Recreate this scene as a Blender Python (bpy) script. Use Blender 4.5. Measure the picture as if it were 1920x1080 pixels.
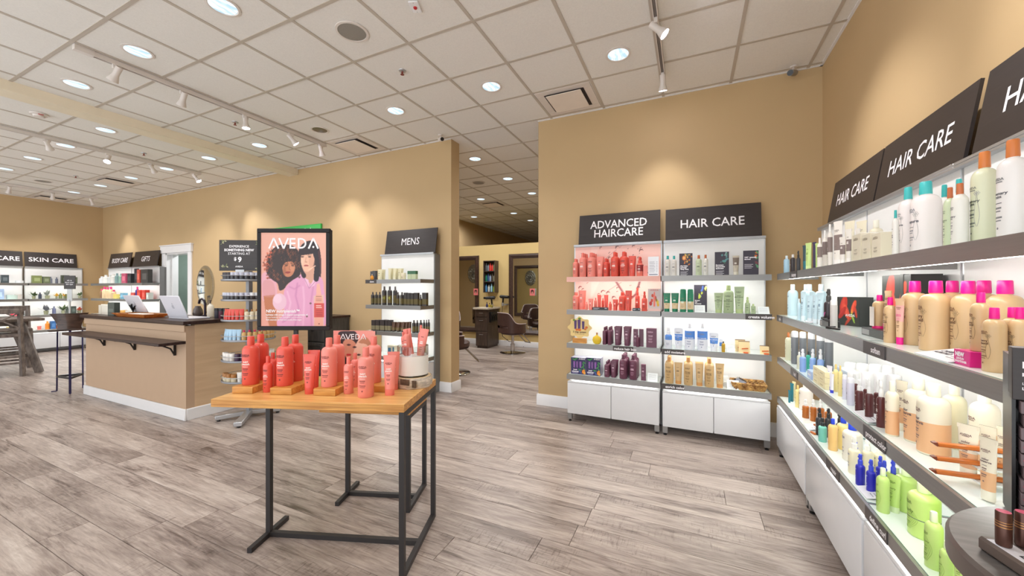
import bpy, bmesh, math, random
import numpy as np
from mathutils import Vector, Matrix

for o in list(bpy.data.objects):
    bpy.data.objects.remove(o)
SC = bpy.context.scene
COL = SC.collection
R = math.radians
PI = math.pi

# ------------------------------------------------------------------ camera
CAM_Z, YAW = 1.422, 0.4358
cam = bpy.data.cameras.new('camera')
cam.sensor_width = 36
cam.lens = 715.8 / 1920 * 36
cam.shift_y = 1.7 / 1920
cam.clip_start = 0.02
camo = bpy.data.objects.new('camera', cam)
camo.location = (0, 0, CAM_Z)
camo.rotation_euler = (PI / 2, 0, YAW)
COL.objects.link(camo)
SC.camera = camo

# ------------------------------------------------------------------ daylight fill; the front wall behind the camera is left out to admit it
world = bpy.data.worlds.new('daylight')
SC.world = world
world.use_nodes = True
world.node_tree.nodes['Background'].inputs[0].default_value = (0.95, 0.98, 1.0, 1)
world.node_tree.nodes['Background'].inputs[1].default_value = 1.85

# ------------------------------------------------------------------ exposure and lamp powers
SC.view_settings.view_transform = 'Standard'
SC.view_settings.look = 'None'
SC.view_settings.gamma = 1
SC.view_settings.use_curve_mapping = False
SC.view_settings.exposure = 0.2
DOWNLIGHT = 1.25      # emission of a downlight lens
DOWN_SPOT = 60.0      # watts of the lamp inside a downlight
TRACK_SPOT = 14.0     # watts of a track head
STRIP = 13.0          # emission of an under-shelf LED strip

FW = (-math.sin(YAW), math.cos(YAW))
RT = (math.cos(YAW), math.sin(YAW))


def view(x, y, z):
    """Depth along the camera's axis and image position, for choosing which pieces are seen largest."""
    k = x * FW[0] + y * FW[1]
    if k < .05:
        return k, 9e9, 9e9
    return k, 960 + 715.8 * (x * RT[0] + y * RT[1]) / k, 541.7 - 715.8 * (z - CAM_Z) / k


# ------------------------------------------------------------------ materials
def lin(c):
    return tuple((v / 255 / 12.92) if v / 255 <= .04045 else ((v / 255 + .055) / 1.055) ** 2.4 for v in c)


MATS = {}


def mat(name, rgb, rough=.5, metal=0., vary=.06, scale=9., bump=0., stretch=(1, 1, 1), emit=0., coat=0., spec=.5, trans=0.):
    key = name
    if key in MATS:
        return MATS[key]
    m = bpy.data.materials.new(name)
    m.use_nodes = True
    nt = m.node_tree
    bs = nt.nodes['Principled BSDF']
    c = lin(rgb)
    bs.inputs['Roughness'].default_value = rough
    bs.inputs['Metallic'].default_value = metal
    bs.inputs['Specular IOR Level'].default_value = spec
    if coat:
        bs.inputs['Coat Weight'].default_value = coat
        bs.inputs['Coat Roughness'].default_value = .08
    if trans:
        bs.inputs['Transmission Weight'].default_value = trans
    if emit:
        bs.inputs['Emission Color'].default_value = c + (1,)
        bs.inputs['Emission Strength'].default_value = emit
    tc = nt.nodes.new('ShaderNodeTexCoord')
    mp = nt.nodes.new('ShaderNodeMapping')
    mp.inputs['Scale'].default_value = stretch
    nz = nt.nodes.new('ShaderNodeTexNoise')
    nz.inputs['Scale'].default_value = scale
    nz.inputs['Detail'].default_value = 4
    nt.links.new(tc.outputs['Object'], mp.inputs[0])
    nt.links.new(mp.outputs[0], nz.inputs['Vector'])
    rp = nt.nodes.new('ShaderNodeValToRGB')
    rp.color_ramp.elements[0].position = .3
    rp.color_ramp.elements[1].position = .7
    rp.color_ramp.elements[0].color = tuple(v * (1 - vary) for v in c) + (1,)
    rp.color_ramp.elements[1].color = tuple(min(1, v * (1 + vary)) for v in c) + (1,)
    nt.links.new(nz.outputs['Fac'], rp.inputs[0])
    nt.links.new(rp.outputs[0], bs.inputs['Base Color'])
    if bump:
        bp = nt.nodes.new('ShaderNodeBump')
        bp.inputs['Strength'].default_value = bump
        bp.inputs['Distance'].default_value = .004
        nt.links.new(nz.outputs['Fac'], bp.inputs['Height'])
        nt.links.new(bp.outputs[0], bs.inputs['Normal'])
    MATS[key] = m
    return m


def flat(rgb, rough=.45, coat=0.):
    """A plain material for a colour of packaging, shared by all things that have that colour."""
    return mat('pack_%d_%d_%d_%d' % (*[int(v) for v in rgb], int(rough * 100)), rgb, rough, vary=.015, scale=3, coat=coat)


def emitter(name, rgb, strength):
    if name in MATS:
        return MATS[name]
    m = bpy.data.materials.new(name)
    m.use_nodes = True
    nt = m.node_tree
    nt.nodes.remove(nt.nodes['Principled BSDF'])
    e = nt.nodes.new('ShaderNodeEmission')
    e.inputs[0].default_value = lin(rgb) + (1,)
    e.inputs[1].default_value = strength
    nt.links.new(e.outputs[0], nt.nodes['Material Output'].inputs[0])
    MATS[name] = m
    return m


def printed(name, rough=.4):
    """Printed artwork: the print's colours are stored per vertex."""
    if name in MATS:
        return MATS[name]
    m = bpy.data.materials.new(name)
    m.use_nodes = True
    nt = m.node_tree
    a = nt.nodes.new('ShaderNodeAttribute')
    a.attribute_name = 'ink'
    nt.links.new(a.outputs['Color'], nt.nodes['Principled BSDF'].inputs['Base Color'])
    nt.nodes['Principled BSDF'].inputs['Roughness'].default_value = rough
    MATS[name] = m
    return m


def plank_mat():
    m = bpy.data.materials.new('weathered_vinyl_plank')
    m.use_nodes = True
    nt = m.node_tree
    N, Lk = nt.nodes.new, nt.links.new
    bs = nt.nodes['Principled BSDF']
    geo = N('ShaderNodeNewGeometry')
    oi = N('ShaderNodeObjectInfo')
    at = N('ShaderNodeAttribute'); at.attribute_name = 'tint'
    ad = N('ShaderNodeMath'); ad.operation = 'ADD'
    Lk(oi.outputs['Random'], ad.inputs[0]); Lk(at.outputs['Fac'], ad.inputs[1])
    fr = N('ShaderNodeMath'); fr.operation = 'FRACT'
    Lk(ad.outputs[0], fr.inputs[0])
    off = N('ShaderNodeVectorMath'); off.operation = 'SCALE'
    off.inputs[0].default_value = (17, 31, 9)
    Lk(fr.outputs[0], off.inputs['Scale'])
    av = N('ShaderNodeVectorMath'); av.operation = 'ADD'
    Lk(geo.outputs['Position'], av.inputs[0]); Lk(off.outputs[0], av.inputs[1])

    def noise(sc, detail, rough, st):
        mp = N('ShaderNodeMapping'); mp.inputs['Scale'].default_value = st
        Lk(av.outputs[0], mp.inputs[0])
        n = N('ShaderNodeTexNoise'); n.inputs['Scale'].default_value = sc
        n.inputs['Detail'].default_value = detail; n.inputs['Roughness'].default_value = rough
        n.inputs['Distortion'].default_value = .6
        Lk(mp.outputs[0], n.inputs['Vector'])
        return n.outputs['Fac']
    broad = noise(1.0, 3, .55, (1.2, 5, 1))
    grain = noise(3.2, 7, .72, (1.6, 17, 1))
    streak = noise(1.7, 5, .68, (.9, 9, 1))
    saw = noise(6.0, 3, .6, (16, 2.2, 1))
    patch = noise(1.1, 2, .5, (1.5, 4, 1))

    def mr(x, lo, hi, a, b):
        n = N('ShaderNodeMapRange'); n.inputs[1].default_value = lo; n.inputs[2].default_value = hi
        n.inputs[3].default_value = a; n.inputs[4].default_value = b
        Lk(x, n.inputs[0]); return n.outputs[0]

    def op(o, x, y):
        n = N('ShaderNodeMath'); n.operation = o
        for i, v in enumerate((x, y)):
            if isinstance(v, (int, float)):
                n.inputs[i].default_value = v
            else:
                Lk(v, n.inputs[i])
        return n.outputs[0]
    v = op('ADD', mr(broad, .3, .7, .0, .34), mr(grain, .3, .7, 0, .40))
    v = op('ADD', v, op('MULTIPLY', fr.outputs[0], .17))
    v = op('SUBTRACT', v, mr(streak, .56, .74, 0, .42))
    v = op('SUBTRACT', v, op('MULTIPLY', mr(saw, .52, .7, 0, .22), mr(patch, .52, .62, 0, 1)))
    v = op('ADD', v, mr(streak, .26, .40, .18, 0))
    rp = N('ShaderNodeValToRGB')
    cr = rp.color_ramp
    cr.elements[0].position = .0; cr.elements[0].color = lin((84, 70, 63)) + (1,)
    cr.elements[1].position = .92; cr.elements[1].color = lin((216, 206, 199)) + (1,)
    for p, c in ((.2, (118, 104, 97)), (.38, (150, 136, 128)), (.56, (176, 162, 153)), (.74, (196, 184, 175))):
        e = cr.elements.new(p); e.color = lin(c) + (1,)
    Lk(v, rp.inputs[0])
    Lk(rp.outputs[0], bs.inputs['Base Color'])
    bs.inputs['Roughness'].default_value = .34
    bs.inputs['Specular IOR Level'].default_value = .6
    bp = N('ShaderNodeBump'); bp.inputs['Strength'].default_value = .25; bp.inputs['Distance'].default_value = .002
    Lk(grain, bp.inputs['Height']); Lk(bp.outputs[0], bs.inputs['Normal'])
    return m


def wood(name, dark, light, st, rough=.4, scale=3., coat=0.):
    m = bpy.data.materials.new(name)
    m.use_nodes = True
    nt = m.node_tree
    N, Lk = nt.nodes.new, nt.links.new
    bs = nt.nodes['Principled BSDF']
    tc = N('ShaderNodeTexCoord')
    mp = N('ShaderNodeMapping'); mp.inputs['Scale'].default_value = st
    Lk(tc.outputs['Object'], mp.inputs[0])
    n = N('ShaderNodeTexNoise'); n.inputs['Scale'].default_value = scale; n.inputs['Detail'].default_value = 5
    n.inputs['Distortion'].default_value = .4
    Lk(mp.outputs[0], n.inputs['Vector'])
    rp = N('ShaderNodeValToRGB')
    rp.color_ramp.elements[0].position = .33; rp.color_ramp.elements[0].color = lin(dark) + (1,)
    rp.color_ramp.elements[1].position = .68; rp.color_ramp.elements[1].color = lin(light) + (1,)
    Lk(n.outputs['Fac'], rp.inputs[0]); Lk(rp.outputs[0], bs.inputs['Base Color'])
    bs.inputs['Roughness'].default_value = rough
    bs.inputs['Coat Weight'].default_value = coat
    MATS[name] = m
    return m


M_WALL = mat('tan_wall_paint', (196, 168, 126), .75, vary=.02, scale=2, bump=.03)
M_WALL2 = mat('salon_wall_paint', (220, 194, 134), .75, vary=.02, scale=2)
M_TRIM = mat('white_trim_paint', (236, 236, 238), .35, vary=.01)
M_TILE = mat('ceiling_tile', (232, 229, 224), .9, vary=.03, scale=90, bump=.15)
M_GRID = mat('ceiling_grid_metal', (190, 180, 168), .5, vary=.02)
M_PLANK = plank_mat()
M_GAP = mat('floor_joint', (86, 74, 67), .8)
M_WHITE = mat('white_gloss_laminate', (220, 221, 224), .2, vary=.01, spec=.4)
M_PANEL = mat('white_back_panel', (240, 240, 240), .5, vary=.01)
M_STEEL = mat('brushed_steel', (150, 149, 148), .38, .75, vary=.05, scale=14, stretch=(.3, 8, 8))
M_ALU = mat('silver_metal', (188, 190, 194), .35, .7, vary=.03)
M_GLASSTOP = mat('frosted_shelf_glass', (232, 242, 240), .1, vary=.01)
M_GLASSEDGE = mat('green_glass_edge', (150, 205, 192), .12, vary=.04)
M_SIGN = mat('charcoal_sign_board', (51, 45, 45), .42, vary=.12, scale=5, stretch=(1, 1, 14))
M_INKW = flat((246, 244, 248), .5)
M_INKK = flat((32, 28, 30), .5)
M_BLACK = mat('black_powder_coat', (44, 41, 42), .5, vary=.06)
M_BLACKG = mat('black_plastic', (26, 25, 27), .3, vary=.05)
M_LABEL = mat('dark_shelf_label', (72, 66, 66), .45, vary=.03)
M_BAMBOO = wood('bamboo_top', (206, 150, 82), (238, 192, 122), (1.2, 22, 22), .28, 2.2, .3)
M_BAMBOOE = wood('bamboo_edge', (178, 118, 50), (222, 164, 84), (2, 30, 40), .4, 2.2)
M_ESP = wood('espresso_wood', (52, 38, 34), (84, 62, 54), (2, 20, 20), .3, 3, .3)
M_ESP2 = wood('salon_dark_wood', (58, 46, 40), (88, 72, 62), (14, 14, 1.5), .45, 3)
M_STOOLW = wood('grey_stool_wood', (84, 74, 70), (128, 116, 108), (8, 8, 3), .5, 3)
M_LEATHER = mat('brown_leather', (78, 56, 52), .38, vary=.1, scale=30, bump=.1)
M_CHROME = mat('chrome', (200, 200, 202), .12, 1.)
M_MIRROR = mat('mirror_silvering', (225, 228, 224), .02, 1., vary=0.)
M_PIPING = flat((205, 190, 190), .5)


def lens_mat():
    m = bpy.data.materials.new('downlight_lens')
    m.use_nodes = True
    nt = m.node_tree
    nt.nodes.remove(nt.nodes['Principled BSDF'])
    N, Lk = nt.nodes.new, nt.links.new
    tc = N('ShaderNodeTexCoord')
    wv = N('ShaderNodeTexNoise'); wv.inputs['Scale'].default_value = 22; wv.inputs['Detail'].default_value = 2
    mp = N('ShaderNodeMapping'); mp.inputs['Scale'].default_value = (1.6, .35, 1)
    Lk(tc.outputs['Object'], mp.inputs[0]); Lk(mp.outputs[0], wv.inputs['Vector'])
    rp = N('ShaderNodeValToRGB')
    rp.color_ramp.elements[0].position = .38; rp.color_ramp.elements[0].color = lin((176, 204, 222)) + (1,)
    rp.color_ramp.elements[1].position = .6; rp.color_ramp.elements[1].color = lin((250, 254, 255)) + (1,)
    Lk(wv.outputs['Fac'], rp.inputs[0])
    e = N('ShaderNodeEmission'); e.inputs[1].default_value = DOWNLIGHT
    Lk(rp.outputs[0], e.inputs[0]); Lk(e.outputs[0], nt.nodes['Material Output'].inputs[0])
    return m


M_DLIGHT = lens_mat()
M_STRIP = emitter('led_strip', (252, 250, 242), STRIP)
M_SPOTLENS = emitter('spot_lens', (246, 240, 255), 60)
M_LAMPW = mat('white_lamp_enamel', (222, 214, 208), .35, vary=.02)
M_GREYGRILLE = mat('grey_speaker_grille', (150, 145, 138), .7, .2, vary=.12, scale=300)
M_PRINT = printed('printed_artwork')


# ------------------------------------------------------------------ mesh helpers
class MB:
    def __init__(s):
        s.v, s.f, s.m = [], [], []

    def add(s, vs, fs, mi=0):
        b = len(s.v)
        s.v += [tuple(p) for p in vs]
        for f in fs:
            s.f.append(tuple(b + i for i in f)); s.m.append(mi)
        return s

    def box(s, x0, x1, y0, y1, z0, z1, mi=0, top=None):
        b = len(s.v)
        s.v += [(x0, y0, z0), (x1, y0, z0), (x1, y1, z0), (x0, y1, z0), (x0, y0, z1), (x1, y0, z1), (x1, y1, z1), (x0, y1, z1)]
        for f in ((0, 3, 2, 1), (4, 5, 6, 7), (0, 1, 5, 4), (1, 2, 6, 5), (2, 3, 7, 6), (3, 0, 4, 7)):
            s.f.append(tuple(b + i for i in f)); s.m.append(mi)
        if top is not None:
            s.m[-5] = top
        return s

    def bar(s, p, q, w, h=None, mi=0, up=(0, 0, 1)):
        p, q = Vector(p), Vector(q)
        d = (q - p).normalized()
        u = Vector(up)
        a = d.cross(u)
        if a.length < 1e-4:
            a = d.cross(Vector((1, 0, 0)))
        a.normalize(); c = a.cross(d)
        h = h or w
        vs = []
        for e in (p, q):
            for i, j in ((-1, -1), (1, -1), (1, 1), (-1, 1)):
                vs.append(e + a * (i * w / 2) + c * (j * h / 2))
        return s.add(vs, [(3, 2, 1, 0), (4, 5, 6, 7), (0, 1, 5, 4), (1, 2, 6, 5), (2, 3, 7, 6), (3, 0, 4, 7)], mi)

    def lathe(s, prof, seg=20, mi=0, c=(0, 0, 0), mis=None, sx=1, sy=1, rot=None):
        b = len(s.v)
        n = len(prof)
        for r, z in prof:
            for i in range(seg):
                a = 2 * PI * i / seg
                p = Vector((r * sx * math.cos(a), r * sy * math.sin(a), z))
                if rot is not None:
                    p = rot @ p
                s.v.append((p.x + c[0], p.y + c[1], p.z + c[2]))
        for k in range(n - 1):
            for i in range(seg):
                j = (i + 1) % seg
                s.f.append((b + k * seg + i, b + k * seg + j, b + (k + 1) * seg + j, b + (k + 1) * seg + i))
                s.m.append(mis[k] if mis else mi)
        if prof[0][0] > 1e-5:
            s.f.append(tuple(b + i for i in reversed(range(seg)))); s.m.append(mis[0] if mis else mi)
        if prof[-1][0] > 1e-5:
            s.f.append(tuple(b + (n - 1) * seg + i for i in range(seg))); s.m.append(mis[-1] if mis else mi)
        return s

    def cyl(s, p, q, r, r2=None, seg=12, mi=0):
        p, q = Vector(p), Vector(q)
        d = q - p
        rot = Vector((0, 0, 1)).rotation_difference(d.normalized()).to_matrix()
        return s.lathe([(r, 0), (r if r2 is None else r2, d.length)], seg, mi, p, rot=rot)

    def tube(s, pts, r, seg=6, mi=0, closed=False):
        pts = [Vector(p) for p in pts]
        n = len(pts)
        b = len(s.v)
        nrm = None
        for i, p in enumerate(pts):
            a = pts[(i - 1) % n] if closed or i else pts[0]
            c = pts[(i + 1) % n] if closed or i < n - 1 else pts[-1]
            t = (c - a)
            t = t.normalized() if t.length > 1e-9 else Vector((0, 0, 1))
            if nrm is None:
                nrm = t.orthogonal().normalized()
            nrm = (nrm - t * nrm.dot(t))
            nrm = nrm.normalized() if nrm.length > 1e-6 else t.orthogonal().normalized()
            bn = t.cross(nrm)
            for k in range(seg):
                an = 2 * PI * k / seg
                s.v.append(tuple(p + nrm * (r * math.cos(an)) + bn * (r * math.sin(an))))
        for i in range(n if closed else n - 1):
            for k in range(seg):
                k2 = (k + 1) % seg
                i2 = (i + 1) % n
                s.f.append((b + i * seg + k, b + i * seg + k2, b + i2 * seg + k2, b + i2 * seg + k)); s.m.append(mi)
        if not closed:
            s.f.append(tuple(b + k for k in reversed(range(seg)))); s.m.append(mi)
            s.f.append(tuple(b + (n - 1) * seg + k for k in range(seg))); s.m.append(mi)
        return s

    def prism(s, poly, y0, y1, mi=0, side=None, f=lambda x, y, z: (x, y, z)):
        """poly in x,z, extruded along y (y0 front)."""
        n = len(poly)
        vs = [f(x, y0, z) for x, z in poly] + [f(x, y1, z) for x, z in poly]
        s.add(vs, [tuple(range(n)), tuple(reversed(range(n, 2 * n)))], mi)
        b = len(s.v) - 2 * n
        for i in range(n):
            j = (i + 1) % n
            s.f.append((b + i, b + n + i, b + n + j, b + j)); s.m.append(mi if side is None else side)
        return s

    def mesh(s, name, mats, smooth=True, bevel=0., seg=1):
        me = bpy.data.meshes.new(name)
        me.from_pydata(s.v, [], s.f)
        for m in (mats if isinstance(mats, (list, tuple)) else [mats]):
            me.materials.append(m)
        me.polygons.foreach_set('material_index', s.m)
        if bevel:
            bm = bmesh.new(); bm.from_mesh(me)
            ed = [e for e in bm.edges if len(e.link_faces) == 2 and e.calc_face_angle(0) > .6]
            bmesh.ops.bevel(bm, geom=ed, offset=bevel, segments=seg, affect='EDGES', profile=.6)
            bm.to_mesh(me); bm.free()
        if smooth:
            me.polygons.foreach_set('use_smooth', [True] * len(me.polygons))
            me.set_sharp_from_angle(angle=.65)
        me.update()
        return me


def ob(name, me, parent=None, loc=None, rz=None, kind=None, label=None):
    o = bpy.data.objects.new(name, me)
    if parent is not None:
        o.parent = parent
    if loc is not None:
        o.location = loc
    if rz is not None:
        o.rotation_euler = (0, 0, rz)
    if kind:
        o['kind'] = kind
    if label:
        o['label'] = label
    COL.objects.link(o)
    return o


def thing(name, label, cat, loc=(0, 0, 0), rz=0., group=None, me=None):
    o = bpy.data.objects.new(name, me)
    o.location = loc
    o.rotation_euler = (0, 0, rz)
    o['label'] = label
    o['category'] = cat
    if group:
        o['group'] = group
    COL.objects.link(o)
    return o


def part(name, mb, mats, parent, bevel=0., **kw):
    return ob(name, mb.mesh(name, mats, bevel=bevel), parent, **kw)


_TX = {}


def text(s, size, align='CENTER', bold=0., space=1., line=1., depth=0.):
    """Vertices and faces of a text, baseline block centred on the origin, in x (right) and y (up)."""
    key = (s, round(size, 5), align, bold, space, line)
    if key in _TX:
        return _TX[key]
    cu = bpy.data.curves.new('lettering', 'FONT')
    cu.body = s
    cu.size = size
    cu.align_x = align
    cu.align_y = 'CENTER'
    cu.offset = bold
    cu.space_character = space
    cu.space_line = line
    cu.resolution_u = 2
    t = bpy.data.objects.new('lettering', cu)
    me = t.to_mesh()
    vs = [tuple(v.co) for v in me.vertices]
    fs = [tuple(p.vertices) for p in me.polygons]
    t.to_mesh_clear()
    bpy.data.objects.remove(t)
    bpy.data.curves.remove(cu)
    _TX[key] = (vs, fs)
    return vs, fs


def put_text(mb, s, size, x, y, z, mi=0, align='CENTER', bold=0., space=1., surf=None, line=1., rise=0., wide=1.):
    """Text on a front face (x right, z up, facing -y at depth y) or wrapped on surf(x, z) -> y."""
    vs, fs = text(s, size, align, bold, space, line)
    if surf:
        out = []
        for p in vs:
            px, pz = x + p[0] * wide, z + p[1]
            out.append((px, surf(px, pz) - .0007, pz))
    else:
        out = [(x + p[0] * wide, y, z + p[1] + rise * p[0]) for p in vs]
    mb.add(out, fs, mi)


# ------------------------------------------------------------------ printed artwork, painted shape by shape and stored on a fine grid
class Art:
    def __init__(s, w, h, nx, ny, bg):
        s.w, s.h, s.nx, s.ny = w, h, nx, ny
        s.X, s.Y = np.meshgrid(np.linspace(0, 1, nx + 1), np.linspace(0, 1, ny + 1))   # Y from the top down
        s.c = np.zeros((ny + 1, nx + 1, 3)); s.c[:] = np.array(bg, float)

    def blend(s, mask, rgb, a=1.):
        k = (mask * a)[..., None]
        s.c = s.c * (1 - k) + np.array(rgb, float) * k

    def soft(s, m, n):
        for _ in range(n):
            p = np.pad(m, 1, mode='edge')
            m = (p[:-2, 1:-1] + p[2:, 1:-1] + p[1:-1, :-2] + p[1:-1, 2:] + 4 * p[1:-1, 1:-1]) / 8
        return m

    def mask(s, pts):
        m = np.zeros_like(s.X, bool)
        n = len(pts)
        for i in range(n):
            x1, y1 = pts[i]; x2, y2 = pts[(i + 1) % n]
            if y1 == y2:
                continue
            c = (y1 > s.Y) != (y2 > s.Y)
            m ^= c & (s.X < (x2 - x1) * (s.Y - y1) / (y2 - y1) + x1)
        return m.astype(float)

    def spline(s, pts, k=6):
        out = []
        n = len(pts)
        for i in range(n):
            p0, p1, p2, p3 = [np.array(pts[(i + j - 1) % n], float) for j in range(4)]
            for t in np.linspace(0, 1, k, endpoint=False):
                out.append(tuple(.5 * (2 * p1 + (p2 - p0) * t + (2 * p0 - 5 * p1 + 4 * p2 - p3) * t * t + (3 * p1 - p0 - 3 * p2 + p3) * t ** 3)))
        return out

    def poly(s, pts, rgb, a=1., soft=1, smooth=False):
        if smooth:
            pts = s.spline(pts)
        s.blend(s.soft(s.mask(pts), soft), rgb, a)

    def oval(s, x, y, rx, ry, rgb, a=1., soft=1, ang=0.):
        c, d = math.cos(ang), math.sin(ang)
        k = s.h / s.w
        dx, dy = s.X - x, (s.Y - y) * k
        u, v = dx * c + dy * d, -dx * d + dy * c
        q = (u / rx) ** 2 + (v / (ry * k)) ** 2
        s.blend(s.soft((q < 1).astype(float), soft), rgb, a)

    def line(s, pts, wd, rgb, a=1., soft=0):
        k = s.h / s.w
        d = np.full(s.X.shape, 9.)
        for (x1, y1), (x2, y2) in zip(pts, pts[1:]):
            ax, ay = x2 - x1, (y2 - y1) * k
            L = max(ax * ax + ay * ay, 1e-9)
            t = np.clip(((s.X - x1) * ax + (s.Y - y1) * k * ay) / L, 0, 1)
            d = np.minimum(d, np.hypot(s.X - x1 - t * ax, (s.Y - y1) * k - t * ay))
        s.blend(s.soft(np.clip(1.5 - d / wd, 0, 1), soft), rgb, a)

    def grade(s, rgb, f):
        s.blend(np.clip(f(s.X, s.Y), 0, 1), rgb)

    def mesh(s, name, y=0., mats=None):
        """Upright sheet from x 0..w, z 0..h, facing -y."""
        nx, ny = s.nx, s.ny
        vs = np.stack([s.X * s.w, np.full_like(s.X, y), (1 - s.Y) * s.h], -1).reshape(-1, 3)
        me = bpy.data.meshes.new(name)
        i = np.arange(ny)[:, None] * (nx + 1) + np.arange(nx)[None]
        fs = np.stack([i + nx + 1, i + nx + 2, i + 1, i], -1).reshape(-1, 4)
        me.from_pydata(vs.tolist(), [], fs.tolist())
        at = me.color_attributes.new('ink', 'FLOAT_COLOR', 'POINT')
        c = s.c.reshape(-1, 3) / 255
        c = np.where(c <= .04045, c / 12.92, ((c + .055) / 1.055) ** 2.4)
        at.data.foreach_set('color', np.concatenate([c, np.ones((len(c), 1))], 1).astype(np.float32).ravel())
        me.materials.append(mats or M_PRINT)
        return me

# ================================================================== THE SETTING
H = 3.48
YW, XR, XL = 4.40, 1.11, -13.5
YP = 8.60            # salon partition
OPL, OPR = -2.97, -1.69   # opening to the salon


def structure(name, mb, m, bevel=0., label=None):
    return ob(name, mb.mesh(name, m, bevel=bevel), kind='structure', label=label)


# ---- floor of planks
floor = structure('floor', MB().box(-13.7, 1.31, -1.3, 17.2, -.12, -.004), M_GAP)
rng = random.Random(4)
PW, PLN = .205, 1.59
plank_list = []
y = -1.23
row_i = 0
while y < YP + .05:
    x = -13.6 - rng.uniform(0, PLN)
    while x < 1.1:
        a, b = max(x, -13.6), min(x + PLN, 1.12)
        if b - a > .12:
            plank_list.append((a, b, y))
        x += PLN
    y += PW
    row_i += 1


def plank_mesh(L):
    g = .0009
    return MB().add([(g, g, -.004), (L - g, g, -.004), (L - g, PW - g, -.004), (g, PW - g, -.004),
                     (g + .001, g + .001, 0), (L - g - .001, g + .001, 0), (L - g - .001, PW - g - .001, 0), (g + .001, PW - g - .001, 0)],
                    [(4, 5, 6, 7), (0, 1, 5, 4), (1, 2, 6, 5), (2, 3, 7, 6), (3, 0, 4, 7)]).mesh('plank', M_PLANK, smooth=False)


def seen(x, y, z, wx, wy):
    k, u, v = view(x, y, z)
    s = -1.
    for i in (-.5, -.25, 0, .25, .5):
        kk, u, v = view(x + i * wx, y, z)
        if kk > .3 and -20 < u < 1940 and -20 < v < 1100:
            s = max(s, wx * wy / kk ** 2.6)
    return s


plank_list.sort(key=lambda p: -seen((p[0] + p[1]) / 2, p[2] + PW / 2, 0, p[1] - p[0], PW))
cache = {}
for a, b, y in plank_list[:300]:
    k = round(b - a, 3)
    if k not in cache:
        cache[k] = plank_mesh(b - a)
    ob('plank', cache[k], floor, (a, y, 0))
rest = MB()
tint = []
for a, b, y in plank_list[300:]:
    g = .0016
    rest.add([(a + g, y + g, 0), (b - g, y + g, 0), (b - g, y + PW - g, 0), (a + g, y + PW - g, 0)], [(0, 1, 2, 3)])
    tint.append(rng.random())
me = rest.mesh('plank_floor', M_PLANK, smooth=False)
at = me.attributes.new('tint', 'FLOAT', 'FACE')
at.data.foreach_set('value', tint)
ob('plank_floor', me, floor, kind='stuff')

# ---- suspended ceiling
ceiling = structure('ceiling', MB().box(-13.7, 1.31, -2.4, 17.2, H + .035, H + .12), M_TILE)
GX0, GXS, GY0, GYS = -.8835, .627, 3.13, .6
LIGHTS_MAIN = [(-.57 - .627 * 2 * k, yy) for k in range(11) for yy in (3.43, 1.63)]
tiles = []
for i in range(-21, 4):
    for j in range(-9, 24):
        x, y = GX0 + GXS * i, GY0 + GYS * j
        if x + GXS < -13.55 or x > 1.15 or (y > YP and x + GXS < -6.3):
            continue
        tiles.append((x, y))
tile_me = {}


def tile_mesh(x0, x1):
    k = (round(x0, 3), round(x1, 3))
    if k not in tile_me:
        tile_me[k] = MB().box(x0 + .012, x1 - .012, .012, GYS - .012, H + .002, H + .02).mesh('ceiling_tile', M_TILE, smooth=False)
    return tile_me[k]


tiles.sort(key=lambda t: -seen(t[0] + GXS / 2, t[1] + GYS / 2, H, GXS, GYS))
for x, y in tiles[:300]:
    x1 = min(GXS, 1.12 - x)
    ob('ceiling_tile', tile_mesh(0, x1), ceiling, (x, y, 0))
rest = MB()
for x, y in tiles[300:]:
    rest.box(x + .012, min(x + GXS, 1.12) - .012, y + .012, y + GYS - .012, H + .002, H + .02)
ob('distant_tiles', rest.mesh('distant_tiles', M_TILE, smooth=False), ceiling, kind='stuff')
run_x = MB().box(-.013, .013, -2.4, 17.1, H - .003, H + .03).mesh('grid_runner', M_GRID, smooth=False)
run_y = MB().box(-13.55, 1.11, -.013, .013, H - .0035, H + .03).mesh('grid_runner', M_GRID, smooth=False)
for i in range(-20, 4):
    ob('grid_runner', run_x, ceiling, (GX0 + GXS * i, 0, 0))
for j in range(-9, 24):
    ob('grid_runner', run_y, ceiling, (0, GY0 + GYS * j, 0))
# wall angle round the ceiling edge
tr = MB().box(XL, OPL, YW - .02, YW, H - .004, H + .02).box(OPR, XR, YW - .02, YW, H - .004, H + .02)
tr.box(XR - .02, XR, -2.4, YW, H - .004, H + .02).box(XL, XL + .02, -2.4, YW, H - .004, H + .02)
structure('trim_1', tr, M_TRIM)
# shallow bulkhead across the ceiling
structure('trim_2', MB().box(-6.34, -6.1, -2.4, YW, H - .10, H + .03), mat('cream_bulkhead', (232, 220, 196), .7, vary=.02), bevel=.004)

# ---- walls
DX0, DX1, DH = -10.42, -9.52, 2.2        # doorway in the far left of the back wall
wb = MB()
wb.box(XL - .2, DX0, YW, YW + .2, 0, H + .03).box(DX1, OPL, YW, YW + .2, 0, H + .03).box(DX0, DX1, YW, YW + .2, DH, H + .03)
structure('wall_back', wb, M_WALL)
structure('wall_back_right', MB().box(OPR, XR + .2, YW, YW + .2, 0, H + .03), M_WALL)
structure('wall_right', MB().box(XR, XR + .2, -2.4, YW, 0, H + .03), M_WALL)
structure('wall_left', MB().box(XL - .2, XL, -2.4, YW, 0, H + .03), M_WALL)
structure('wall_salon', MB().box(-8.9, 1.1, YP, YP + .16, 0, 2.545), M_WALL2)
structure('wall_salon_left', MB().box(-6.4, -6.2, YP + .16, 17, 0, H + .03), M_WALL)
structure('wall_salon_end', MB().box(-6.4, 1.3, 17, 17.2, 0, H + .03), M_WALL2)
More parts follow.
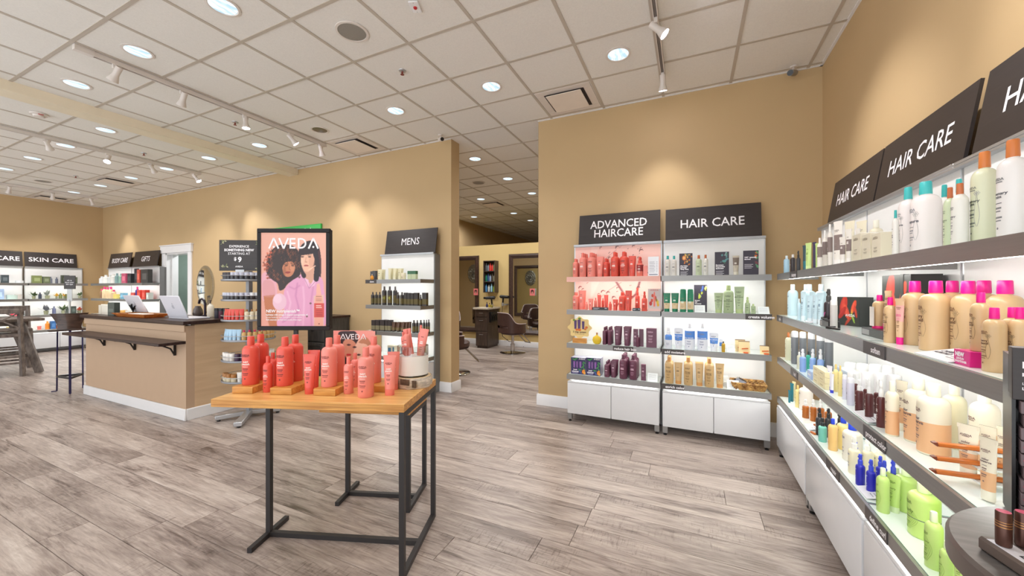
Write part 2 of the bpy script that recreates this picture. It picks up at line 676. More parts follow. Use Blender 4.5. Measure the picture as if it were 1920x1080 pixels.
structure('wall_salon_side', MB().box(-9.1, -8.9, YW + .2, YP + .16, 0, H + .03).box(-8.9, -6.4, YP + .16, YP + .3, 2.5, H + .03), M_WALL2)
structure('wall_salon_right', MB().box(XR, XR + .2, YW + .2, 17, 0, H + .03), M_WALL2)
M_TEAL = mat('grey_green_paint', (122, 142, 134), .7, vary=.03)
structure('wall_store_room', MB().box(DX0 - .5, -9.12, YW + 1.5, YW + 1.6, 0, 2.6).box(DX0 - .55, DX0 - .5, YW + .2, YW + 1.6, 0, 2.6)
          .box(-9.17, -9.12, YW + .2, YW + 1.5, 0, 2.6).box(DX0 - .55, -9.12, YW + .2, YW + 1.6, 2.6, 2.65), M_TEAL)


def skirting(pts, name, h=.135, t=.018):
    """Board along the points; the wall is on the left of the walking direction."""
    mb = MB()
    for (x1, y1), (x2, y2) in zip(pts, pts[1:]):
        d = Vector((x2 - x1, y2 - y1, 0)); n = Vector((d.y, -d.x, 0)).normalized() * t; e = d.normalized() * t
        p = [Vector((x1, y1, 0)), Vector((x2, y2, 0)), Vector((x2, y2, 0)) + n + e, Vector((x1, y1, 0)) + n - e]
        up = Vector((0, 0, h))
        lean = -n * .45
        q = [v + up for v in p[:2]] + [p[2] + up + lean - Vector((0, 0, .002)), p[3] + up + lean]
        mid = [p[2] + up * .86, p[3] + up * .86]
        mb.add([*p, q[0], q[1], q[2], q[3], mid[0], mid[1]], [(3, 2, 8, 9), (9, 8, 6, 7), (7, 6, 5, 4), (0, 3, 9, 7, 4), (2, 1, 5, 6, 8)])
    return structure(name, mb, M_TRIM)


skirting([(XL, YW), (DX0 - .16, YW)], 'baseboard_back')
skirting([(DX1 + .13, YW), (OPL, YW), (OPL, YW + .2)], 'baseboard_opening_left')
skirting([(OPR, YW + .2), (OPR, YW), (XR, YW)], 'baseboard_opening_right')
skirting([(XR, YW), (XR, -1)], 'baseboard_right')
skirting([(XL, -1), (XL, YW)], 'baseboard_left')
skirting([(-8.9, YP), (1.1, YP)], 'baseboard_salon')

# ---- doorway frame
dr = ob('door_1', MB().box(DX0 - .14, DX0, YW - .03, YW, 0, DH).box(DX1, DX1 + .13, YW - .03, YW, 0, DH).mesh('door_casing', M_TRIM, bevel=.004), kind='structure')
part('head_casing', MB().box(DX0 - .17, DX1 + .16, YW - .045, YW, DH, DH + .15).box(DX0 - .19, DX1 + .18, YW - .055, YW, DH + .15, DH + .175), M_TRIM, dr, bevel=.004)
part('jamb', MB().box(DX0, DX0 + .03, YW - .01, YW + .2, 0, DH).box(DX0 + .03, DX0 + .05, YW + .08, YW + .12, 0, DH), M_TRIM, dr)
part('jamb', MB().box(DX1 - .03, DX1, YW - .01, YW + .2, 0, DH), M_TRIM, dr)
part('head_jamb', MB().box(DX0, DX1, YW - .01, YW + .2, DH - .03, DH), M_TRIM, dr)

# unseen fill light added to brighten the store room behind the doorway
sl = bpy.data.lights.new('store_room_fill', 'AREA')
sl.shape = 'DISK'; sl.size = .3; sl.energy = 22
slo = bpy.data.objects.new('store_room_fill', sl)
slo.location = (-9.9, YW + .85, 2.58)
COL.objects.link(slo)

# ================================================================== CEILING FITTINGS
ORD = ['first', 'second', 'third', 'fourth', 'fifth', 'sixth', 'seventh', 'eighth', 'ninth', 'tenth', 'eleventh', 'twelfth', 'thirteenth', 'fourteenth', 'fifteenth', 'sixteenth', 'seventeenth', 'eighteenth', 'nineteenth', 'twentieth']
M_REFL = mat('silver_reflector', (214, 222, 230), .2, .6, vary=.03)
dl_trim = MB().lathe([(.106, H + .003), (.109, H - .004), (.094, H - .006), (.09, H - .001)], 28).mesh('trim_ring', M_LAMPW)
dl_refl = MB().lathe([(.09, H - .001), (.06, H + .0015)], 28, 0).mesh('reflector', M_REFL)
dl_lens = MB().lathe([(.088, H - .0025), (.05, H - .0045), (.0001, H - .005)], 28).mesh('lens', M_DLIGHT)
dl_dark = MB().lathe([(.088, H - .0025), (.05, H - .0045), (.0001, H - .005)], 28).mesh('lens', mat('unlit_lamp_reflector', (120, 116, 110), .25, .8, vary=.25, scale=40))


def beam(w, wide):
    l = bpy.data.lights.new('lamp_beam', 'SPOT')
    l.energy = w; l.color = (1, .99, .98); l.spot_size = R(wide); l.spot_blend = 1.0; l.shadow_soft_size = .08
    return l


dl_light, dl_light2 = beam(DOWN_SPOT, 118), beam(DOWN_SPOT * 1.35, 172)


def downlight(x, y, label, group, lit=True):
    t = thing('downlight', label, 'ceiling light', (x, y, 0), 0, group)
    ob('trim_ring', dl_trim, t)
    ob('lens', dl_lens if lit else dl_dark, t)
    if lit:
        lo = bpy.data.objects.new('lamp_beam', dl_light if y < YW else dl_light2)
        lo.parent = t; lo.location = (0, 0, H - .012)
        COL.objects.link(lo)
    return t


main_far = [-.57, -1.83, -3.08, -4.34, -5.59]
for k, x in enumerate(main_far):
    downlight(x, 3.43, ['round white downlight right of the track above the HAIR CARE signs', 'round downlight beside the air vent in front of the salon opening',
                        'round downlight nearest the camera on the opening wall corner', 'unlit round downlight with a dark reflector near the first vent',
                        'lit downlight between the long track and the ceiling bulkhead'][k], 'downlights in the main sales ceiling', lit=k != 3)
for k, x in enumerate([-3.08, -4.34, -5.59]):
    downlight(x, 1.63, ['large downlight at the top edge of the photo', 'downlight just right of the end of the long track', 'downlight between the long track and the cream bulkhead'][k],
              'downlights in the main sales ceiling')
for k, x in enumerate([-6.86, -8.12, -9.37, -10.63, -11.88]):
    downlight(x, 3.43, f'downlight beyond the bulkhead in the far row, {ORD[k]} from the right', 'downlights beyond the bulkhead')
    downlight(x, 2.26, f'downlight beyond the bulkhead in the near row, {ORD[k]} from the right', 'downlights beyond the bulkhead')
for k, x in enumerate([-.57, -1.83]):
    downlight(x, 1.33, f'round downlight above the floor by the right wall, out of frame, {ORD[k]} from the wall', 'downlights above the front of the shop')
for k, x in enumerate((-1.2, -3.7, -6.2, -8.7, -11.2)):
    downlight(x, -.77, f'round downlight above the shop front, out of frame, {ORD[k]} from the right wall', 'downlights above the front of the shop')
n = 0
for x, y in ((-3.08, 5.23), (-3.08, 6.43), (-4.34, 6.43), (-3.08, 7.63), (-4.34, 7.63), (-4.34, 9.43), (-5.59, 9.43), (-4.34, 10.63), (-3.08, 9.43), (-1.83, 5.23), (-1.83, 7.63), (-5.59, 6.43), (-5.59, 7.63)):
    if n < 8:
        lb = ['nearest downlight in the salon ceiling seen through the opening', 'second salon downlight straight behind the nearest one', 'salon downlight cut off by the left edge of the opening',
              'salon downlight at the right edge of the opening', 'salon downlight just before the salon air vent', 'salon downlight right of centre above the partition top',
              'small far salon downlight left above the partition', 'farthest salon downlight near the sloping wall line'][n]
    else:
        lb = f'salon downlight hidden beside the row seen through the opening, {ORD[n - 8]} of five'
    downlight(x, y, lb, 'downlights in the salon ceiling')
    n += 1

# track lighting
def track(x, y0, y1, label):
    t = thing('lighting_track', label, 'light track', (x, 0, 0))
    part('rail', MB().box(-.018, .018, y0, y1, H - .035, H - .002).box(-.018, -.012, y0, y1, H - .045, H - .035).box(.012, .018, y0, y1, H - .045, H - .035), M_LAMPW, t)
    part('conductor_groove', MB().box(-.011, .011, y0 + .02, y1 - .02, H - .037, H - .035), mat('grey_groove', (120, 112, 108), .6), t)
    part('feed_box', MB().box(-.024, .024, y0 - .02, y0 + .1, H - .046, H), M_LAMPW, t)
    return t


track(-4.69, 1.37, 3.80, 'long white track with five spotlights before the bulkhead')
track(-7.85, .2, 3.80, 'white track of spotlights beyond the cream bulkhead')
track(-12.07, .6, 3.85, 'farthest white track above the SKIN CARE wall')
track(-.23, .2, 3.95, 'white track near the right wall before the HAIR CARE bays')

head_body = MB().lathe([(.036, 0), (.038, .004), (.036, .09), (.037, .12), (.05, .16), (.062, .20), (.0625, .205), (.056, .205), (.052, .19)], 20).mesh('lamp_body', M_LAMPW)
head_lens = MB().lathe([(.055, .199), (.0001, .2)], 20).mesh('lens', M_SPOTLENS)
head_stem = MB().box(-.012, .012, -.03, .03, H - .075, H - .035).cyl((0, 0, H - .075), (0, 0, H - .10), .007, seg=8).mesh('stem', M_LAMPW)


def spot(x, y, target, label, group, power=1.):
    t = thing('track_spotlight', label, 'spotlight', (x, y, 0), 0, group)
    ob('stem', head_stem, t)
    top = Vector((0, 0, H - .10))
    d = (Vector(target) - Vector((x, y, H - .2))).normalized()
    q = Vector((0, 0, 1)).rotation_difference(d)
    b = ob('lamp_body', head_body, t, top - d * .05)
    b.rotation_mode = 'QUATERNION'; b.rotation_quaternion = q
    b.scale = (.68, .68, .68)
    ob('lens', head_lens, b)
    l = bpy.data.lights.new('spot_beam', 'SPOT')
    l.energy = TRACK_SPOT * power * 4
    l.color = (1, .97, .95)
    l.spot_size = R(62); l.spot_blend = .9; l.shadow_soft_size = .05
    lo = bpy.data.objects.new('spot_beam', l)
    lo.parent = t
    lo.location = top + d * .105
    lo.rotation_mode = 'QUATERNION'; lo.rotation_quaternion = Vector((0, 0, -1)).rotation_difference(d)
    COL.objects.link(lo)


G = 'spotlights on the long track'
spot(-4.69, 1.62, (-6.0, 1.3, 1.5), 'glaring spotlight at the near end of the long track', G, .5)
spot(-4.69, 2.12, (-6.2, 2.2, 1.0), 'second spotlight along the long track, aimed left', G, .5)
spot(-4.69, 2.72, (-4.5, 2.8, .9), 'third spotlight along the long track, pointing straight down', G, .7)
spot(-4.69, 3.28, (-4.1, 4.3, 1.9), 'fourth spotlight along the long track, aimed right', G)
spot(-4.69, 3.72, (-4.95, 4.4, 1.9), 'last spotlight of the long track by the wall', G)
G = 'spotlights on the track beyond the bulkhead'
spot(-7.85, 2.02, (-10.5, 4.0, .6), 'unlit looking spotlight nearest on the track beyond the bulkhead', G, .6)
spot(-7.85, 2.62, (-6.6, 1.6, .6), 'starry glaring spotlight in the middle beyond the bulkhead', G, .6)
spot(-7.85, 3.12, (-8.6, 4.4, 1.8), 'third spotlight beyond the bulkhead, turned from the camera', G)
spot(-7.85, 3.72, (-7.0, 4.4, 1.9), 'last spotlight beyond the bulkhead near the wall', G)
G = 'spotlights on the farthest track'
spot(-12.07, 2.62, (-13.3, 2.6, 1.6), 'left one of three spotlights on the farthest track', G)
spot(-12.07, 3.18, (-13.3, 3.5, 1.6), 'middle one of three spotlights on the farthest track', G)
spot(-12.07, 3.75, (-12.2, 4.3, 1.8), 'right one of three spotlights on the farthest track', G)
G = 'spotlights on the right-hand track'
spot(-.23, 3.05, (1.0, 3.1, 2.0), 'tilted spotlight on the right-hand track above the vent', G, 1.1)
spot(-.23, 3.85, (-.25, 4.4, 1.7), 'spotlight by the wall between the HAIR CARE signs', G, .62)
spot(-.23, 2.42, (.95, 1.6, 2.0), 'spotlight cut by the top edge on the right-hand track', G, 1.1)
spot(-.23, 1.0, (1.0, 2.3, 2.1), 'right-hand track spotlight above the picture', G, 1.1)

# speakers, vents, sensors
def speaker(x, y, label):
    t = thing('ceiling_speaker', label, 'speaker', (x, y, 0))
    part('grille', MB().lathe([(.108, H - .003), (.06, H - .006), (.0001, H - .007)], 28), M_GREYGRILLE, t)
    part('trim_ring', MB().lathe([(.128, H), (.126, H - .006), (.108, H - .007), (.107, H - .001)], 28), M_LAMPW, t)


speaker(-2.45, 2.23, 'round grey ceiling speaker near the top of the photo')
speaker(-11.2, 2.83, 'round ceiling speaker beyond the farthest track light')
speaker(-3.71, 6.43, 'round grey speaker in the salon ceiling')


def vent(i, j, label):
    t = thing('air_vent', label, 'vent', (GX0 + GXS * i, GY0 + GYS * j, 0))
    part('frame', MB().box(.02, .607, .02, .10, H - .006, H + .004).box(.02, .607, .5, .58, H - .006, H + .004).box(.02, .10, .1, .5, H - .006, H + .004).box(.527, .607, .1, .5, H - .006, H + .004), M_LAMPW, t, bevel=.003)
    part('duct_throat', MB().box(.1, .527, .1, .5, H - .0045, H + .0015), mat('dark_duct', (58, 50, 50), .8), t)
    part('diffuser_plate', MB().box(.125, .502, .085, .475, H - .028, H - .024).box(.2, .215, .2, .4, H - .024, H), mat('vent_plate', (236, 226, 216), .5, vary=.02), t, bevel=.004)


vent(-1, 1, 'square plate air vent beside the right-hand bay of the opening')
vent(-6, 1, 'square air vent above the picture wall with a dark slot')
vent(-15, 0, 'air vent beyond the bulkhead near the far wall')
vent(-20, 0, 'air vent in the far left corner of the ceiling')
vent(-6, 8, 'air vent in the salon ceiling')


def sprinkler(x, y, label, cat='sprinkler'):
    t = thing('fire_sprinkler', label, cat, (x, y, 0))
    part('escutcheon', MB().lathe([(.035, H + .002), (.033, H - .004), (.012, H - .008)], 16), M_ALU, t)
    part('sprinkler_head', MB().cyl((0, 0, H - .005), (0, 0, H - .03), .008, seg=8).cyl((0, 0, H - .034), (0, 0, H - .036), .018, seg=12).bar((-.012, 0, H - .01), (-.004, 0, H - .034), .003).bar((.012, 0, H - .01), (.004, 0, H - .034), .003), mat('red_bronze', (140, 70, 60), .4, .5), t)


sprinkler(-2.46, 2.83, 'fire sprinkler between the grey speaker and the opening')
sprinkler(-5.09, 2.83, 'fire sprinkler beside the third spotlight of the long track')
sprinkler(-7.5, 2.89, 'fire sprinkler beyond the bulkhead beside its track')
sprinkler(-10.14, 2.95, 'small far fire sprinkler above the left counter end')
t = thing('strobe_plate', 'white rectangular alarm plate with a red dot on the ceiling', 'alarm', (-1.81, 2.22, 0), .35)
part('plate', MB().box(-.035, .035, -.055, .055, H - .012, H - .001), M_TRIM, t, bevel=.003)
part('indicator', MB().lathe([(.014, H - .012), (.012, H - .02), (.0001, H - .022)], 12), flat((190, 40, 50)), t)
part('screw', MB().lathe([(.004, H - .012), (.0001, H - .014)], 8, c=(0, .044, 0)).lathe([(.004, H - .012), (.0001, H - .014)], 8, c=(0, -.044, 0)), M_ALU, t)
t = thing('smoke_detector', 'white round smoke detector with red mark before the second track', 'smoke detector', (-6.93, 1.72, 0))
part('base', MB().lathe([(.075, H), (.075, H - .012), (.07, H - .018), (.05, H - .02)], 24), M_LAMPW, t)
part('sensor_cap', MB().lathe([(.05, H - .02), (.045, H - .04), (.0001, H - .046)], 20), M_LAMPW, t)
part('red_mark', MB().box(.045, .068, -.02, .02, H - .022, H - .017), flat((190, 50, 50)), t)


def cctv(x, y, z, rz, label, dark):
    t = thing('security_camera', label, 'security camera', (x, y, z), rz)
    part('bracket', MB().lathe([(.03, 0), (.03, -.012), (.012, -.016)], 14).cyl((0, 0, -.012), (0, -.02, -.05), .009, seg=8), M_LAMPW, t)
    b = part('housing', MB().cyl((0, .03, -.05), (0, -.08, -.085), .027, seg=16), M_LAMPW if not dark else mat('grey_housing', (150, 142, 130), .4), t)
    part('lens_glass', MB().cyl((0, -.078, -.0844), (0, -.0855, -.0868), .024, seg=16), M_BLACKG, b)


cctv(.87, 4.3, H, -.5, 'security camera on the ceiling by the right wall corner', True)
cctv(-3.02, 4.22, H, .9, 'white security camera at the left edge of the salon opening', False)

# ================================================================== SHELVING BAYS
def canvas_drops(w, h, nx, ny, seed, ring=None):
    a = Art(w, h, nx, ny, (252, 202, 192))
    a.grade((254, 216, 206), lambda X, Y: .8 * (1 - Y) * X)
    a.poly([(.2, 0), (.3, 0), (.22, .55), (.19, .6)], (255, 222, 212), .6, 3)
    a.line([(.3, .62), (.42, .3), (.56, .02)], .004, (205, 140, 135), .7)
    r = random.Random(seed)
    for _ in range(34):
        x, y, q = r.uniform(.02, .98), r.uniform(.03, .97), r.choice([.005, .008, .012, .017, .024])
        a.oval(x, y, q, q * w / h, (96, 52, 52), .75, 0)
        a.oval(x + q * .25, y + q * .45 * w / h, q * .9, q * .9 * w / h, (255, 205, 192), 1, 0)
    if ring:
        a.line([(ring, .0), (ring + .1, .5), (ring + .17, .62), (ring + .23, .45), (ring + .27, 0)], .012, (120, 70, 75), .8)
    return a


SHELF_Z = (1.55, 1.20, .84, .503)
DEP = .305


def shelf_part(root, w, z, mats=None, strip=True, tag=None, tagx=.0, name='shelf'):
    f = M_STEEL if mats is None else mats
    s = part(name, MB().box(0, w, 0, .012, z - .052, z).box(.004, w - .004, .012, DEP - .005, z - .024, z - .007).box(0, .006, .012, DEP - .02, z - .05, z).box(w - .006, w, .012, DEP - .02, z - .05, z), f, root)
    ob('glass_top', MB().box(.01, w - .01, .014, DEP - .006, z - .006, z + .0005, 1, 0).mesh('glass_top', [M_GLASSTOP, M_GLASSEDGE], smooth=False), s)
    if strip:
        ob('led_strip', MB().box(.06, w - .06, .055, .085, z - .046, z - .026, 0).mesh('led_strip', M_STRIP, smooth=False), s)
    if tag:
        ob('shelf_label', MB().box(tagx, tagx + .2, -.003, 0, z - .052, z).mesh('shelf_label', M_LABEL, smooth=False), s)
        mb = MB()
        put_text(mb, tag, .034, tagx + .12, -.0034, z - .028, bold=.0008)
        ob('lettering', mb.mesh('lettering', M_INKW, smooth=False), s)
    return s


def bay(x, y, rz, w, label, tags=(None,) * 4, coral=False, sides=(False, False), doors=2, group='lit shelving bays', shelves=(0, 1, 2, 3)):
    t = thing('display_bay', label, 'display shelf', (x, y, 0), rz, group)
    part('back_panel', MB().box(.012, w - .012, DEP - .004, DEP + .012, .42, 1.90), M_PANEL, t)
    for xx in (0, w - .016):
        part('upright', MB().box(xx, xx + .016, DEP, DEP + .05, 0, 1.905), M_ALU, t)
    part('sign_ledge', MB().box(0, w, DEP - .03, DEP + .05, 1.90, 1.912).box(0, w, DEP - .03, DEP - .025, 1.912, 1.925), M_ALU, t, bevel=.002)
    for k, xx in enumerate((0, w)):
        if sides[k]:
            part('side_panel', MB().box(xx - .004, xx + .012, DEP - .01, DEP + .105, 0, 1.9), mat('grey_side_panel', (120, 120, 120), .5), t)
    if coral:
        for i, (z0, z1) in enumerate(((1.56, 1.895), (1.205, 1.50))):
            a = canvas_drops(w - .03, z1 - z0, 150, 54, 11 + i, .5 if i else None)
            ob('graphic_panel', a.mesh('graphic_panel'), t, (.015, DEP - .008, z0), label='coral graphic panel printed with water drops')
    for i in shelves:
        z = SHELF_Z[i]
        m = mat('coral_shelf_wrap', (240, 186, 174), .45, vary=.05, scale=6) if (coral and i == 0) else None
        tg = tags[i]
        shelf_part(t, w, z, m, True, tg[0] if tg else None, (w * tg[1] if tg else 0))
    c = part('cabinet', MB().box(.008, w - .008, .012, DEP + .02, .095, .43), M_WHITE, t, bevel=.008)
    ob('light_lip', MB().box(.01, w - .01, -.004, .03, .418, .432).mesh('light_lip', M_WHITE, bevel=.004), c)
    dw = (w - .016) / doors
    for d in range(doors):
        ob('door', MB().box(.008 + dw * d + .0025, .008 + dw * (d + 1) - .0025, -.006, .012, .088, .417).mesh('door', M_WHITE, bevel=.006, seg=2), c)
    for xx in (.01, w - .055):
        for yy in (.01, .25):
            f = part('foot', MB().box(xx, xx + .045, yy, yy + .03, .022, .095), M_STEEL, t)
            ob('levelling_pad', MB().lathe([(.016, 0), (.016, .01), (.006, .012), (.006, .024)], 10, c=(xx + .022, yy + .015, 0)).mesh('levelling_pad', M_BLACKG), f)
    return t


def sign(x, y, z, rz, w, h, words, label, size, lean=.16, name='bay_sign', dy=0., group='charcoal category signs', bold=.0, wide=1.):
    """A board resting on a ledge and leaning back; x is the left end seen from the front."""
    t = thing(name, label, 'sign', (x, y, z), rz, group)
    t.rotation_euler = (-lean, 0, rz)
    part('board', MB().box(0, w, 0, .012, 0, h, 0), M_SIGN, t)
    mb = MB()
    lines = words.split('\n')
    for i, s in enumerate(lines):
        put_text(mb, s, size, w / 2, -.0012, h / 2 + dy - (i - (len(lines) - 1) / 2) * size * .83, bold=bold, wide=wide)
    part('lettering', mb, M_INKW, t)
    return t


FY, FX = 3.985, .68
LT = M_SIGN
# back wall: two bays under the ADVANCED HAIRCARE and HAIR CARE signs
bay(-1.205, FY, 0, .945, 'lit shelving bay with coral back panel under the ADVANCED HAIRCARE sign', (None, None, ('reduce hair loss', .52), None), True)
bay(-.25, FY, 0, .90, 'lit white shelving bay under the back wall HAIR CARE sign', (None, ('create volume', .78), ('add moisture', .0), ('enrich color', .0)))
sign(-1.152, 4.272, 1.913, 0, .87, .355, 'ADVANCED\nHAIRCARE', 'charcoal sign reading ADVANCED HAIRCARE above the coral bay', .125, bold=.0012, wide=.9)
sign(-.23, 4.272, 1.913, 0, .85, .345, 'HAIR CARE', 'charcoal HAIR CARE sign on the back wall beside ADVANCED HAIRCARE', .125, bold=.001, wide=.92)
# mens bay
bay(-4.12, FY, 0, .955, 'lit grey sided shelving bay under the MENS sign', (('shave', 0), None, ('style', .0), None), sides=(False, True))
sign(-4.045, 4.272, 1.913, 0, .90, .36, 'MENS', 'charcoal sign reading MENS left of the salon opening', .145, wide=.9)
# right wall
RZ = -PI / 2
bay(FX, 3.93, RZ, .9, 'farthest white shelving bay on the right wall, by the corner', (('hairspray', .52), ('style', .0), ('hold', .55), None), group='right wall shelving bays', doors=1)
bay(FX, 3.03, RZ, .9, 'middle white shelving bay on the right wall', (None, None, None, ('repair', .45)), group='right wall shelving bays', doors=1)
bay(FX, 2.13, RZ, .9, 'nearest white shelving bay on the right wall', (None, ('soften', 0), ('protect color', 0), ('define curl', .02)), group='right wall shelving bays', doors=1)
G = 'HAIR CARE signs along the right wall'
sign(.975, 3.76, 1.913, RZ, .82, .335, 'HAIR CARE', 'farthest HAIR CARE sign leaning on the right wall shelving', .125, bold=.001, wide=.9, group=G)
sign(.975, 2.92, 1.913, RZ, .80, .335, 'HAIR CARE', 'middle HAIR CARE sign leaning on the right wall shelving', .125, bold=.001, wide=.92, group=G)
sign(.975, 2.07, 1.913, RZ, .82, .335, 'HAIR CARE', 'nearest HAIR CARE sign, cut off by the right photo edge', .125, bold=.001, wide=.92, group=G)
# far left wall (faces +x) and the bays beside the doorway
LZ = PI / 2
bay(-13.13, 3.12, LZ, .90, 'lit shelving bay under the SKIN CARE sign on the far left wall', (None, None, None, None), group='far left shelving bays')
bay(-13.13, 2.20, LZ, .90, 'lit shelving bay cut by the left photo edge', (None, None, None, None), group='far left shelving bays')
sign(-13.417, 3.13, 1.913, LZ, .80, .345, 'SKIN CARE', 'charcoal sign reading SKIN CARE on the far left wall', .135, bold=.002, wide=1.05)
sign(-13.417, 2.28, 1.913, LZ, .82, .345, 'BODY CARE', 'charcoal sign ending in ARE at the left photo edge', .135, bold=.002, wide=1.0)
bay(-12.86, FY, 0, 1.16, 'lit shelving bay under the BODY CARE sign in the far corner', (None,) * 4, group='far left shelving bays')
bay(-11.69, FY, 0, 1.27, 'lit grey sided bay under the GIFTS sign by the doorway', (None,) * 4, sides=(False, True), group='far left shelving bays')
sign(-12.85, 4.272, 1.913, 0, 1.07, .365, 'BODY CARE', 'charcoal sign reading BODY CARE above the far corner bay', .155, bold=.0008, wide=.92)
sign(-11.63, 4.272, 1.913, 0, 1.09, .365, 'GIFTS', 'charcoal sign reading GIFTS left of the white doorway', .165, bold=.0008, wide=.92)

# ================================================================== DISPLAY TABLES (two nesting frames)
TA = R(19.8)


def tloc(a, b):
    return (a * math.cos(TA) - b * math.sin(TA), a * math.sin(TA) + b * math.cos(TA))


def display_table(a0, a1, b0, b1, zt, legx, foot, label):
    """a along the front, b towards the back, in the table's own rotated axes."""
    cx, cy = tloc(a0, b0)
    t = thing('display_table', label, 'table', (cx, cy, 0), TA, 'bamboo display tables')
    w, d = a1 - a0, b1 - b0
    part('tabletop', MB().box(0, w, 0, d, zt - .04, zt, 1, 0), [M_BAMBOO, M_BAMBOOE], t, bevel=.002)
    s = .026
    fr = .03
    zt2 = zt - .04
    e = w - s
    part('leg', MB().box(e, w, 0, s, 0, zt2), M_BLACK, t)
    part('leg', MB().box(e, w, d - s, d, 0, zt2), M_BLACK, t)
    part('top_rail', MB().box(e, w, s, d - s, zt2 - s, zt2), M_BLACK, t)
    part('floor_rail', MB().box(e, w, s, d - s, 0, s), M_BLACK, t)
    m = d / 2
    part('leg', MB().box(legx, legx + s, m - s / 2, m + s / 2, s, zt2), M_BLACK, t)
    part('foot_bar', MB().box(legx, legx + s, m - foot / 2, m + foot / 2, 0, s), M_BLACK, t)
    part('stretcher', MB().box(legx + s, e, m - s / 2, m + s / 2, 0, s), M_BLACK, t)
    part('top_brace', MB().box(legx + s, e, m - s / 2, m + s / 2, zt2 - s, zt2), M_BLACK, t)
    return t


display_table(-1.706, -.69, 1.80, 2.337, .86, .10, .30, 'bamboo topped display table on a black steel frame holding coral bottles')
display_table(-1.47, -.865, 2.352, 2.70, .66, .09, .28, 'lower nested bamboo table behind the coral bottle table')

M_BLOCK = wood('bamboo_block', (186, 122, 48), (224, 164, 84), (3, 30, 30), .35, 2.2)


def block(x, y, w, d, h, lb):
    t = thing('riser_block', lb, 'riser', (x, y, .86), TA, 'bamboo riser blocks')
    part('bamboo_block', MB().box(0, w, 0, d, 0, h), M_BLOCK, t, bevel=.002)


BL = .036
block(-2.2335, 1.226, .118, .235, BL, 'leftmost bamboo riser block on the coral bottle table')
block(-2.0235, 1.296, .122, .235, BL, 'middle bamboo riser block beside the coral tube')
block(-1.796, 1.379, .122, .235, BL, 'third bamboo riser block under two pale coral bottles')
block(-1.607, 1.545, .115, .17, BL, 'rear bamboo riser block behind the frontmost pale coral bottle')

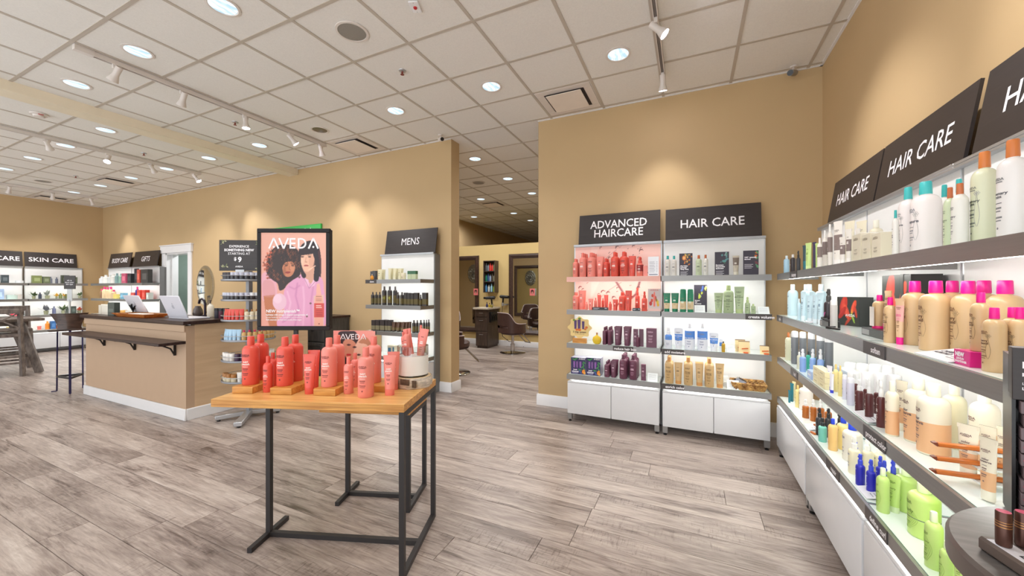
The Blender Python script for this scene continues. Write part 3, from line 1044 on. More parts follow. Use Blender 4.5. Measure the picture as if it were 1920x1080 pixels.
# ================================================================== FRAMED POSTER ON A STAND
def two_faces():
    a = Art(.415, .598, 176, 252, (228, 168, 150))
    a.grade((214, 146, 132), lambda X, Y: .55 * Y)
    a.grade((238, 190, 172), lambda X, Y: .6 * X * (1 - Y))
    q = lambda pts: [((x - 98) / 577, (y - 145) / 820) for x, y in pts]

    def ell(x, y, rx, ry, c, al=1, so=1, an=0.):
        a.oval((x - 98) / 577, (y - 145) / 820, rx / 577, ry / 820, c, al, so, an)
    # right woman: hair behind, neck, shirt
    a.poly(q([(440, 350), (446, 270), (500, 222), (560, 220), (606, 262), (626, 340), (632, 450), (618, 570), (575, 568), (560, 480)]), (38, 24, 34), 1, 1, True)
    a.poly(q([(604, 300), (628, 380), (622, 500), (600, 520)]), (150, 60, 60), .35, 3, True)
    a.poly(q([(488, 470), (572, 450), (580, 600), (500, 600)]), (212, 160, 138), 1, 1)
    a.poly(q([(300, 668), (345, 590), (392, 548), (470, 505), (500, 560), (545, 590), (580, 520), (636, 548), (655, 640), (660, 966), (236, 966), (300, 850)]), (222, 160, 196), 1, 1, True)
    for pts, c in (([(420, 590), (405, 700), (430, 800), (400, 960)], (190, 120, 168)), ([(470, 620), (480, 740), (470, 960)], (240, 196, 220)), ([(560, 620), (540, 760), (545, 960)], (196, 128, 172)),
                   ([(330, 660), (360, 760), (330, 900)], (240, 200, 222)), ([(350, 620), (395, 640), (440, 610)], (196, 128, 172)), ([(600, 600), (618, 760), (612, 950)], (240, 196, 220)), ([(440, 820), (380, 880), (290, 930)], (188, 116, 160))):
        a.line(q(pts), .012, c, .55, 3)
    a.poly(q([(478, 540), (520, 560), (524, 634), (496, 600)]), (236, 190, 216), 1, 1)
    a.poly(q([(528, 628), (560, 560), (592, 560), (570, 610)]), (236, 190, 216), 1, 1)
    a.line(q([(478, 540), (524, 634)]), .004, (168, 100, 146), .8); a.line(q([(592, 560), (528, 630)]), .004, (168, 100, 146), .8)
    # right face
    a.poly(q([(442, 330), (446, 400), (462, 452), (490, 484), (520, 486), (552, 452), (568, 400), (572, 320)]), (236, 186, 160), 1, 1, True)
    ell(548, 400, 26, 60, (214, 158, 134), .6, 4); ell(462, 400, 14, 30, (244, 204, 182), .6, 4)
    a.poly(q([(434, 352), (440, 280), (500, 226), (570, 226), (600, 280), (590, 345), (560, 330), (500, 338), (450, 344)]), (36, 22, 30), 1, 1, True)
    a.poly(q([(560, 330), (596, 300), (616, 420), (608, 560), (566, 560), (572, 460), (576, 390)]), (34, 22, 32), 1, 1, True)
    a.poly(q([(434, 350), (452, 340), (450, 400), (470, 470), (498, 520), (478, 545), (456, 520), (440, 440)]), (44, 28, 34), 1, 1, True)
    for x in (465, 528):
        ell(x, 356, 15, 5, (60, 36, 34), .9, 1); ell(x, 366 - 8, 6, 5, (24, 14, 16), 1, 0); a.line(q([(x - 17, 343), (x + 15, 340)]), .004, (70, 44, 40), .8, 1)
    a.line(q([(498, 360), (490, 398), (503, 404)]), .004, (190, 130, 108), .8, 1); ell(496, 402, 12, 4, (186, 120, 102), .6, 1)
    ell(498, 434, 21, 7, (186, 84, 80), 1, 1); a.line(q([(478, 434), (519, 434)]), .003, (120, 44, 48), .8)
    a.line(q([(520, 470), (548, 456), (578, 436)]), .008, (250, 206, 180), 1, 1)
    # left woman
    a.poly(q([(104, 520), (150, 490), (215, 530), (240, 640), (222, 748), (122, 748), (104, 640)]), (224, 166, 180), 1, 1, True)
    a.poly(q([(120, 700), (222, 690), (226, 800), (240, 966), (172, 966), (138, 840)]), (186, 112, 72), 1, 2)
    a.poly(q([(116, 580), (160, 560), (210, 590), (218, 700), (124, 700)]), (206, 142, 138), .5, 3, True)
    ell(262, 752, 62, 74, (228, 188, 206), 1, 2); ell(246, 726, 36, 40, (240, 208, 222), .7, 5)
    a.poly(q([(142, 470), (150, 390), (180, 315), (240, 262), (310, 248), (380, 262), (424, 300), (438, 360), (450, 450), (440, 520), (380, 560), (330, 600), (300, 640), (262, 650), (244, 590), (200, 560), (160, 520)]), (48, 30, 28), 1, 1, True)
    r = random.Random(5)
    for _ in range(150):
        an, d = r.uniform(-PI, PI), r.uniform(.5, 1.02) ** .7
        x, y = 292 + 142 * d * math.cos(an), 410 + 160 * d * math.sin(an)
        if (x > 300 and y > 385 and x < 405) or x > 445:
            continue
        c = r.choice([(30, 18, 18), (96, 54, 40), (140, 78, 52), (70, 40, 34)])
        if x < 190:
            c = r.choice([(196, 90, 60), (150, 70, 48), (60, 34, 30)])
        pts = [(x + 7 * math.cos(k * 1.3 + an), y + 5 * k + 5 * math.sin(k * 1.3)) for k in range(6)]
        a.line(q(pts), .0045, c, .85, 0)
    for _ in range(46):
        y = r.uniform(300, 560); x = 160 + 20 * math.sin(y / 40) + r.uniform(-28, 10)
        ell(x, y, 8, 7, r.choice([(206, 96, 64), (170, 76, 52), (110, 56, 42)]), .7, 1)
    a.poly(q([(290, 440), (318, 404), (370, 398), (396, 430), (398, 470), (372, 520), (336, 534), (306, 520), (290, 480)]), (196, 126, 92), 1, 1, True)
    ell(372, 450, 22, 36, (216, 150, 116), .6, 5); ell(306, 480, 12, 40, (150, 88, 62), .6, 4)
    ell(322, 434, 15, 5, (42, 22, 18), .9, 1, -.25); ell(378, 434, 14, 5, (42, 22, 18), .9, 1, .1)
    a.line(q([(303, 424), (338, 418)]), .005, (60, 34, 26), .9, 1); a.line(q([(364, 418), (394, 424)]), .005, (60, 34, 26), .9, 1)
    a.line(q([(352, 440), (348, 468), (360, 472)]), .004, (150, 88, 64), .9, 1)
    ell(336, 494, 23, 10, (160, 66, 60), 1, 1, -.1); a.line(q([(314, 494), (358, 492)]), .003, (90, 30, 30), .9)
    for _ in range(26):
        x, y = r.uniform(270, 420), r.uniform(300, 400)
        a.line(q([(x + 6 * math.cos(k * 1.4), y + 6 * k) for k in range(6)]), .005, r.choice([(36, 22, 22), (80, 46, 36), (126, 72, 48)]), .9, 0)
    for x, y in ((438, 536), (536, 766), (505, 880)):
        ell(x, y, 9, 8, (70, 44, 44), 1, 0); ell(x, y, 5, 4, (150, 110, 96), 1, 0)
    # the product at the lower right
    a.poly(q([(566, 700), (655, 690), (655, 966), (566, 966)]), (224, 196, 172), .75, 2)
    a.poly(q([(592, 596), (616, 590), (632, 690), (586, 690)]), (238, 178, 160), 1, 1)
    a.poly(q([(584, 690), (634, 690), (646, 740), (648, 966), (572, 966), (574, 740)]), (232, 168, 146), .9, 1)
    a.poly(q([(568, 766), (656, 766), (656, 890), (568, 890)]), (206, 74, 66), 1, 1)
    for y in (706, 728, 742):
        a.line(q([(586, y), (632, y)]), .004, (120, 70, 60), .6)
    for y in (828, 846, 862, 876):
        a.line(q([(588, y), (640, y)]), .004, (150, 40, 40), .8)
    a.line(q([(588, 786), (628, 786)]), .006, (250, 220, 212), 1); a.line(q([(588, 802), (634, 802)]), .006, (250, 220, 212), 1)
    ell(612, 945, 6, 6, (140, 60, 54), .9, 0)
    return a


def logo(mb, x0, z0, w, h, y, mi=0):
    """Five wide white capitals, the first and last drawn as a chevron with a dot."""
    s = h * .16

    def stroke(p, q):
        d = Vector((q[0] - p[0], q[1] - p[1])).normalized()
        n = Vector((-d.y, d.x)) * s / 2
        mb.add([(x0 + p[0] + n.x, y, z0 + p[1] + n.y), (x0 + p[0] - n.x, y, z0 + p[1] - n.y), (x0 + q[0] - n.x, y, z0 + q[1] - n.y), (x0 + q[0] + n.x, y, z0 + q[1] + n.y)], [(3, 2, 1, 0)], mi)

    def dot(cx, cz):
        vs = [(x0 + cx + s * .62 * math.cos(2 * PI * k / 12), y, z0 + cz + s * .62 * math.sin(2 * PI * k / 12)) for k in range(12)]
        mb.add(vs, [tuple(range(12))], mi)
    u = w / 5.0
    for k in (0, 4):
        c = u * k + u * .5
        stroke((c - u * .48, 0), (c, h)); stroke((c + u * .48, 0), (c, h)); dot(c, h * .16)
    c = u * 1.5
    stroke((c - u * .46, h), (c, 0)); stroke((c + u * .46, h), (c, 0))
    e = u * 2.18
    stroke((e, 0), (e, h))
    for zz in (s / 2, h / 2, h - s / 2):
        stroke((e, zz), (e + u * .52, zz))
    d0 = u * 3.02
    stroke((d0, 0), (d0, h))
    pts = [(d0 + .0, h - s / 2)] + [(d0 + u * .28 + u * .42 * math.sin(a), h / 2 + (h / 2 - s / 2) * math.cos(a)) for a in np.linspace(0, PI, 9)] + [(d0, s / 2)]
    for p, q2 in zip(pts, pts[1:]):
        stroke(p, q2)


# the poster stands square to the shop front, on a post at the back of the table
pt = thing('framed_poster', 'black framed poster of two women on a post above the coral bottles', 'poster', (-2.300, 1.6235, .86), YAW + .01)
PW2, PH2, PZ = .463, .652, .297
part('frame', MB().box(-PW2 / 2, PW2 / 2, -.0, .022, PZ, PZ + .026).box(-PW2 / 2, PW2 / 2, 0, .022, PZ + PH2 - .026, PZ + PH2)
     .box(-PW2 / 2, -PW2 / 2 + .024, 0, .022, PZ + .026, PZ + PH2 - .026).box(PW2 / 2 - .024, PW2 / 2, 0, .022, PZ + .026, PZ + PH2 - .026)
     .box(-PW2 / 2 + .01, PW2 / 2 - .004, .022, .05, PZ + .004, PZ + PH2 - .004), mat('black_frame', (27, 22, 24), .5, vary=.05, spec=.3), pt, bevel=.002)
ar = ob('poster_print', two_faces().mesh('poster_print'), pt, (-.2075, .004, PZ + .027), label='printed photograph of two women with pink shirts')
mb = MB()
logo(mb, -.2075 + .05, PZ + .598 - .075, .315, .068, .0032)
put_text(mb, 'NEW nutriplenish™', .026, -.2075 + .032, .0032, PZ + .122, align='LEFT', bold=.0007)
put_text(mb, 'hydrates with omega-5 organic pomegranate oil', .0148, -.2075 + .032, .0032, PZ + .099, align='LEFT', bold=.0004, wide=.93)
put_text(mb, 'leaves healthier hair, hydration and moisture', .0136, -.2075 + .032, .0032, PZ + .083, align='LEFT', wide=.93)
put_text(mb, '92% naturally derived and cruelty-free vegan', .0136, -.2075 + .032, .0032, PZ + .067, align='LEFT', bold=.0003, wide=.93)
part('lettering', mb, M_INKW, pt)
part('post', MB().box(-.012, .012, .024, .04, .006, PZ + .1), M_BLACK, pt)
part('base_plate', MB().box(-.05, .05, -.05, .03, 0, .007), M_BLACK, pt)

# small card with two faces
def card_faces():
    a = Art(.26, .24, 110, 100, (240, 150, 140))
    a.grade((246, 170, 160), lambda X, Y: X)
    a.poly([(.1, .1), (.2, 0), (.5, 0), (.58, .2), (.6, .6), (.4, 1), (.1, 1), (.16, .5)], (48, 28, 34), 1, 1, True)
    a.poly([(.22, .3), (.33, .2), (.5, .28), (.56, .5), (.44, .75), (.3, .7), (.24, .5)], (214, 150, 124), 1, 1, True)
    a.poly([(.55, .3), (.72, .2), (.9, .35), (.92, .7), (.8, 1), (.5, 1), (.46, .7)], (240, 200, 178), 1, 1, True)
    a.poly([(.6, .3), (.78, .16), (.92, .4), (.9, .6), (.8, .36)], (186, 124, 92), .8, 1, True)
    for x, y in ((.36, .36), (.5, .42), (.6, .62), (.8, .6)):
        a.oval(x, y, .05, .022, (60, 34, 36), .9, 1)
    a.oval(.36, .62, .06, .03, (190, 40, 50), 1, 1); a.oval(.66, .9, .07, .03, (206, 90, 84), 1, 1)
    return a


t = thing('counter_card', 'coral counter card showing two faces behind the pale coral bottles', 'card', (-2.03, 1.70, .86), YAW)
part('board', MB().box(0, .247, .001, .006, 0, .30), flat((240, 160, 150)), t)
ob('card_print', card_faces().mesh('card_print'), t, (.0035, 0, .057))
mb = MB(); logo(mb, .045, .245, .16, .034, -.0006)
part('lettering', mb, M_INKW, t)
part('easel_back', MB().add([(.09, .006, 0), (.16, .006, 0), (.16, .05, 0), (.09, .05, 0), (.125, .006, .2)], [(0, 1, 2, 3), (2, 1, 4), (3, 2, 4), (0, 3, 4)]), flat((230, 226, 222)), t)

# birch slice with a glass cylinder of tubes
M_BARK = mat('birch_bark', (206, 194, 180), .8, vary=.35, scale=26, bump=.4, stretch=(1, 1, 3))
t = thing('birch_slice', 'round slice of birch log with peeling bark on the table corner', 'wood slice', (-1.468, 1.78, .86))
rr = random.Random(2)
ring = [(.106 + rr.uniform(-.006, .006)) for _ in range(40)]
mb = MB()
n = 40
for zi, (z, k) in enumerate(((0, .97), (.004, 1), (.03, 1.02), (.056, 1), (.06, .97))):
    for i in range(n):
        a = 2 * PI * i / n
        mb.v.append((ring[i] * k * math.cos(a), ring[i] * k * math.sin(a), z))
for z in range(4):
    for i in range(n):
        j = (i + 1) % n
        mb.f.append((z * n + i, z * n + j, (z + 1) * n + j, (z + 1) * n + i)); mb.m.append(0)
part('bark', mb, M_BARK, t)
part('cut_face', MB().lathe([(.103, .058), (.1, .0605), (.0001, .0605)], 40), wood('birch_end_grain', (206, 176, 132), (236, 214, 176), (1, 1, 1), .6, 14), t)
part('bark_flake', MB().box(-.07, -.02, -.108, -.102, .02, .056).box(.0, .06, -.109, -.103, .026, .058).box(.062, .09, -.088, -.08, .012, .05), mat('torn_bark', (96, 80, 66), .8, vary=.4, scale=60), t)
t = thing('glass_cylinder', 'glass cylinder vase with white wrap holding coral tubes', 'vase', (-1.468, 1.78, .9205))
M_GLASS = mat('clear_glass', (236, 242, 242), .02, vary=0., trans=1.)
part('glass', MB().lathe([(.0001, 0), (.088, 0), (.088, .172), (.0845, .172), (.0845, .006), (.0001, .006)], 40), M_GLASS, t)
part('white_wrap', MB().lathe([(.0885, .01), (.0885, .118), (.0882, .118), (.0882, .01)], 40), flat((244, 242, 238), .6), t)

# ================================================================== RECEPTION COUNTER
M_CTR = mat('counter_tan_paint', (190, 161, 134), .6, vary=.015)
M_CTR2 = wood('counter_end_laminate', (206, 174, 138), (218, 188, 152), (1, 1, 9), .5, 2)
M_TOP = wood('dark_counter_top', (40, 26, 25), (64, 45, 40), (1.2, 12, 12), .34, 3, 0)
M_TOP.node_tree.nodes['Principled BSDF'].inputs['Specular IOR Level'].default_value = .25
ct = thing('reception_counter', 'tan L-shaped reception counter with dark top and white baseboard', 'counter', (-4.93, 2.25, 0))
part('front_panel', MB().box(-2.48, 0, 0, .08, .12, 1.02).box(-2.48, -2.40, .08, .72, .12, 1.02), M_CTR, ct)
part('front_frieze', MB().box(-2.48, .0, -.018, 0, .955, 1.03), M_CTR, ct, bevel=.003)
part('end_panel', MB().box(-.08, 0, .08, 1.45, .12, 1.03), M_CTR2, ct)
part('inner_cabinet', MB().box(-2.40, -.08, .62, .66, .1, .74).box(-.62, -.58, .66, 1.45, .1, .74).box(-2.4, -.08, .08, .62, .70, .74), M_CTR, ct)
part('worktop', MB().box(-2.53, .045, -.045, .56, 1.035, 1.075).box(-.60, .045, .56, 1.47, 1.035, 1.075), M_TOP, ct, bevel=.004)
part('baseboard', MB().box(-2.50, .02, -.02, 0, 0, .125).box(0, .02, 0, 1.45, 0, .125).box(-2.50, -2.48, 0, .72, 0, .125), M_TRIM, ct, bevel=.005)
lg = part('ledge', MB().box(-2.42, -.0, -.235, -.001, .828, .858), M_TOP, ct, bevel=.003)
for k, x in enumerate((-1.9, -1.1, -.2)):
    pts = [(x, -.19, .822), (x, -.12, .81), (x, -.05, .77), (x, -.016, .70)]
    b = part('bracket', MB().tube(pts, .009, 6).bar((x, -.2, .823), (x, -.012, .823), .022, .01).bar((x, -.012, .826), (x, -.012, .69), .022, .012, up=(1, 0, 0)), M_BLACKG, ct)

# ---- laptops, tray, small things on the counter
M_LAPW = mat('white_polycarbonate', (226, 226, 236), .3, vary=.01)


def laptop(x, y, rz, label, tilt):
    t = thing('laptop', label, 'laptop', (x, y, 1.075), rz, 'white laptops on the reception counter')
    part('keyboard_base', MB().box(-.21, .21, .0, .22, .0, .016), M_LAPW, t, bevel=.004)
    l = part('lid', MB().box(-.21, .21, 0, .012, 0, .27), M_LAPW, t, bevel=.006)
    l.location = (0, .0, .014)
    l.rotation_euler = (tilt, 0, 0)
    # fruit shaped emblem on the lid
    pts = []
    for k in range(40):
        a = 2 * PI * k / 40
        r = .026 * (1 - .16 * math.cos(a - PI / 2) ** 8 - .08 * math.cos(a + PI / 2) ** 10)
        x_, z_ = r * math.cos(a), r * 1.06 * math.sin(a)
        if math.hypot(x_ - .032, z_ - .003) < .014:
            x_ = .0196
        pts.append((x_, z_ + .135))
    mb = MB().add([(a, -.0008, b) for a, b in pts], [tuple(range(40))])
    lf = [(.004 + .008 * math.cos(a), .171 + .011 * math.sin(a)) for a in np.linspace(0, 2 * PI, 12, endpoint=False)]
    mb.add([(a, -.0008, b) for a, b in lf], [tuple(range(12))])
    ob('emblem', mb.mesh('emblem', mat('pearl_grey', (196, 196, 208), .25), smooth=False), l)
    return t


laptop(-6.62, 2.52, .0, 'open white laptop seen from behind behind the wooden tray', .42)
laptop(-5.38, 2.38, .0, 'open white laptop seen from behind near the counter corner', .36)
t = thing('wooden_tray', 'shallow tan wooden tray with papers on the reception counter', 'tray', (-6.24, 2.37, 1.075), .0)
part('tray_base', MB().box(-.27, .27, -.08, .08, .008, .014), wood('tray_wood', (176, 110, 52), (214, 150, 84), (4, 20, 20), .4, 3), t)
part('tray_rim', MB().add([(-.34, -.09, 0), (.34, -.09, 0), (.34, .09, 0), (-.34, .09, 0), (-.42, -.13, .042), (.42, -.13, .042), (.42, .13, .042), (-.42, .13, .042)],
     [(0, 1, 5, 4), (1, 2, 6, 5), (2, 3, 7, 6), (3, 0, 4, 7), (4, 5, 1, 0), (5, 6, 2, 1), (6, 7, 3, 2), (7, 4, 0, 3), (3, 2, 1, 0)]), MATS['tray_wood'], t)
part('papers', MB().box(-.16, .2, -.055, .055, .014, .038), flat((232, 226, 220), .6), t)
t = thing('wire_ornament', 'small dark twisted wire ornament behind the wooden tray', 'ornament', (-6.70, 2.47, 1.075))
mb = MB()
for k in range(6):
    a = k * 1.05
    mb.tube([(0, 0, .06), (.04 * math.cos(a), .02 * math.sin(a), .11), (.07 * math.cos(a), .03 * math.sin(a), .13 + .02 * (k % 2))], .007, 5)
mb.lathe([(.03, 0), (.03, .006), (.008, .012), (.008, .07)], 12)
part('wire_figure', mb, M_BLACKG, t)
t = thing('price_card_box', 'upright dark green box standing at the left counter end', 'box', (-6.80, 2.29, 1.075), .1)
part('box_body', MB().box(-.07, .07, 0, .06, 0, .17), flat((62, 72, 66)), t, bevel=.002)
part('box_label', MB().box(-.05, .05, -.001, 0, .05, .09), flat((92, 104, 96)), t)
for k in range(4):
    t = thing('leaflet_stack', f'white leaflets fanned on the left counter end, {ORD[k]} from the left', 'leaflets', (-7.36 + .11 * k, 2.37, 1.075), .1 * k, 'leaflets on the counter end')
    part('leaflet', MB().box(-.045, .045, 0, .02, 0, .125), flat((226, 220, 206)), t)
    part('leaflet', MB().box(-.04, .05, .022, .04, 0, .135), flat((238, 234, 226)), t)
t = thing('sink_faucet', 'dark gooseneck faucet rising behind the counter corner', 'faucet', (-5.56, 2.74, 1.075))
part('spout', MB().tube([(0, 0, 0), (0, 0, .16), (-.02, 0, .2), (-.07, 0, .22), (-.12, 0, .205), (-.14, 0, .16)], .014, 8), mat('dark_bronze', (52, 44, 56), .3, .6), t)
part('faucet_base', MB().lathe([(.04, 0), (.04, .01), (.02, .02)], 14), MATS['dark_bronze'], t)
part('lever', MB().bar((.0, .02, .05), (.12, .03, .085), .02, .012), MATS['dark_bronze'], t)
t = thing('soap_dispenser', 'cream pump dispenser beside the dark faucet', 'soap dispenser', (-5.40, 2.72, 1.075))
part('bottle_body', MB().lathe([(.034, 0), (.036, .01), (.036, .12), (.028, .145), (.014, .155), (.014, .165)], 16), flat((236, 230, 214)), t)
part('pump', MB().cyl((0, 0, .165), (0, 0, .2), .006, seg=8).bar((.01, 0, .2), (-.04, 0, .2), .014, .012), flat((60, 54, 58)), t)
t = thing('coffee_pot', 'small glass pot beside the dark faucet', 'pot', (-5.68, 2.72, 1.075))
part('pot_body', MB().lathe([(.045, 0), (.055, .03), (.05, .08), (.03, .12), (.03, .13)], 16), mat('smoky_glass', (96, 86, 84), .1, .2), t)
part('pot_handle', MB().tube([(-.03, 0, .11), (-.08, 0, .1), (-.085, 0, .05), (-.045, 0, .02)], .007, 6), M_BLACKG, t)
for k, (c, lb) in enumerate((((60, 58, 70), 'dark'), ((96, 40, 60), 'maroon'), ((70, 90, 86), 'grey green'))):
    t = thing('sample_pot', f'{lb} sample jar on the counter beside the round rack', 'jar', (-5.10 + .066 * k, 2.64 + .012 * k, 1.075), 0, 'sample jars on the counter')
    part('jar_body', MB().lathe([(.028, 0), (.03, .004), (.03, .085)], 14), flat(c), t)
    part('jar_lid', MB().lathe([(.031, .085), (.031, .115), (.028, .118)], 14), flat((40, 38, 44)), t)
# oval mirror on the wall
t = thing('oval_mirror', 'oval frameless wall mirror right of the white doorway', 'mirror', (-8.905, 4.40, 1.49))
mb = MB(); mb.lathe([(1.0, 0), (1.0, .012), (.86, .02), (.0001, .02)], 48, mis=[1, 1, 0], sx=.312, sy=.405)
mb.v = [(x, -z, y) for x, y, z in mb.v]
part('mirror_glass', mb, [M_MIRROR, mat('bevelled_mirror_edge', (190, 186, 172), .12, .8)], t)

# ---- dark cabinet and green sign by the wall behind the poster
t = thing('dark_cabinet', 'dark grey wooden cabinet with doors behind the coral bottles', 'cabinet', (-6.15, 3.93, 0))
M_DKW = wood('charcoal_cabinet_wood', (62, 60, 60), (86, 84, 82), (6, 6, 1.2), .45, 4)
part('carcass', MB().box(0, 1.27, .02, .45, .06, .98), M_DKW, t)
part('counter_slab', MB().box(-.02, 1.29, -.02, .46, .98, 1.01), M_TOP, t)
part('plinth', MB().box(.03, 1.24, .06, .4, 0, .06), M_BLACK, t)
for k in range(3):
    x0 = .02 + .415 * k
    d = part('door', MB().box(x0, x0 + .40, .0, .02, .08, .62), M_DKW, t, bevel=.003)
    ob('door_frame', MB().box(x0, x0 + .40, -.008, 0, .08, .13).box(x0, x0 + .4, -.008, 0, .57, .62).box(x0, x0 + .05, -.008, 0, .13, .57).box(x0 + .35, x0 + .4, -.008, 0, .13, .57).mesh('door_frame', M_DKW, bevel=.002), d)
    d = part('drawer', MB().box(x0, x0 + .40, -.006, .02, .64, .96), M_DKW, t, bevel=.003)
    ob('knob', MB().lathe([(.006, 0), (.006, .02), (.014, .026), (.012, .034)], 12, rot=Matrix.Rotation(PI / 2, 3, 'X'), c=(x0 + .2, -.006, .8)).mesh('knob', M_BLACKG), d)
t = thing('green_wall_sign', 'green printed wall sign half hidden behind the framed poster', 'sign', (-6.98, 4.372, 1.45))
part('board', MB().box(0, 1.47, 0, .024, 0, 1.05), flat((60, 190, 80), .4), t)
a = Art(1.45, 1.03, 60, 44, (46, 170, 78))
a.grade((96, 214, 110), lambda X, Y: X * .8)
a.poly([(0, .2), (.5, .1), (1, .16), (1, .4), (0, .5)], (30, 130, 70), .5, 2)
ob('sign_print', a.mesh('sign_print'), t, (.01, -.001, .01))
mb = MB(); put_text(mb, 'AVEDA', .16, 1.02, -.002, .93, bold=.004)
part('lettering', mb, M_INKW, t)
t = thing('drink_mug', 'dark blue mug on the dark cabinet under the poster', 'mug', (-5.62, 4.05, 1.01))
part('mug_body', MB().lathe([(.036, 0), (.04, .006), (.042, .095), (.038, .095), (.036, .01), (.0001, .009)], 18), flat((46, 52, 80), .25), t)
part('mug_handle', MB().tube([(.04, 0, .08), (.07, 0, .075), (.07, 0, .03), (.04, 0, .022)], .006, 6), flat((46, 52, 80), .25), t)

# ================================================================== SALON BEYOND THE OPENING
CH_N = 40


def salon_chair(x, y, rz, label):
    t = thing('salon_chair', label, 'salon chair', (x, y, 0), rz, 'brown salon styling chairs')
    # shell: open towards -y
    N = 34
    top, bot = [], []
    inner, outer = [], []
    rows = 8
    th = []
    for i in range(N + 1):
        a = -R(128) + 2 * R(128) * i / N
        th.append(a)
    def ztop(a):
        f = abs(a) / R(128)
        return .90 - .235 * (1 / (1 + math.exp(-(f - .44) * 22))) - .01 * f
    def pos(a, z, r):
        s = 1 + .12 * (z - .5) * math.cos(a)
        return (r * 1.03 * math.sin(a), r * math.cos(a) * s + .02, z)
    mb = MB()
    vs = []
    for r in (.315, .275):
        for k in range(rows + 1):
            for a in th:
                z = .46 + (ztop(a) - .46) * k / rows
                vs.append(pos(a, z, r))
    W_ = N + 1
    fs = []
    half = (rows + 1) * W_
    for layer in (0, 1):
        for k in range(rows):
            for i in range(N):
                if k == 2 and abs(th[i] + .12) < .62:
                    continue
                q = [layer * half + k * W_ + i, layer * half + k * W_ + i + 1, layer * half + (k + 1) * W_ + i + 1, layer * half + (k + 1) * W_ + i]
                fs.append(tuple(q if layer else reversed(q)))
    for i in range(N):
        a0, a1 = rows * W_ + i, rows * W_ + i + 1
        fs.append((a0, a1, half + a1, half + a0))
        fs.append((i + 1, i, half + i, half + i + 1))
    for i in (0, N):
        for k in range(rows):
            a0, a1 = k * W_ + i, (k + 1) * W_ + i
            fs.append((a0, a1, half + a1, half + a0) if i else (a1, a0, half + a0, half + a1))
    mb.add(vs, fs)
    part('shell', mb, M_LEATHER, t)
    part('piping', MB().tube([pos(a, ztop(a) + .004, .313) for a in th] , .008, 6), M_PIPING, t)
    part('seat_cushion', MB().lathe([(.24, .44), (.27, .46), (.275, .52), (.25, .545), (.0001, .55)], 24, sy=1.02), M_LEATHER, t, loc=(0, .0, 0))
    part('seat_pan', MB().lathe([(.12, .40), (.26, .425), (.27, .445)], 20), M_LEATHER, t)
    part('column', MB().lathe([(.05, .03), (.05, .2), (.032, .205), (.032, .40)], 16), M_CHROME, t)
    part('base_plate', MB().lathe([(.29, 0), (.29, .012), (.27, .022), (.06, .034), (.05, .036)], 36), M_CHROME, t)
    part('pump_lever', MB().tube([(.03, 0, .24), (.14, .02, .24), (.2, .02, .28)], .009, 6), M_CHROME, t)
    part('footrest', MB().tube([(-.1, -.2, .42), (-.1, -.32, .3), (-.1, -.42, .2), (.1, -.42, .2), (.1, -.32, .3), (.1, -.2, .42)], .011, 6), M_CHROME, t)
    return t


def copy_thing(src, loc, rz, label):
    r = src.copy(); COL.objects.link(r)
    r.location = loc; r.rotation_euler = (0, 0, rz); r['label'] = label
    for ch in src.children:
        c = ch.copy(); COL.objects.link(c); c.parent = r
    return r


ch = salon_chair(-3.575, 7.72, PI - .52, 'brown salon chair with its back turned, in front of the right mirror')
copy_thing(ch, (-3.62, 5.42, 0), PI - .95, 'brown salon chair with white piping cut by the left opening edge')
copy_thing(ch, (-5.3, 7.65, 0), .2, 'brown salon chair reflected in the left salon mirror')
copy_thing(ch, (-4.75, 5.5, 0), PI - .4, 'brown salon chair seen in the right salon mirror')

t = thing('styling_cabinet', 'dark wood styling cabinet with stone top between the salon mirrors', 'cabinet', (-4.68, 7.97, 0))
part('carcass', MB().box(0, .32, .02, .6, .05, .93), M_ESP2, t)
part('plinth', MB().box(.02, .3, .05, .58, 0, .05), M_ESP2, t)
for k, (z0, z1) in enumerate(((.07, .40), (.415, .74), (.755, .915))):
    d = part('drawer', MB().box(.008, .312, 0, .02, z0, z1), M_ESP2, t, bevel=.002)
    ob('drawer_pull', MB().bar((.11, -.018, z1 - .07), (.21, -.018, z1 - .07), .008).bar((.12, 0, z1 - .07), (.12, -.018, z1 - .07), .007).bar((.2, 0, z1 - .07), (.2, -.018, z1 - .07), .007).mesh('drawer_pull', M_ALU), d)
part('stone_top', MB().box(-.05, .36, -.05, .62, .93, .975), mat('speckled_stone', (206, 196, 178), .3, vary=.25, scale=60), t, bevel=.006)
h = part('tool_holder', MB().box(.32, .37, .1, .46, .62, .86), M_BLACKG, t, bevel=.004)
for k in range(4):
    ob('tool_cord', MB().tube([(.37, .14 + .09 * k, .8), (.40, .15 + .09 * k, .74), (.385, .17 + .09 * k, .66)], .012, 6).mesh('tool_cord', M_BLACKG), h)


def dryer(x, y, z, rz, label):
    t = thing('hair_dryer', label, 'hair dryer', (x, y, z), rz, 'black hair dryers in the salon')
    part('barrel', MB().cyl((-.13, 0, .22), (.08, 0, .23), .036, .042, 14).cyl((.08, 0, .23), (.11, 0, .231), .042, .03, 14), M_BLACKG, t)
    part('nozzle', MB().box(-.19, -.13, -.012, .012, .195, .245), M_BLACKG, t)
    part('grip', MB().bar((.02, 0, .2), (.035, 0, .03), .034, .03), M_BLACKG, t)
    part('holder', MB().cyl((.035, 0, 0), (.035, 0, .08), .03, seg=12), M_ALU, t)
    return t


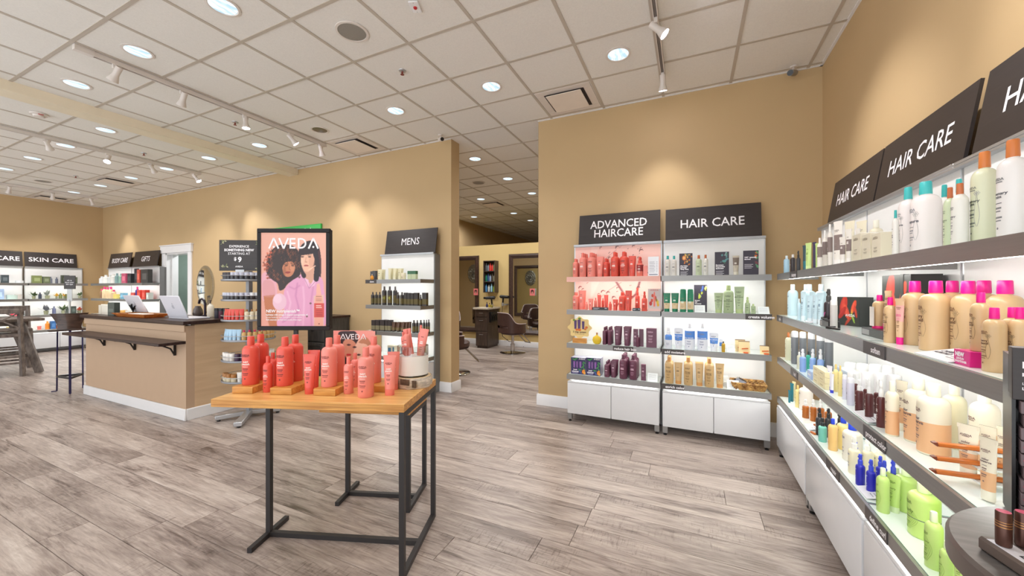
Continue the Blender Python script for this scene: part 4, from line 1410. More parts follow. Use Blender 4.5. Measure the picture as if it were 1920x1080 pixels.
dryer(-4.44, 8.3, .975, .1, 'black hair dryer in a holder on the styling cabinet')
t = dryer(-4.18, 8.5, 1.0, PI - .1, 'black hair dryer hanging on the wall beside the right mirror')
part('wall_bracket', MB().box(-.07, -.0, -.1, .0, .02, .05), M_ALU, t)
part('power_cord', MB().tube([(.035, .02, 0), (.05, .03, -.4), (.02, .03, -.75), (-.1, -.2, -.95), (-.4, -.3, -.985), (-.5, -.1, -.985)], .007, 6), M_BLACKG, t)
for k, (dx, c, hh, lb) in enumerate(((-.02, (40, 44, 90), .1, 'blue bottle'), (.05, (190, 160, 40), .08, 'amber bottle'), (.11, (150, 140, 60), .07, 'olive bottle'))):
    tt = thing('styling_bottle', f'small {lb} on the stone top of the styling cabinet', 'bottle', (-4.44 + dx, 8.14, .975))
    part('bottle_body', MB().lathe([(.024, 0), (.025, .004), (.025, hh * .7), (.01, hh * .85), (.01, hh)], 12), flat(c), tt)
    part('bottle_cap', MB().lathe([(.012, hh), (.012, hh + .025), (.0001, hh + .026)], 10), flat((40, 38, 40)), tt)

# open wall shelf with bottles
t = thing('wall_shelf', 'dark wood wall shelf with three compartments of hair products', 'shelf', (-4.71, 8.40, 1.33))
part('side_board', MB().box(0, .02, 0, .2, 0, .80), M_ESP2, t)
part('side_board', MB().box(.31, .33, 0, .2, 0, .80), M_ESP2, t)
part('back_board', MB().box(.02, .31, .19, .2, 0, .80), M_ESP2, t)
for z in (0, .262, .524, .78):
    part('shelf_board', MB().box(.02, .31, .005, .19, z, z + .02), M_ESP2, t)
cols = [[(96, 100, 104), (130, 140, 150), (232, 70, 60), (232, 70, 60), (150, 170, 120)], [(20, 130, 100), (60, 90, 140), (150, 170, 200), (90, 80, 70), (190, 190, 150)], [(70, 130, 180), (196, 200, 196), (150, 200, 220), (170, 190, 60)]]
cn = [['grey', 'silver', 'coral', 'red coral', 'sage'], ['green', 'navy', 'pale blue', 'brown', 'beige'], ['blue', 'white', 'sky blue', 'lime']]
for r_, (cc, nn) in enumerate(zip(cols, cn)):
    for k, c in enumerate(cc):
        hh = .20 - .03 * ((k + r_) % 2)
        w_ = .022 if r_ < 2 else .028
        q = thing('product_bottle', f'{nn[k]} bottle in the {["top", "middle", "bottom"][r_]} compartment of the salon wall shelf', 'bottle', (-4.71 + .05 + (.23 / (len(cc) - 1)) * k, 8.47, 1.33 + (.544, .282, .02)[r_]), 0, 'bottles in the salon wall shelf')
        part('bottle_body', MB().lathe([(w_, 0), (w_, hh * .7), (w_ * .5, hh * .82)], 12), flat(c), q)
        part('bottle_cap', MB().lathe([(w_ * .5, hh * .82), (w_ * .45, hh), (.0001, hh + .002)], 10), flat(c), q)


def framed_mirror(x0, x1, z0, z1, y, face, label, grp='dark framed salon mirrors'):
    t = thing('salon_mirror', label, 'mirror', ((x0 + x1) / 2, y, (z0 + z1) / 2), 0 if face < 0 else PI, grp)
    w, h = (x1 - x0) / 2, (z1 - z0) / 2
    b = .115
    prof = [(0, 0), (0, -.03), (.02, -.055), (.05, -.06), (.085, -.04), (b, -.018), (b, 0)]
    corners = [(-1, -1), (1, -1), (1, 1), (-1, 1)]
    for s in range(4):
        (sx, sz), (ex, ez) = corners[s], corners[(s + 1) % 4]
        mb = MB()
        for cx, cz in ((sx, sz), (ex, ez)):
            for d, yy in prof:
                mb.v.append((cx * (w - d), yy, cz * (h - d)))
        n = len(prof)
        for k in range(n - 1):
            mb.f.append((k, k + 1, n + k + 1, n + k)); mb.m.append(0)
        part('frame_side', mb, M_ESP, t)
    part('mirror_glass', MB().box(-w + b - .01, w - b + .01, -.019, -.004, -h + b - .01, h - b + .01), M_MIRROR, t)
    return t


framed_mirror(-6.1, -4.945, .30, 2.285, YP, -1, 'tall dark framed salon mirror left of the styling cabinet')
framed_mirror(-4.08, -2.9, .30, 2.285, YP, -1, 'tall dark framed salon mirror right of the styling cabinet')
framed_mirror(-5.75, -4.72, .45, 2.26, YW + .2, 1, 'dark framed mirror on the rear side of the wall, seen reflected')


def medallion(x, y, z, face, label):
    t = thing('wall_medallion', label, 'ornament', (x, y, z), 0 if face < 0 else PI, 'silver oval wall medallions')
    mb = MB()
    NS, NR = 48, 12
    for k in range(NR + 1):
        for i in range(NS):
            a = 2 * PI * i / NS
            r = k / NR
            dep = .02 + .03 * (1 - r) + .014 * math.sin(12 * a) * math.sin(r * 9) + .01 * math.cos(r * 22)
            if k == NR:
                dep = 0
            rad = r * (1 + (.035 * math.cos(16 * a) if r > .8 else 0))
            mb.v.append((.27 * rad * math.cos(a), -max(dep, .0), .36 * rad * math.sin(a)))
    for k in range(NR):
        for i in range(NS):
            j = (i + 1) % NS
            mb.f.append((k * NS + i, k * NS + j, (k + 1) * NS + j, (k + 1) * NS + i)); mb.m.append(0)
    part('carved_relief', mb, mat('antique_silver', (160, 158, 150), .4, .55, vary=.35, scale=40, bump=.6), t)


medallion(-7.45, YW + .2, 2.0, 1, 'ornate silver oval medallion reflected in the left salon mirror')
medallion(-6.75, YP, 1.93, -1, 'ornate silver oval medallion reflected in the right salon mirror')
for x, z, lb in ((-4.99, 1.36, 'small pink photo card stuck on the left salon mirror'), (-3.42, 1.36, 'small pink photo card at the right salon mirror edge')):
    t = thing('photo_card', lb, 'card', (x - .08, YP - .067, z - .1))
    a = Art(.13, .17, 16, 20, (240, 130, 130)); a.oval(.5, .45, .3, .3, (70, 36, 40), 1, 1); a.oval(.5, .6, .18, .2, (210, 150, 130), 1, 1)
    ob('card_print', a.mesh('card_print'), t)
    part('card_stock', MB().box(0, .13, .0005, .003, 0, .17), flat((240, 236, 232)), t)

# ================================================================== STOOLS AND TABLE AT THE LEFT
t = thing('bar_stool', 'slim three legged metal bar stool with dark flared back at the counter ledge', 'stool', (-7.80, 2.21, 0), 1.297)
M_STM = mat('dark_blue_steel', (52, 48, 88), .35, .6, vary=.1)
part('seat', MB().add([(-.18, -.16, .85), (.16, -.16, .85), (.12, .15, .85), (-.12, .15, .85), (-.20, -.18, .874), (.175, -.18, .874), (.13, .16, .872), (-.13, .16, .872)],
     [(3, 2, 1, 0), (4, 5, 6, 7), (0, 1, 5, 4), (1, 2, 6, 5), (2, 3, 7, 6), (3, 0, 4, 7)]), M_ESP, t, bevel=.005)
mb = MB()
n = 16
ZB = ((.872, .112), (.905, .108), (.95, .116), (1.0, .132), (1.05, .155), (1.09, .178))
for k in range(n + 1):
    f = k / n * 2 - 1
    yb = -.15 + .03 * f * f
    for zz, wd in ZB:
        mb.v.append((f * wd, yb - .008, zz)); mb.v.append((f * wd, yb + .012, zz))
q_ = len(ZB) * 2
for k in range(n):
    for z in range(len(ZB) - 1):
        b = k * q_ + z * 2; c = (k + 1) * q_ + z * 2
        mb.f.append((b, c, c + 2, b + 2)); mb.m.append(0)
        mb.f.append((b + 1, b + 3, c + 3, c + 1)); mb.m.append(0)
    b = k * q_ + q_ - 2; c = (k + 1) * q_ + q_ - 2
    mb.f.append((b, c, c + 1, b + 1)); mb.m.append(0)
for b in (0, n * q_):
    for z in range(len(ZB) - 1):
        mb.f.append((b + z * 2, b + z * 2 + 2, b + z * 2 + 3, b + z * 2 + 1)); mb.m.append(0)
part('backrest', mb, M_ESP, t)
LG = [(-.115, .13, .014), (.004, -.216, .024), (.126, .088, .014)]
for x, y_, w_ in LG:
    part('leg', MB().bar((x * .95, y_ * .72, .85), (x, y_, .008), w_).bar((x, y_, .006), (x + (.05 if x > .1 else -.05 if x < 0 else 0), y_ + .01, .006), .012), M_STM, t)
mb = MB()
for i in range(3):
    p, q = LG[i], LG[(i + 1) % 3]
    mb.bar((p[0], p[1] * .93, .21), (q[0], q[1] * .93, .21), .016, .026)
part('footrest', mb, M_BLACK, t)


def xback_stool(x, y, rz, label):
    t = thing('counter_stool', label, 'stool', (x, y, 0), rz, 'grey wooden cross-back stools')
    w = .19
    for s in (-1, 1):
        part('leg', MB().bar((s * w, .2, .66), (s * (w + .02), .23, 0), .042), M_STOOLW, t)
        part('leg', MB().bar((s * (w - .01), -.2, 1.10), (s * (w + .02), -.24, 0), .042, .05), M_STOOLW, t)
    part('seat', MB().box(-.215, .215, -.22, .24, .64, .69), M_STOOLW, t, bevel=.008)
    part('top_rail', MB().box(-.205, .205, -.225, -.185, 1.02, 1.10), M_STOOLW, t, bevel=.006)
    part('lower_rail', MB().box(-.185, .185, -.225, -.195, .75, .79), M_STOOLW, t)
    part('cross_slat', MB().bar((-.18, -.21, .78), (.18, -.21, 1.04), .02, .035, up=(0, 1, 0)), M_STOOLW, t)
    part('cross_slat', MB().bar((.18, -.205, .78), (-.18, -.205, 1.04), .02, .035, up=(0, 1, 0)), M_STOOLW, t)
    for z in (.22, .32):
        part('stretcher', MB().bar((-w, -.22, z), (w, -.22, z), .03), M_STOOLW, t)
        part('stretcher', MB().bar((-w, .22, z), (w, .22, z), .03), M_STOOLW, t)
    part('stretcher', MB().bar((w, -.22, .27), (w, .22, .27), .03), M_STOOLW, t)
    part('stretcher', MB().bar((-w, -.22, .27), (-w, .22, .27), .03), M_STOOLW, t)
    return t


st = xback_stool(-10.13, 2.126, 1.33, 'grey cross-back counter stool nearest, at the left photo edge')
copy_thing(st, (-11.42, 2.52, 0), 1.40 + PI, 'grey cross-back stool on the far side of the high table')
t = thing('high_table', 'grey wooden high table with slanted trestle legs at the left edge', 'table', (-10.05, 2.56, 0), 0)
part('tabletop', MB().box(-.85, 0, -1.5, 0, .88, .925), M_STOOLW, t, bevel=.005)
for (x0, y0), (x1, y1) in (((-.12, -.24), (-.02, -.055)), ((-.72, -.20), (-.80, .05)), ((-.12, -1.3), (-.02, -1.5)), ((-.72, -1.3), (-.80, -1.5))):
    part('leg', MB().bar((x0, y0, .88), (x1, y1, 0), .07, .09), M_STOOLW, t)
part('apron', MB().box(-.16, -.13, -1.3, -.15, .81, .88).box(-.74, -.71, -1.3, -.15, .81, .88), M_STOOLW, t)
part('leg_rail', MB().bar((-.12, -.16, .3), (-.76, -.12, .3), .05), M_STOOLW, t)
# card on a stand
t = thing('sign_stand', 'black card on a slim clear stand before the SKIN CARE shelves', 'sign', (-9.25, 2.62, 0), .45)
part('card', MB().box(-.09, .09, 0, .01, 1.42, 1.64), M_SIGN, t)
mb = MB(); put_text(mb, 'ask us\nabout your\nskin type', .032, 0, -.001, 1.53)
part('lettering', mb, M_INKW, t)
part('clear_pole', MB().box(-.04, .04, .0, .008, 1.22, 1.42).cyl((0, .004, .01), (0, .004, 1.25), .012, seg=8), mat('grey_acrylic', (186, 190, 192), .15), t)
part('base_plate', MB().box(-.12, .12, -.08, .1, 0, .012), M_ALU, t)

# ================================================================== REVOLVING RACK
RX, RY = -4.45, 2.62
rack = thing('tiered_rack', 'silver six tier round display rack beside the reception counter', 'display rack', (RX, RY, 0))
M_RACK = mat('rack_grey_metal', (150, 152, 158), .4, .5, vary=.03)
part('pole', MB().box(-.028, .028, -.02, .02, .04, 1.62), M_RACK, rack)
TIER = (1.51, 1.295, 1.08, .865, .645, .425)
RR_ = .25
for z in TIER:
    ti = part('tier', MB().lathe([(.03, z - .004), (RR_, z - .004), (RR_ + .004, z), (RR_ + .004, z + .016), (RR_ - .004, z + .016), (RR_ - .006, z + .003), (.03, z + .003)], 40), M_RACK, rack)
    ob('guard_rail', MB().tube([((RR_ + .002) * math.cos(2 * PI * k / 40), (RR_ + .002) * math.sin(2 * PI * k / 40), z + .055) for k in range(40)], .0035, 6, closed=True).mesh('guard_rail', M_ALU), ti)
for k, (dx, dy) in enumerate(((-.155, -.25), (.155, .25), (.27, -.27), (-.27, .27))):
    f = part('base_arm', MB().bar((0, 0, .055), (dx * 1.02, dy * 1.02, .04), .075, .045), M_ALU, rack, bevel=.006)
    ob('foot_pad', MB().lathe([(.018, 0), (.018, .014), (.01, .02)], 10, c=(dx * .92, dy * .92, 0)).mesh('foot_pad', M_BLACKG), f)
# sign on top of the rack
t = thing('offer_sign', 'black sign reading EXPERIENCE SOMETHING NEW on the round rack', 'sign', (-4.64, 2.42, 1.62), .52)
part('board', MB().box(0, .43, 0, .01, 0, .335), M_SIGN, t)
mb = MB()
for s, sz, z, b in (('EXPERIENCE', .036, .265, .0006), ('SOMETHING NEW', .036, .225, .0016), ('STARTING AT', .036, .186, .0003), ('AVEDA', .024, .045, .0006)):
    put_text(mb, s, sz, .205, -.001, z, bold=b, wide=1.03)
put_text(mb, '$', .05, .165, -.001, .128, bold=.0016); put_text(mb, '9', .078, .212, -.001, .12, bold=.003)
part('lettering', mb, M_INKW, t)
mb = MB()
rr = random.Random(8)
for cx, cz in ((.03, .3), (.055, .318), (.04, .035), (.07, .05), (.40, .3), (.395, .03)):
    for k in range(5):
        a = rr.uniform(0, 2 * PI); L = rr.uniform(.02, .036); w_ = L * .35
        d = Vector((math.cos(a), math.sin(a))); n_ = Vector((-d.y, d.x))
        pts = [Vector((cx, cz)), Vector((cx, cz)) + d * L * .5 + n_ * w_ * .5, Vector((cx, cz)) + d * L, Vector((cx, cz)) + d * L * .5 - n_ * w_ * .5]
        mb.add([(min(max(p.x, .004), .426), -.001 - .0001 * k, min(max(p.y, .004), .331)) for p in pts], [(0, 1, 2, 3)], k % 2)
part('leaf_print', mb, [flat((110, 120, 80)), flat((196, 190, 150))], t)
part('sign_clip', MB().box(.17, .26, -.006, .02, -.014, .012), M_ALU, t)

# ================================================================== MAKEUP TABLE AT THE LOWER RIGHT
t = thing('makeup_table', 'round dark topped makeup table cut by the lower right corner', 'table', (.633, .856, 0))
M_DKTOP = mat('scratched_dark_top', (100, 96, 94), .28, vary=.22, scale=14, stretch=(1, 6, 1))
part('tabletop', MB().lathe([(.229, .958), (.237, .963), (.237, .994), (.232, 1.0), (.0001, 1.0)], 64, mis=[0, 0, 0, 1]), [mat('table_edge_brown', (84, 74, 70), .35), M_DKTOP], t)
part('pedestal', MB().lathe([(.18, 0), (.18, .02), (.045, .04), (.045, .958)], 32), M_BLACK, t)
M_BRZ = mat('bronze_lipstick_case', (92, 64, 56), .3, .65, vary=.08)

# lipstick tester tray and stand on the makeup table
M_TRAY = mat('brown_tester_tray', (92, 80, 74), .35, vary=.05)
TRZ = R(-78)
t = thing('tester_tray', 'brown tester tray with white strip on the round makeup table', 'tray', (.424, .885, 1.0), TRZ)
part('tray_body', MB().box(0, .2, 0, .085, 0, .022), M_TRAY, t, bevel=.004)
part('label_strip', MB().box(.012, .195, .004, .03, .022, .0224), flat((226, 226, 236), .4), t)
mb = MB()
vs, fs = text('LIP COLOR TESTER', .016, 'LEFT', .0004)
mb.add([(.05 + p[0], .017 + p[1], .0228) for p in vs], fs)
part('lettering', mb, M_INKK, t)
for k in range(4):
    part('colour_swatch', MB().lathe([(.012, .022), (.012, .0232), (.0001, .0234)], 16, c=(.012 + .05 * k, .058, 0)), flat((214, 80, 112), .3), t)
ct_, st_ = math.cos(TRZ), math.sin(TRZ)
for k in range(3):
    q = thing('lipstick', ['bronze lipstick case nearest the left end of the tester tray', 'bronze lipstick case at the right photo edge on the tester tray', 'bronze lipstick case outside the picture on the tester tray'][k], 'lipstick',
              (.443 + .026 * k, .862 + .010 * k, 1.0232), 0, 'lipsticks in the tester tray')
    part('case', MB().lathe([(.0082, 0), (.0088, .002), (.0088, .051), (.008, .0525)], 24), M_BRZ, q)
    part('gold_ring', MB().lathe([(.009, .029), (.009, .0305)], 24).lathe([(.009, .033), (.009, .0345)], 24).lathe([(.009, .037), (.009, .038)], 24), mat('gold_line', (190, 140, 90), .3, .7), q)
    part('pink_end', MB().lathe([(.008, .0526), (.0001, .053)], 20), flat((226, 96, 130), .3), q)
SRZ = -.36
sx, sy = .531, 1.014
t = thing('lipstick_stand', 'black lipstick display stand with header at the right photo edge', 'display stand', (sx, sy, 1.0), SRZ)
part('back_body', MB().box(0, .125, .03, .085, 0, .30), M_BLACKG, t)
part('side_wall', MB().box(0, .0045, -.002, .03, 0, .23), M_BLACKG, t)
part('header', MB().box(0, .125, -.004, .03, .222, .316), M_SIGN, t, bevel=.001)
mb = MB()
put_text(mb, 'FEED MY LIPS', .0155, .011, -.0045, .285, align='LEFT', bold=.0007)
put_text(mb, 'MOISTURIZING LIP COLOR', .0085, .011, -.0045, .268, align='LEFT', bold=.0003)
put_text(mb, 'Liquid Color Balm and', .0065, .011, -.0045, .252, align='LEFT')
put_text(mb, 'Lip Gloss HD', .0065, .011, -.0045, .243, align='LEFT', bold=.0002)
part('lettering', mb, M_INKW, t)
M_LIPBOX = flat((108, 92, 96), .4)
M_STICK = flat((206, 30, 62), .35)
for r_ in range(9):
    z0 = .20 - .0232 * r_
    for c in range(4):
        bx = .0085 + .0235 * c + (.003 if r_ in (1, 5) else 0)
        wx, wy, wz = sx + bx * math.cos(SRZ) - (-.014) * math.sin(SRZ), sy + bx * math.sin(SRZ) + (-.014) * math.cos(SRZ), 1.0 + z0
        q = thing('lipstick_box', f'mauve lipstick carton, {ORD[r_]} row down, {ORD[c]} from left in the black stand', 'carton', (wx, wy, wz), SRZ, 'lipstick cartons in the black stand')
        part('carton', MB().box(0, .0215, 0, .044, 0, .0205), M_LIPBOX, q, bevel=.0006)
        if r_ > 2:
            d = MB(); d.add([(.0107 + .0078 * math.cos(2 * PI * k / 16), -.0004, .0103 + .0078 * math.sin(2 * PI * k / 16)) for k in range(16)], [tuple(range(16))])
            part('round_sticker', d, M_STICK if r_ < 8 else flat((214, 206, 210)), q)
        d = MB(); d.box(.005, .0165, -.0006, -.0003, .011, .0125).box(.007, .0145, -.0006, -.0003, .008, .009)
        part('print', d, flat((230, 214, 218)), q)

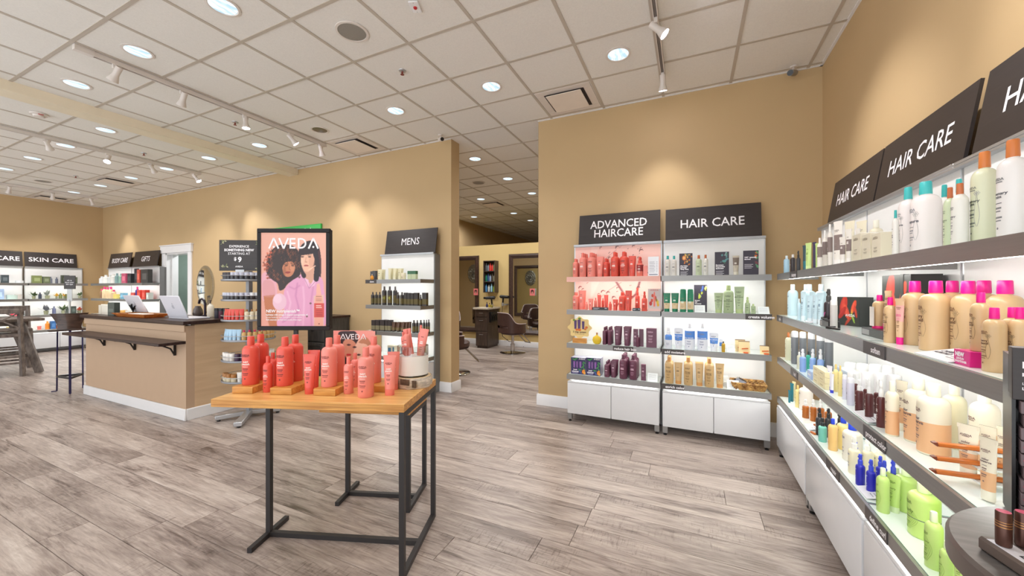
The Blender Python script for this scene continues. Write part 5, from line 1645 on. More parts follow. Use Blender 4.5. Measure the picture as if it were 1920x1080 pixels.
# ================================================================== STOCK ON SHELVES AND TABLE
STOCK = {
'adv1': [('bottle','npink',-1.122,4.035,1.55,0.055,0.198,0,10),('bottle','npink',-1.122,4.093,1.55,0.055,0.198,1,10),('bottle','npink',-1.04,4.035,1.55,0.073,0.257,0,13),('bottle','npink',-1.04,4.112,1.55,0.073,0.257,1,13),('bottle','npink',-1.04,4.19,1.55,0.073,0.257,2,13),('bottle','npink',-0.948,4.038,1.55,0.086,0.257,0,16),('bottle','npink',-0.948,4.126,1.55,0.086,0.257,1,16),('bottle','npink',-0.948,4.217,1.55,0.086,0.257,2,16),('tube','npink',-0.857,4.035,1.55,0.071,0.212,0,13),('tube','npink',-0.857,4.082,1.55,0.071,0.212,1,13),('bottle','nred',-0.795,4.035,1.55,0.05,0.191,0,9),('bottle','nred',-0.795,4.088,1.55,0.05,0.191,1,9),('bottle','nred',-0.795,4.141,1.55,0.05,0.191,2,9),('bottle','nred',-0.704,4.035,1.55,0.077,0.254,0,14),('bottle','nred',-0.704,4.117,1.55,0.077,0.254,1,14),('bottle','nred',-0.613,4.037,1.55,0.083,0.254,0,16),('bottle','nred',-0.613,4.123,1.55,0.083,0.254,1,16),('tube','nred',-0.532,4.035,1.55,0.067,0.207,0,13),('tube','nred',-0.532,4.079,1.55,0.067,0.207,1,13),('spray','nredl',-0.457,4.035,1.55,0.06,0.196,0,12),('spray','nredl',-0.457,4.099,1.55,0.06,0.196,1,12),('carton','npink',-0.404,4.035,1.55,0.039,0.103,0,8),('pricecard','white',-0.328,4.035,1.55,0.1,0.193,0,20)],
'adv2': [('bottle','npink',-1.122,4.034,1.2,0.055,0.186,0,10),('bottle','npink',-1.122,4.093,1.2,0.055,0.186,1,10),('tube','npink',-1.058,4.056,1.2,0.072,0.206,0,13),('tube','npink',-1.058,4.103,1.2,0.072,0.206,1,13),('bottle','npink',-0.995,4.019,1.2,0.028,0.084,0,5),('tube','npink',-0.956,4.038,1.2,0.048,0.116,0,9),('tube','npink',-0.959,4.069,1.2,0.048,0.116,1,9),('bottle','npink',-0.914,4.085,1.2,0.031,0.126,0,5),('tube','nred',-0.874,4.081,1.2,0.041,0.158,0,7),('bottle','nred',-0.841,4.109,1.2,0.027,0.122,0,5),('tube','nred',-0.802,4.085,1.2,0.044,0.159,0,8),('blackblock','white',-0.852,4.015,1.2,0.158,0.029,0,28),('bottle','nred',-0.749,4.025,1.2,0.03,0.088,0,6),('tube','nred',-0.701,4.035,1.2,0.047,0.113,0,9),('tube','nred',-0.701,4.066,1.2,0.047,0.113,1,9),('bottle','nred',-0.632,4.035,1.2,0.06,0.188,0,11),('bottle','nred',-0.632,4.099,1.2,0.06,0.188,1,11),('tube','nred',-0.568,4.035,1.2,0.06,0.205,0,12),('tube','nred',-0.568,4.074,1.2,0.06,0.205,1,12),('spray','nred',-0.485,4.085,1.2,0.045,0.234,0,9),('blackblock','white',-0.488,4.005,1.2,0.071,0.029,0,14),('spray','nred',-0.412,4.035,1.2,0.051,0.197,0,10),('fruitcard','white',-0.319,4.035,1.2,0.12,0.223,0,24)],
'adv3': [('flask','amber',-0.891,4.044,0.84,0.098,0.12,0,18),('bottle','inv',-0.81,4.035,0.84,0.04,0.182,0,7),('bottle','inv',-0.81,4.077,0.84,0.04,0.182,1,7),('bottle','inv',-0.81,4.12,0.84,0.04,0.182,2,7),('bottle','inv',-0.81,4.162,0.84,0.04,0.182,3,7),('bottle','inv',-0.759,4.035,0.84,0.04,0.184,0,7),('bottle','inv',-0.759,4.077,0.84,0.04,0.184,1,7),('bottle','inv',-0.759,4.12,0.84,0.04,0.184,2,7),('bottle','inv',-0.759,4.162,0.84,0.04,0.184,3,7),('tube','inv',-0.676,4.035,0.84,0.068,0.191,0,13),('tube','inv',-0.676,4.08,0.84,0.068,0.191,1,13),('tube','inv',-0.676,4.124,0.84,0.068,0.191,2,13),('tube','inv',-0.582,4.035,0.84,0.069,0.192,0,13),('tube','inv',-0.582,4.08,0.84,0.069,0.192,1,13),('tube','inv',-0.582,4.126,0.84,0.069,0.192,2,13),('carton','inv',-0.498,4.055,0.84,0.045,0.173,0,9),('carton','inv',-0.444,4.055,0.84,0.042,0.175,0,8),('bottle','inv',-0.475,4.013,0.84,0.035,0.12,0,7),('carton','inv',-0.345,4.035,0.84,0.095,0.188,0,19)],
'adv4': [('giftbox','inv',-1.09,4.031,0.503,0.162,0.178,0,28),('giftbox','inv',-0.927,4.029,0.503,0.152,0.187,0,27),('bottle','inv',-0.784,4.035,0.503,0.053,0.163,0,10),('bottle','inv',-0.784,4.091,0.503,0.053,0.163,1,10),('bottle','inv',-0.784,4.147,0.503,0.053,0.163,2,10),('tube','inv',-0.717,4.035,0.503,0.063,0.168,0,12),('tube','inv',-0.717,4.076,0.503,0.063,0.168,1,12),('tube','inv',-0.717,4.118,0.503,0.063,0.168,2,12),('tube','inv',-0.717,4.159,0.503,0.063,0.168,3,12),('bottle','inv',-0.618,4.035,0.503,0.078,0.245,0,15),('bottle','inv',-0.618,4.118,0.503,0.078,0.245,1,15),('bottle','inv',-0.618,4.2,0.503,0.078,0.245,2,15),('bottle','inv',-0.52,4.035,0.503,0.076,0.246,0,15),('bottle','inv',-0.52,4.116,0.503,0.076,0.246,1,15),('bottle','inv',-0.52,4.196,0.503,0.076,0.246,2,15),('carton','inv',-0.421,4.035,0.503,0.045,0.16,0,9),('pricestand','white',-0.336,4.035,0.503,0.094,0.085,0,19)],
'hc1': [('bottle','shamp',-0.196,4.035,1.55,0.05,0.196,0,10),('bottle','shamp',-0.139,4.035,1.55,0.048,0.194,0,10),('plantcard','a',-0.034,4.035,1.55,0.116,0.214,0,25),('bottle','rosg',0.077,4.035,1.55,0.052,0.192,0,11),('bottle','ros',0.135,4.035,1.55,0.045,0.194,0,10),('plantcard','b',0.27,4.035,1.55,0.116,0.216,0,27),('tube','invm',0.383,4.035,1.55,0.053,0.176,0,13),('plantcard','c',0.5,4.035,1.55,0.119,0.219,0,29)],
'hc2': [('tube','botan',-0.203,4.035,1.2,0.064,0.182,0,13),('tube','botan',-0.13,4.035,1.2,0.068,0.182,0,14),('can','botan',-0.059,4.035,1.2,0.055,0.22,0,12),('can','botan',0.006,4.035,1.2,0.052,0.22,0,11),('plantcard','d',0.094,4.125,1.2,0.113,0.261,0,24),('pricestand','white',0.086,4.035,1.2,0.09,0.067,0,20),('tube','volum',0.244,4.035,1.2,0.074,0.186,0,17),('bottle','volum',0.324,4.037,1.2,0.083,0.254,0,19),('tube','volum',0.41,4.035,1.2,0.08,0.242,0,19),('spray','volum',0.473,4.025,1.2,0.041,0.149,0,10),('bottle','volum',0.516,4.015,1.2,0.037,0.087,0,9),('pricestand','white',0.598,4.035,1.2,0.085,0.062,0,21)],
'hc3': [('spray','moist',-0.189,4.035,0.84,0.063,0.206,0,13),('tube','moist',-0.098,4.035,0.84,0.078,0.202,0,16),('bottle','moist',-0,4.039,0.84,0.088,0.251,0,19),('bottle','moist',0.109,4.038,0.84,0.087,0.255,0,19),('tube','moist',0.205,4.035,0.84,0.077,0.17,0,17),('carton','moist',0.265,4.065,0.84,0.025,0.113,0,6),('dropper','amberd',0.281,4.015,0.84,0.03,0.098,0,7),('pricestand','white',0.339,4.035,0.84,0.06,0.059,0,14),('swatch','tan',0.426,4.105,0.84,0.081,0.109,0,19),('swatch','tan',0.45,4.035,0.84,0.089,0.105,0,21),('swatch','tan',0.606,4.035,0.84,0.069,0.072,0,17)],
'hc4': [('bottle','damage',-0.183,4.035,0.503,0.078,0.256,0,16),('bottle','damage',-0.183,4.118,0.503,0.078,0.256,1,16),('tube','damage',-0.1,4.035,0.503,0.072,0.207,0,15),('bottle','damage',-0.013,4.035,0.503,0.079,0.263,0,17),('bottle','damage',-0.013,4.119,0.503,0.079,0.263,1,17),('tube','damage',0.083,4.035,0.503,0.069,0.211,0,15),('tube','damage',0.083,4.08,0.503,0.069,0.211,1,15),('tube','damage',0.083,4.126,0.503,0.069,0.211,2,15),('bottle','damage',0.167,4.035,0.503,0.077,0.267,0,17),('bottle','damage',0.167,4.117,0.503,0.077,0.267,1,17),('tube','damage',0.253,4.035,0.503,0.071,0.225,0,16),('pricestand','white',0.36,4.035,0.503,0.097,0.123,0,23)],
'men1': [('flask','perf',-4.038,4.024,1.55,0.057,0.08,0,8),('carton','dark',-4.1,4.085,1.55,0.042,0.121,0,4),('carton','dark',-4.045,4.085,1.55,0.06,0.126,0,6),('tube','cream',-3.899,4.035,1.55,0.085,0.143,0,12),('tube','cream',-3.899,4.091,1.55,0.085,0.143,1,12),('tube','cream',-3.724,4.035,1.55,0.057,0.155,0,8),('tube','cream',-3.724,4.072,1.55,0.057,0.155,1,8),('tube','cream',-3.637,4.035,1.55,0.058,0.151,0,8),('tube','cream',-3.637,4.073,1.55,0.058,0.151,1,8),('tube','cream',-3.55,4.035,1.55,0.061,0.149,0,9),('tube','cream',-3.55,4.075,1.55,0.061,0.149,1,9),('jar','creamj',-3.484,4.035,1.55,0.064,0.086,0,9),('carton','green',-3.376,4.035,1.55,0.06,0.11,0,7),('carton','green',-3.302,4.035,1.55,0.075,0.109,0,8)],
'men2': [('bottle','men',-4.035,4.035,1.2,0.05,0.179,0,7),('bottle','men',-3.968,4.035,1.2,0.044,0.179,0,6),('bottle','men',-3.907,4.035,1.2,0.04,0.18,0,6),('bottle','men',-3.821,4.035,1.2,0.064,0.256,0,9),('bottle','men',-3.725,4.035,1.2,0.065,0.256,0,9),('bottle','men',-3.675,4.085,1.2,0.057,0.256,0,8),('bottle','men',-3.583,4.035,1.2,0.049,0.178,0,7),('bottle','men',-3.512,4.035,1.2,0.053,0.178,0,8),('carton','men',-3.447,4.035,1.2,0.051,0.171,0,6),('carton','men',-3.391,4.035,1.2,0.048,0.168,0,5),('carton','men',-3.334,4.035,1.2,0.05,0.166,0,6),('carton','men',-3.266,4.035,1.2,0.064,0.17,0,7),('spray','men',-3.186,4.016,1.2,0.042,0.146,0,6),('carton','men',-3.128,4.035,1.2,0.068,0.171,0,8)],
'men3': [('carton','mens',-4.011,4.035,0.84,0.065,0.144,0,7),('carton','mens',-4.011,4.076,0.84,0.065,0.144,1,7),('carton','mens',-3.933,4.035,0.84,0.07,0.149,0,7),('carton','mens',-3.933,4.08,0.84,0.07,0.149,1,7),('carton','mens',-3.846,4.035,0.84,0.075,0.152,0,8),('carton','mens',-3.846,4.083,0.84,0.075,0.152,1,8),('carton','mens',-3.778,4.035,0.84,0.046,0.152,0,5),('carton','mens',-3.778,4.064,0.84,0.046,0.152,1,5),('carton','mens',-3.726,4.035,0.84,0.048,0.154,0,5),('carton','mens',-3.726,4.066,0.84,0.048,0.154,1,5),('tube','mena',-3.661,4.035,0.84,0.052,0.128,0,8),('tube','mena',-3.661,4.069,0.84,0.052,0.128,1,8),('tube','mena',-3.583,4.035,0.84,0.053,0.131,0,8),('tube','mena',-3.583,4.07,0.84,0.053,0.131,1,8),('tube','mena',-3.504,4.035,0.84,0.053,0.134,0,8),('tube','mena',-3.504,4.07,0.84,0.053,0.134,1,8),('tube','mena',-3.439,4.035,0.84,0.037,0.138,0,5),('tube','mena',-3.439,4.059,0.84,0.037,0.138,1,5),('tube','mena',-3.39,4.035,0.84,0.035,0.142,0,5),('tube','mena',-3.39,4.058,0.84,0.035,0.142,1,5),('bottle','men',-3.311,4.034,0.84,0.048,0.168,0,7),('bottle','men',-3.281,4.066,0.84,0.037,0.167,0,5),('bottle','men',-3.191,4.025,0.84,0.046,0.175,0,7),('bottle','men',-3.169,4.065,0.84,0.032,0.175,0,5),('bottle','men',-3.107,4.035,0.84,0.026,0.179,0,4),('bottle','men',-3.085,4.055,0.84,0.031,0.183,0,5)],
'rt1': [('bottle','ltblue',0.73,3.843,1.55,0.04,0.148,0,11),('bottle','darkw',0.73,3.629,1.55,0.035,0.141,0,10),('spray','black',0.73,3.463,1.55,0.026,0.155,0,8),('tube','darkt',0.77,3.475,1.55,0.023,0.194,0,7),('tube','lime',0.73,3.194,1.55,0.041,0.184,0,14),('tube','purpt',0.78,3.272,1.55,0.022,0.195,0,8),('tube','lime',0.78,3.211,1.55,0.02,0.181,0,6),('bottle','ult',0.73,2.95,1.55,0.025,0.188,0,10),('bottle','ult',0.77,3.005,1.55,0.025,0.239,0,10),('bottle','ult',0.78,2.946,1.55,0.025,0.269,0,10),('tube','ult',0.78,2.806,1.55,0.048,0.265,0,20),('tube','ult',0.72,2.523,1.55,0.026,0.142,0,13),('tube','ult',0.73,2.473,1.55,0.024,0.175,0,12),('tube','ultp',0.88,2.966,1.55,0.049,0.283,0,20),('tube','ultp',0.88,2.788,1.55,0.051,0.256,0,23),('tube','ult',0.76,2.455,1.55,0.02,0.173,0,9),('carton','ultp',0.75,2.346,1.55,0.096,0.132,0,16),('carton','ultp',0.75,2.245,1.55,0.088,0.119,0,16),('carton','ultp',0.747,2.135,1.55,0.084,0.109,0,17),('carton','ultp',0.784,2.179,1.55,0.036,0.112,0,7),('bottle','ultp',0.88,2.603,1.55,0.056,0.23,0,28),('bottle','shamp',0.73,1.988,1.55,0.02,0.18,0,12),('bottle','shampb',0.81,2.1,1.55,0.059,0.287,0,39),('bottle','shampb',0.81,1.972,1.55,0.083,0.277,0,61),('bottle','shamp',0.89,2.038,1.55,0.036,0.273,0,22),('bottle','shamp',0.9,1.972,1.55,0.038,0.277,0,30),('bottle','rosg',0.78,1.755,1.55,0.031,0.207,0,26),('bottle','ros',0.75,1.639,1.55,0.037,0.195,0,35),('bottle','rosb',0.8,1.633,1.55,0.056,0.282,0,56),('bottle','rosw',0.8,1.522,1.55,0.058,0.279,0,65)],
'rt2': [('bottle','ltbluec',0.78,3.883,1.2,0.073,0.26,0,20),('bottle','ltbluec',0.87,3.886,1.2,0.069,0.26,0,15),('bottle','ltbluec',0.79,3.435,1.2,0.069,0.256,0,22),('bottle','ltbluec',0.81,3.241,1.2,0.069,0.254,0,17),('tube','ltbluec',0.73,3.327,1.2,0.035,0.202,0,12),('tube','ltbluec',0.72,3.124,1.2,0.033,0.178,0,11),('tube','ltbluec',0.76,3.232,1.2,0.033,0.201,0,10),('tube','ltbluec',0.73,3.041,1.2,0.033,0.182,0,9),('tube','ltbluec',0.74,2.973,1.2,0.033,0.199,0,10),('bottle','ltbluec',0.71,3.352,1.2,0.02,0.152,0,7),('spray','mag',0.75,2.858,1.2,0.045,0.222,0,18),('can','silver',0.73,2.695,1.2,0.033,0.161,0,14),('giftflower','small',0.866,2.947,1.2,0.217,0.173,0,26),('bottle','gold',0.75,2.087,1.2,0.041,0.188,0,24),('tube','goldp',0.759,2.032,1.2,0.026,0.184,0,17),('bottle','gold',0.811,2.051,1.2,0.08,0.253,0,45),('bottle','gold',0.8,1.883,1.2,0.085,0.251,0,66),('bottle','gold',0.91,2.034,1.2,0.08,0.253,0,39),('bottle','gold',0.85,1.814,1.2,0.08,0.249,0,55),('bottle','gold',0.92,1.881,1.2,0.08,0.251,0,35),('bottle','gold',0.9,1.745,1.2,0.08,0.249,0,69),('bottle','gold',0.75,1.546,1.245,0.041,0.167,0,41),('bottle','gold',0.738,1.469,1.2,0.044,0.172,0,50),('bottle','gold',0.83,1.582,1.2,0.041,0.17,0,25),('bottle','gold',0.782,1.464,1.2,0.041,0.174,0,45)],
'rt3': [('bottle','creamw',0.76,3.902,0.84,0.036,0.205,0,10),('bottle','creamp',0.73,3.777,0.84,0.045,0.227,0,13),('can','greyc',0.74,3.618,0.84,0.048,0.254,0,14),('can','greyc',0.78,3.566,0.84,0.046,0.256,0,14),('can','greyc',0.793,3.396,0.84,0.045,0.272,0,14),('can','greyc',0.801,3.221,0.84,0.045,0.285,0,14),('can','greyc',0.811,3.087,0.84,0.045,0.293,0,14),('bottle','creamw',0.72,3.394,0.84,0.026,0.124,0,8),('spray','bluespr',0.72,3.293,0.84,0.038,0.161,0,13),('bottle','tealc',0.767,3.361,0.84,0.028,0.136,0,9),('spray','bluespr',0.759,3.218,0.84,0.036,0.174,0,9),('bottle','tealc',0.8,3.279,0.84,0.026,0.143,0,9),('spray','bluespr',0.769,3.09,0.84,0.036,0.191,0,10),('bottle','tealc',0.81,3.126,0.84,0.027,0.166,0,10),('jar','bluej',0.75,3.027,0.84,0.023,0.044,0,9),('jar','bluej',0.73,2.856,0.84,0.025,0.065,0,10),('tube','whiteblue',0.73,2.764,0.84,0.027,0.14,0,11),('tube','whiteblue',0.72,2.69,0.84,0.02,0.108,0,6),('bottle','yell',0.75,2.734,0.84,0.023,0.155,0,10),('bottle','yell',0.74,2.628,0.84,0.02,0.166,0,9),('can','lilac',0.74,2.564,0.84,0.02,0.131,0,10),('can','lilac',0.73,2.449,0.84,0.03,0.137,0,15),('spray','maroon',0.77,2.531,0.84,0.03,0.145,0,13),('spray','maroon',0.73,2.34,0.84,0.032,0.151,0,17),('spray','maroon',0.778,2.399,0.84,0.03,0.149,0,10),('spray','maroon',0.73,2.23,0.84,0.03,0.172,0,14),('spray','maroon',0.773,2.267,0.84,0.03,0.172,0,11),('spray','maroon',0.73,2.113,0.84,0.03,0.194,0,14),('can','whitecl',0.85,2.855,0.84,0.057,0.153,0,24),('can','whitecl',0.85,2.68,0.84,0.054,0.178,0,24),('can','whitecl',0.85,2.52,0.84,0.054,0.202,0,24),('can','whitecl',0.85,2.385,0.84,0.044,0.22,0,24),('jar','whitej',0.79,2.609,0.84,0.049,0.139,0,23),('jar','whitej',0.792,2.442,0.84,0.046,0.17,0,23),('jar','whitej',0.797,2.308,0.84,0.046,0.193,0,21),('jar','whitej',0.79,2.163,0.84,0.046,0.214,0,22),('bottle','consv',0.73,2.016,0.84,0.041,0.214,0,27),('tube','consv',0.79,2.099,0.84,0.032,0.205,0,21),('bottle','consv',0.79,1.973,0.84,0.079,0.243,0,57),('bottle','consv',0.78,1.85,0.84,0.084,0.248,0,67),('bottle','consvb',0.88,1.955,0.84,0.063,0.235,0,49),('bottle','consv',0.86,1.755,0.84,0.067,0.265,0,62),('tube','consv',0.76,1.621,0.86,0.037,0.153,0,36),('tube','consv',0.74,1.496,0.845,0.031,0.169,0,34),('tube','consv',0.83,1.68,0.86,0.029,0.14,0,29),('tube','consv',0.85,1.656,0.86,0.022,0.149,0,22)],
'rt4': [('tube','teal',0.73,3.744,0.503,0.02,0.101,0,5),('tube','teal',0.755,3.787,0.503,0.027,0.15,0,8),('tube','creamt',0.775,3.814,0.503,0.027,0.16,0,8),('bottle','yell',0.76,3.624,0.503,0.033,0.17,0,10),('bottle','whitep',0.8,3.57,0.503,0.085,0.205,0,26),('spray','ambers',0.75,3.353,0.503,0.042,0.131,0,14),('spray','ambers',0.78,3.293,0.503,0.039,0.15,0,13),('spray','ambers',0.81,3.247,0.503,0.039,0.167,0,13),('spray','ambers',0.83,3.17,0.503,0.039,0.164,0,13),('spray','black',0.74,2.993,0.503,0.039,0.171,0,15),('spray','black',0.78,2.973,0.503,0.037,0.179,0,13),('spray','black',0.8,2.853,0.503,0.037,0.193,0,10),('spray','tealspr',0.725,2.874,0.503,0.041,0.143,0,16),('bottle','orangey',0.74,2.747,0.503,0.044,0.179,0,19),('bottle','yellb',0.8,2.79,0.503,0.061,0.18,0,26),('bottle','whiteb',0.79,2.623,0.503,0.083,0.199,0,39),('spray','creams',0.743,2.445,0.503,0.047,0.186,0,24),('spray','creams',0.8,2.459,0.503,0.044,0.179,0,23),('spray','creams',0.85,2.476,0.503,0.044,0.162,0,21),('spray','royal',0.762,2.487,0.503,0.034,0.145,0,17),('spray','royal',0.725,2.312,0.503,0.035,0.145,0,19),('spray','royal',0.74,2.24,0.503,0.034,0.151,0,20),('spray','royal',0.8,2.321,0.503,0.033,0.146,0,16),('spray','royal',0.767,2.187,0.503,0.033,0.173,0,13),('spray','royal',0.8,2.198,0.503,0.033,0.181,0,14),('bottle','curly',0.723,2.075,0.503,0.041,0.18,0,26),('bottle','curly',0.823,2.242,0.503,0.059,0.133,0,36),('tube','curly',0.763,2.094,0.503,0.043,0.153,0,27),('bottle','curly',0.815,2.128,0.503,0.073,0.175,0,48),('bottle','curlyb',0.79,1.934,0.503,0.088,0.198,0,65),('bottle','curly',0.73,1.729,0.503,0.044,0.184,0,37),('bottle','curly',0.725,1.646,0.503,0.033,0.134,0,30),('tube','curly',0.73,1.589,0.503,0.029,0.154,0,29)],
'tab': [('bottle','nred',-2.207,1.308,0.896,0.082,0.263,0,30),('bottle','nred',-2.265,1.398,0.896,0.082,0.263,0,30),('bottle','nred',-2.094,1.332,0.86,0.049,0.194,0,30),('bottle','nred',-2.184,1.417,0.86,0.049,0.194,0,30),('bottle','nred',-2.013,1.373,0.896,0.082,0.263,0,30),('bottle','nred',-2.058,1.466,0.896,0.082,0.263,0,30),('tube','nred',-1.85,1.399,0.86,0.066,0.213,0,30),('tube','nred',-1.947,1.501,0.86,0.066,0.213,0,30),('bottle','npink',-1.774,1.459,0.896,0.08,0.261,0,30),('bottle','npink',-1.829,1.559,0.896,0.08,0.261,0,30),('bottle','npink',-1.669,1.495,0.86,0.049,0.194,0,30),('bottle','npink',-1.744,1.609,0.86,0.049,0.194,0,30),('bottle','npink',-1.537,1.489,0.86,0.08,0.257,0,30),('bottle','npink',-1.62,1.628,0.896,0.08,0.258,0,30),('tube','npink',-1.442,1.561,0.86,0.067,0.211,0,30),('tube','npink',-1.502,1.657,0.86,0.067,0.211,0,30)],
}


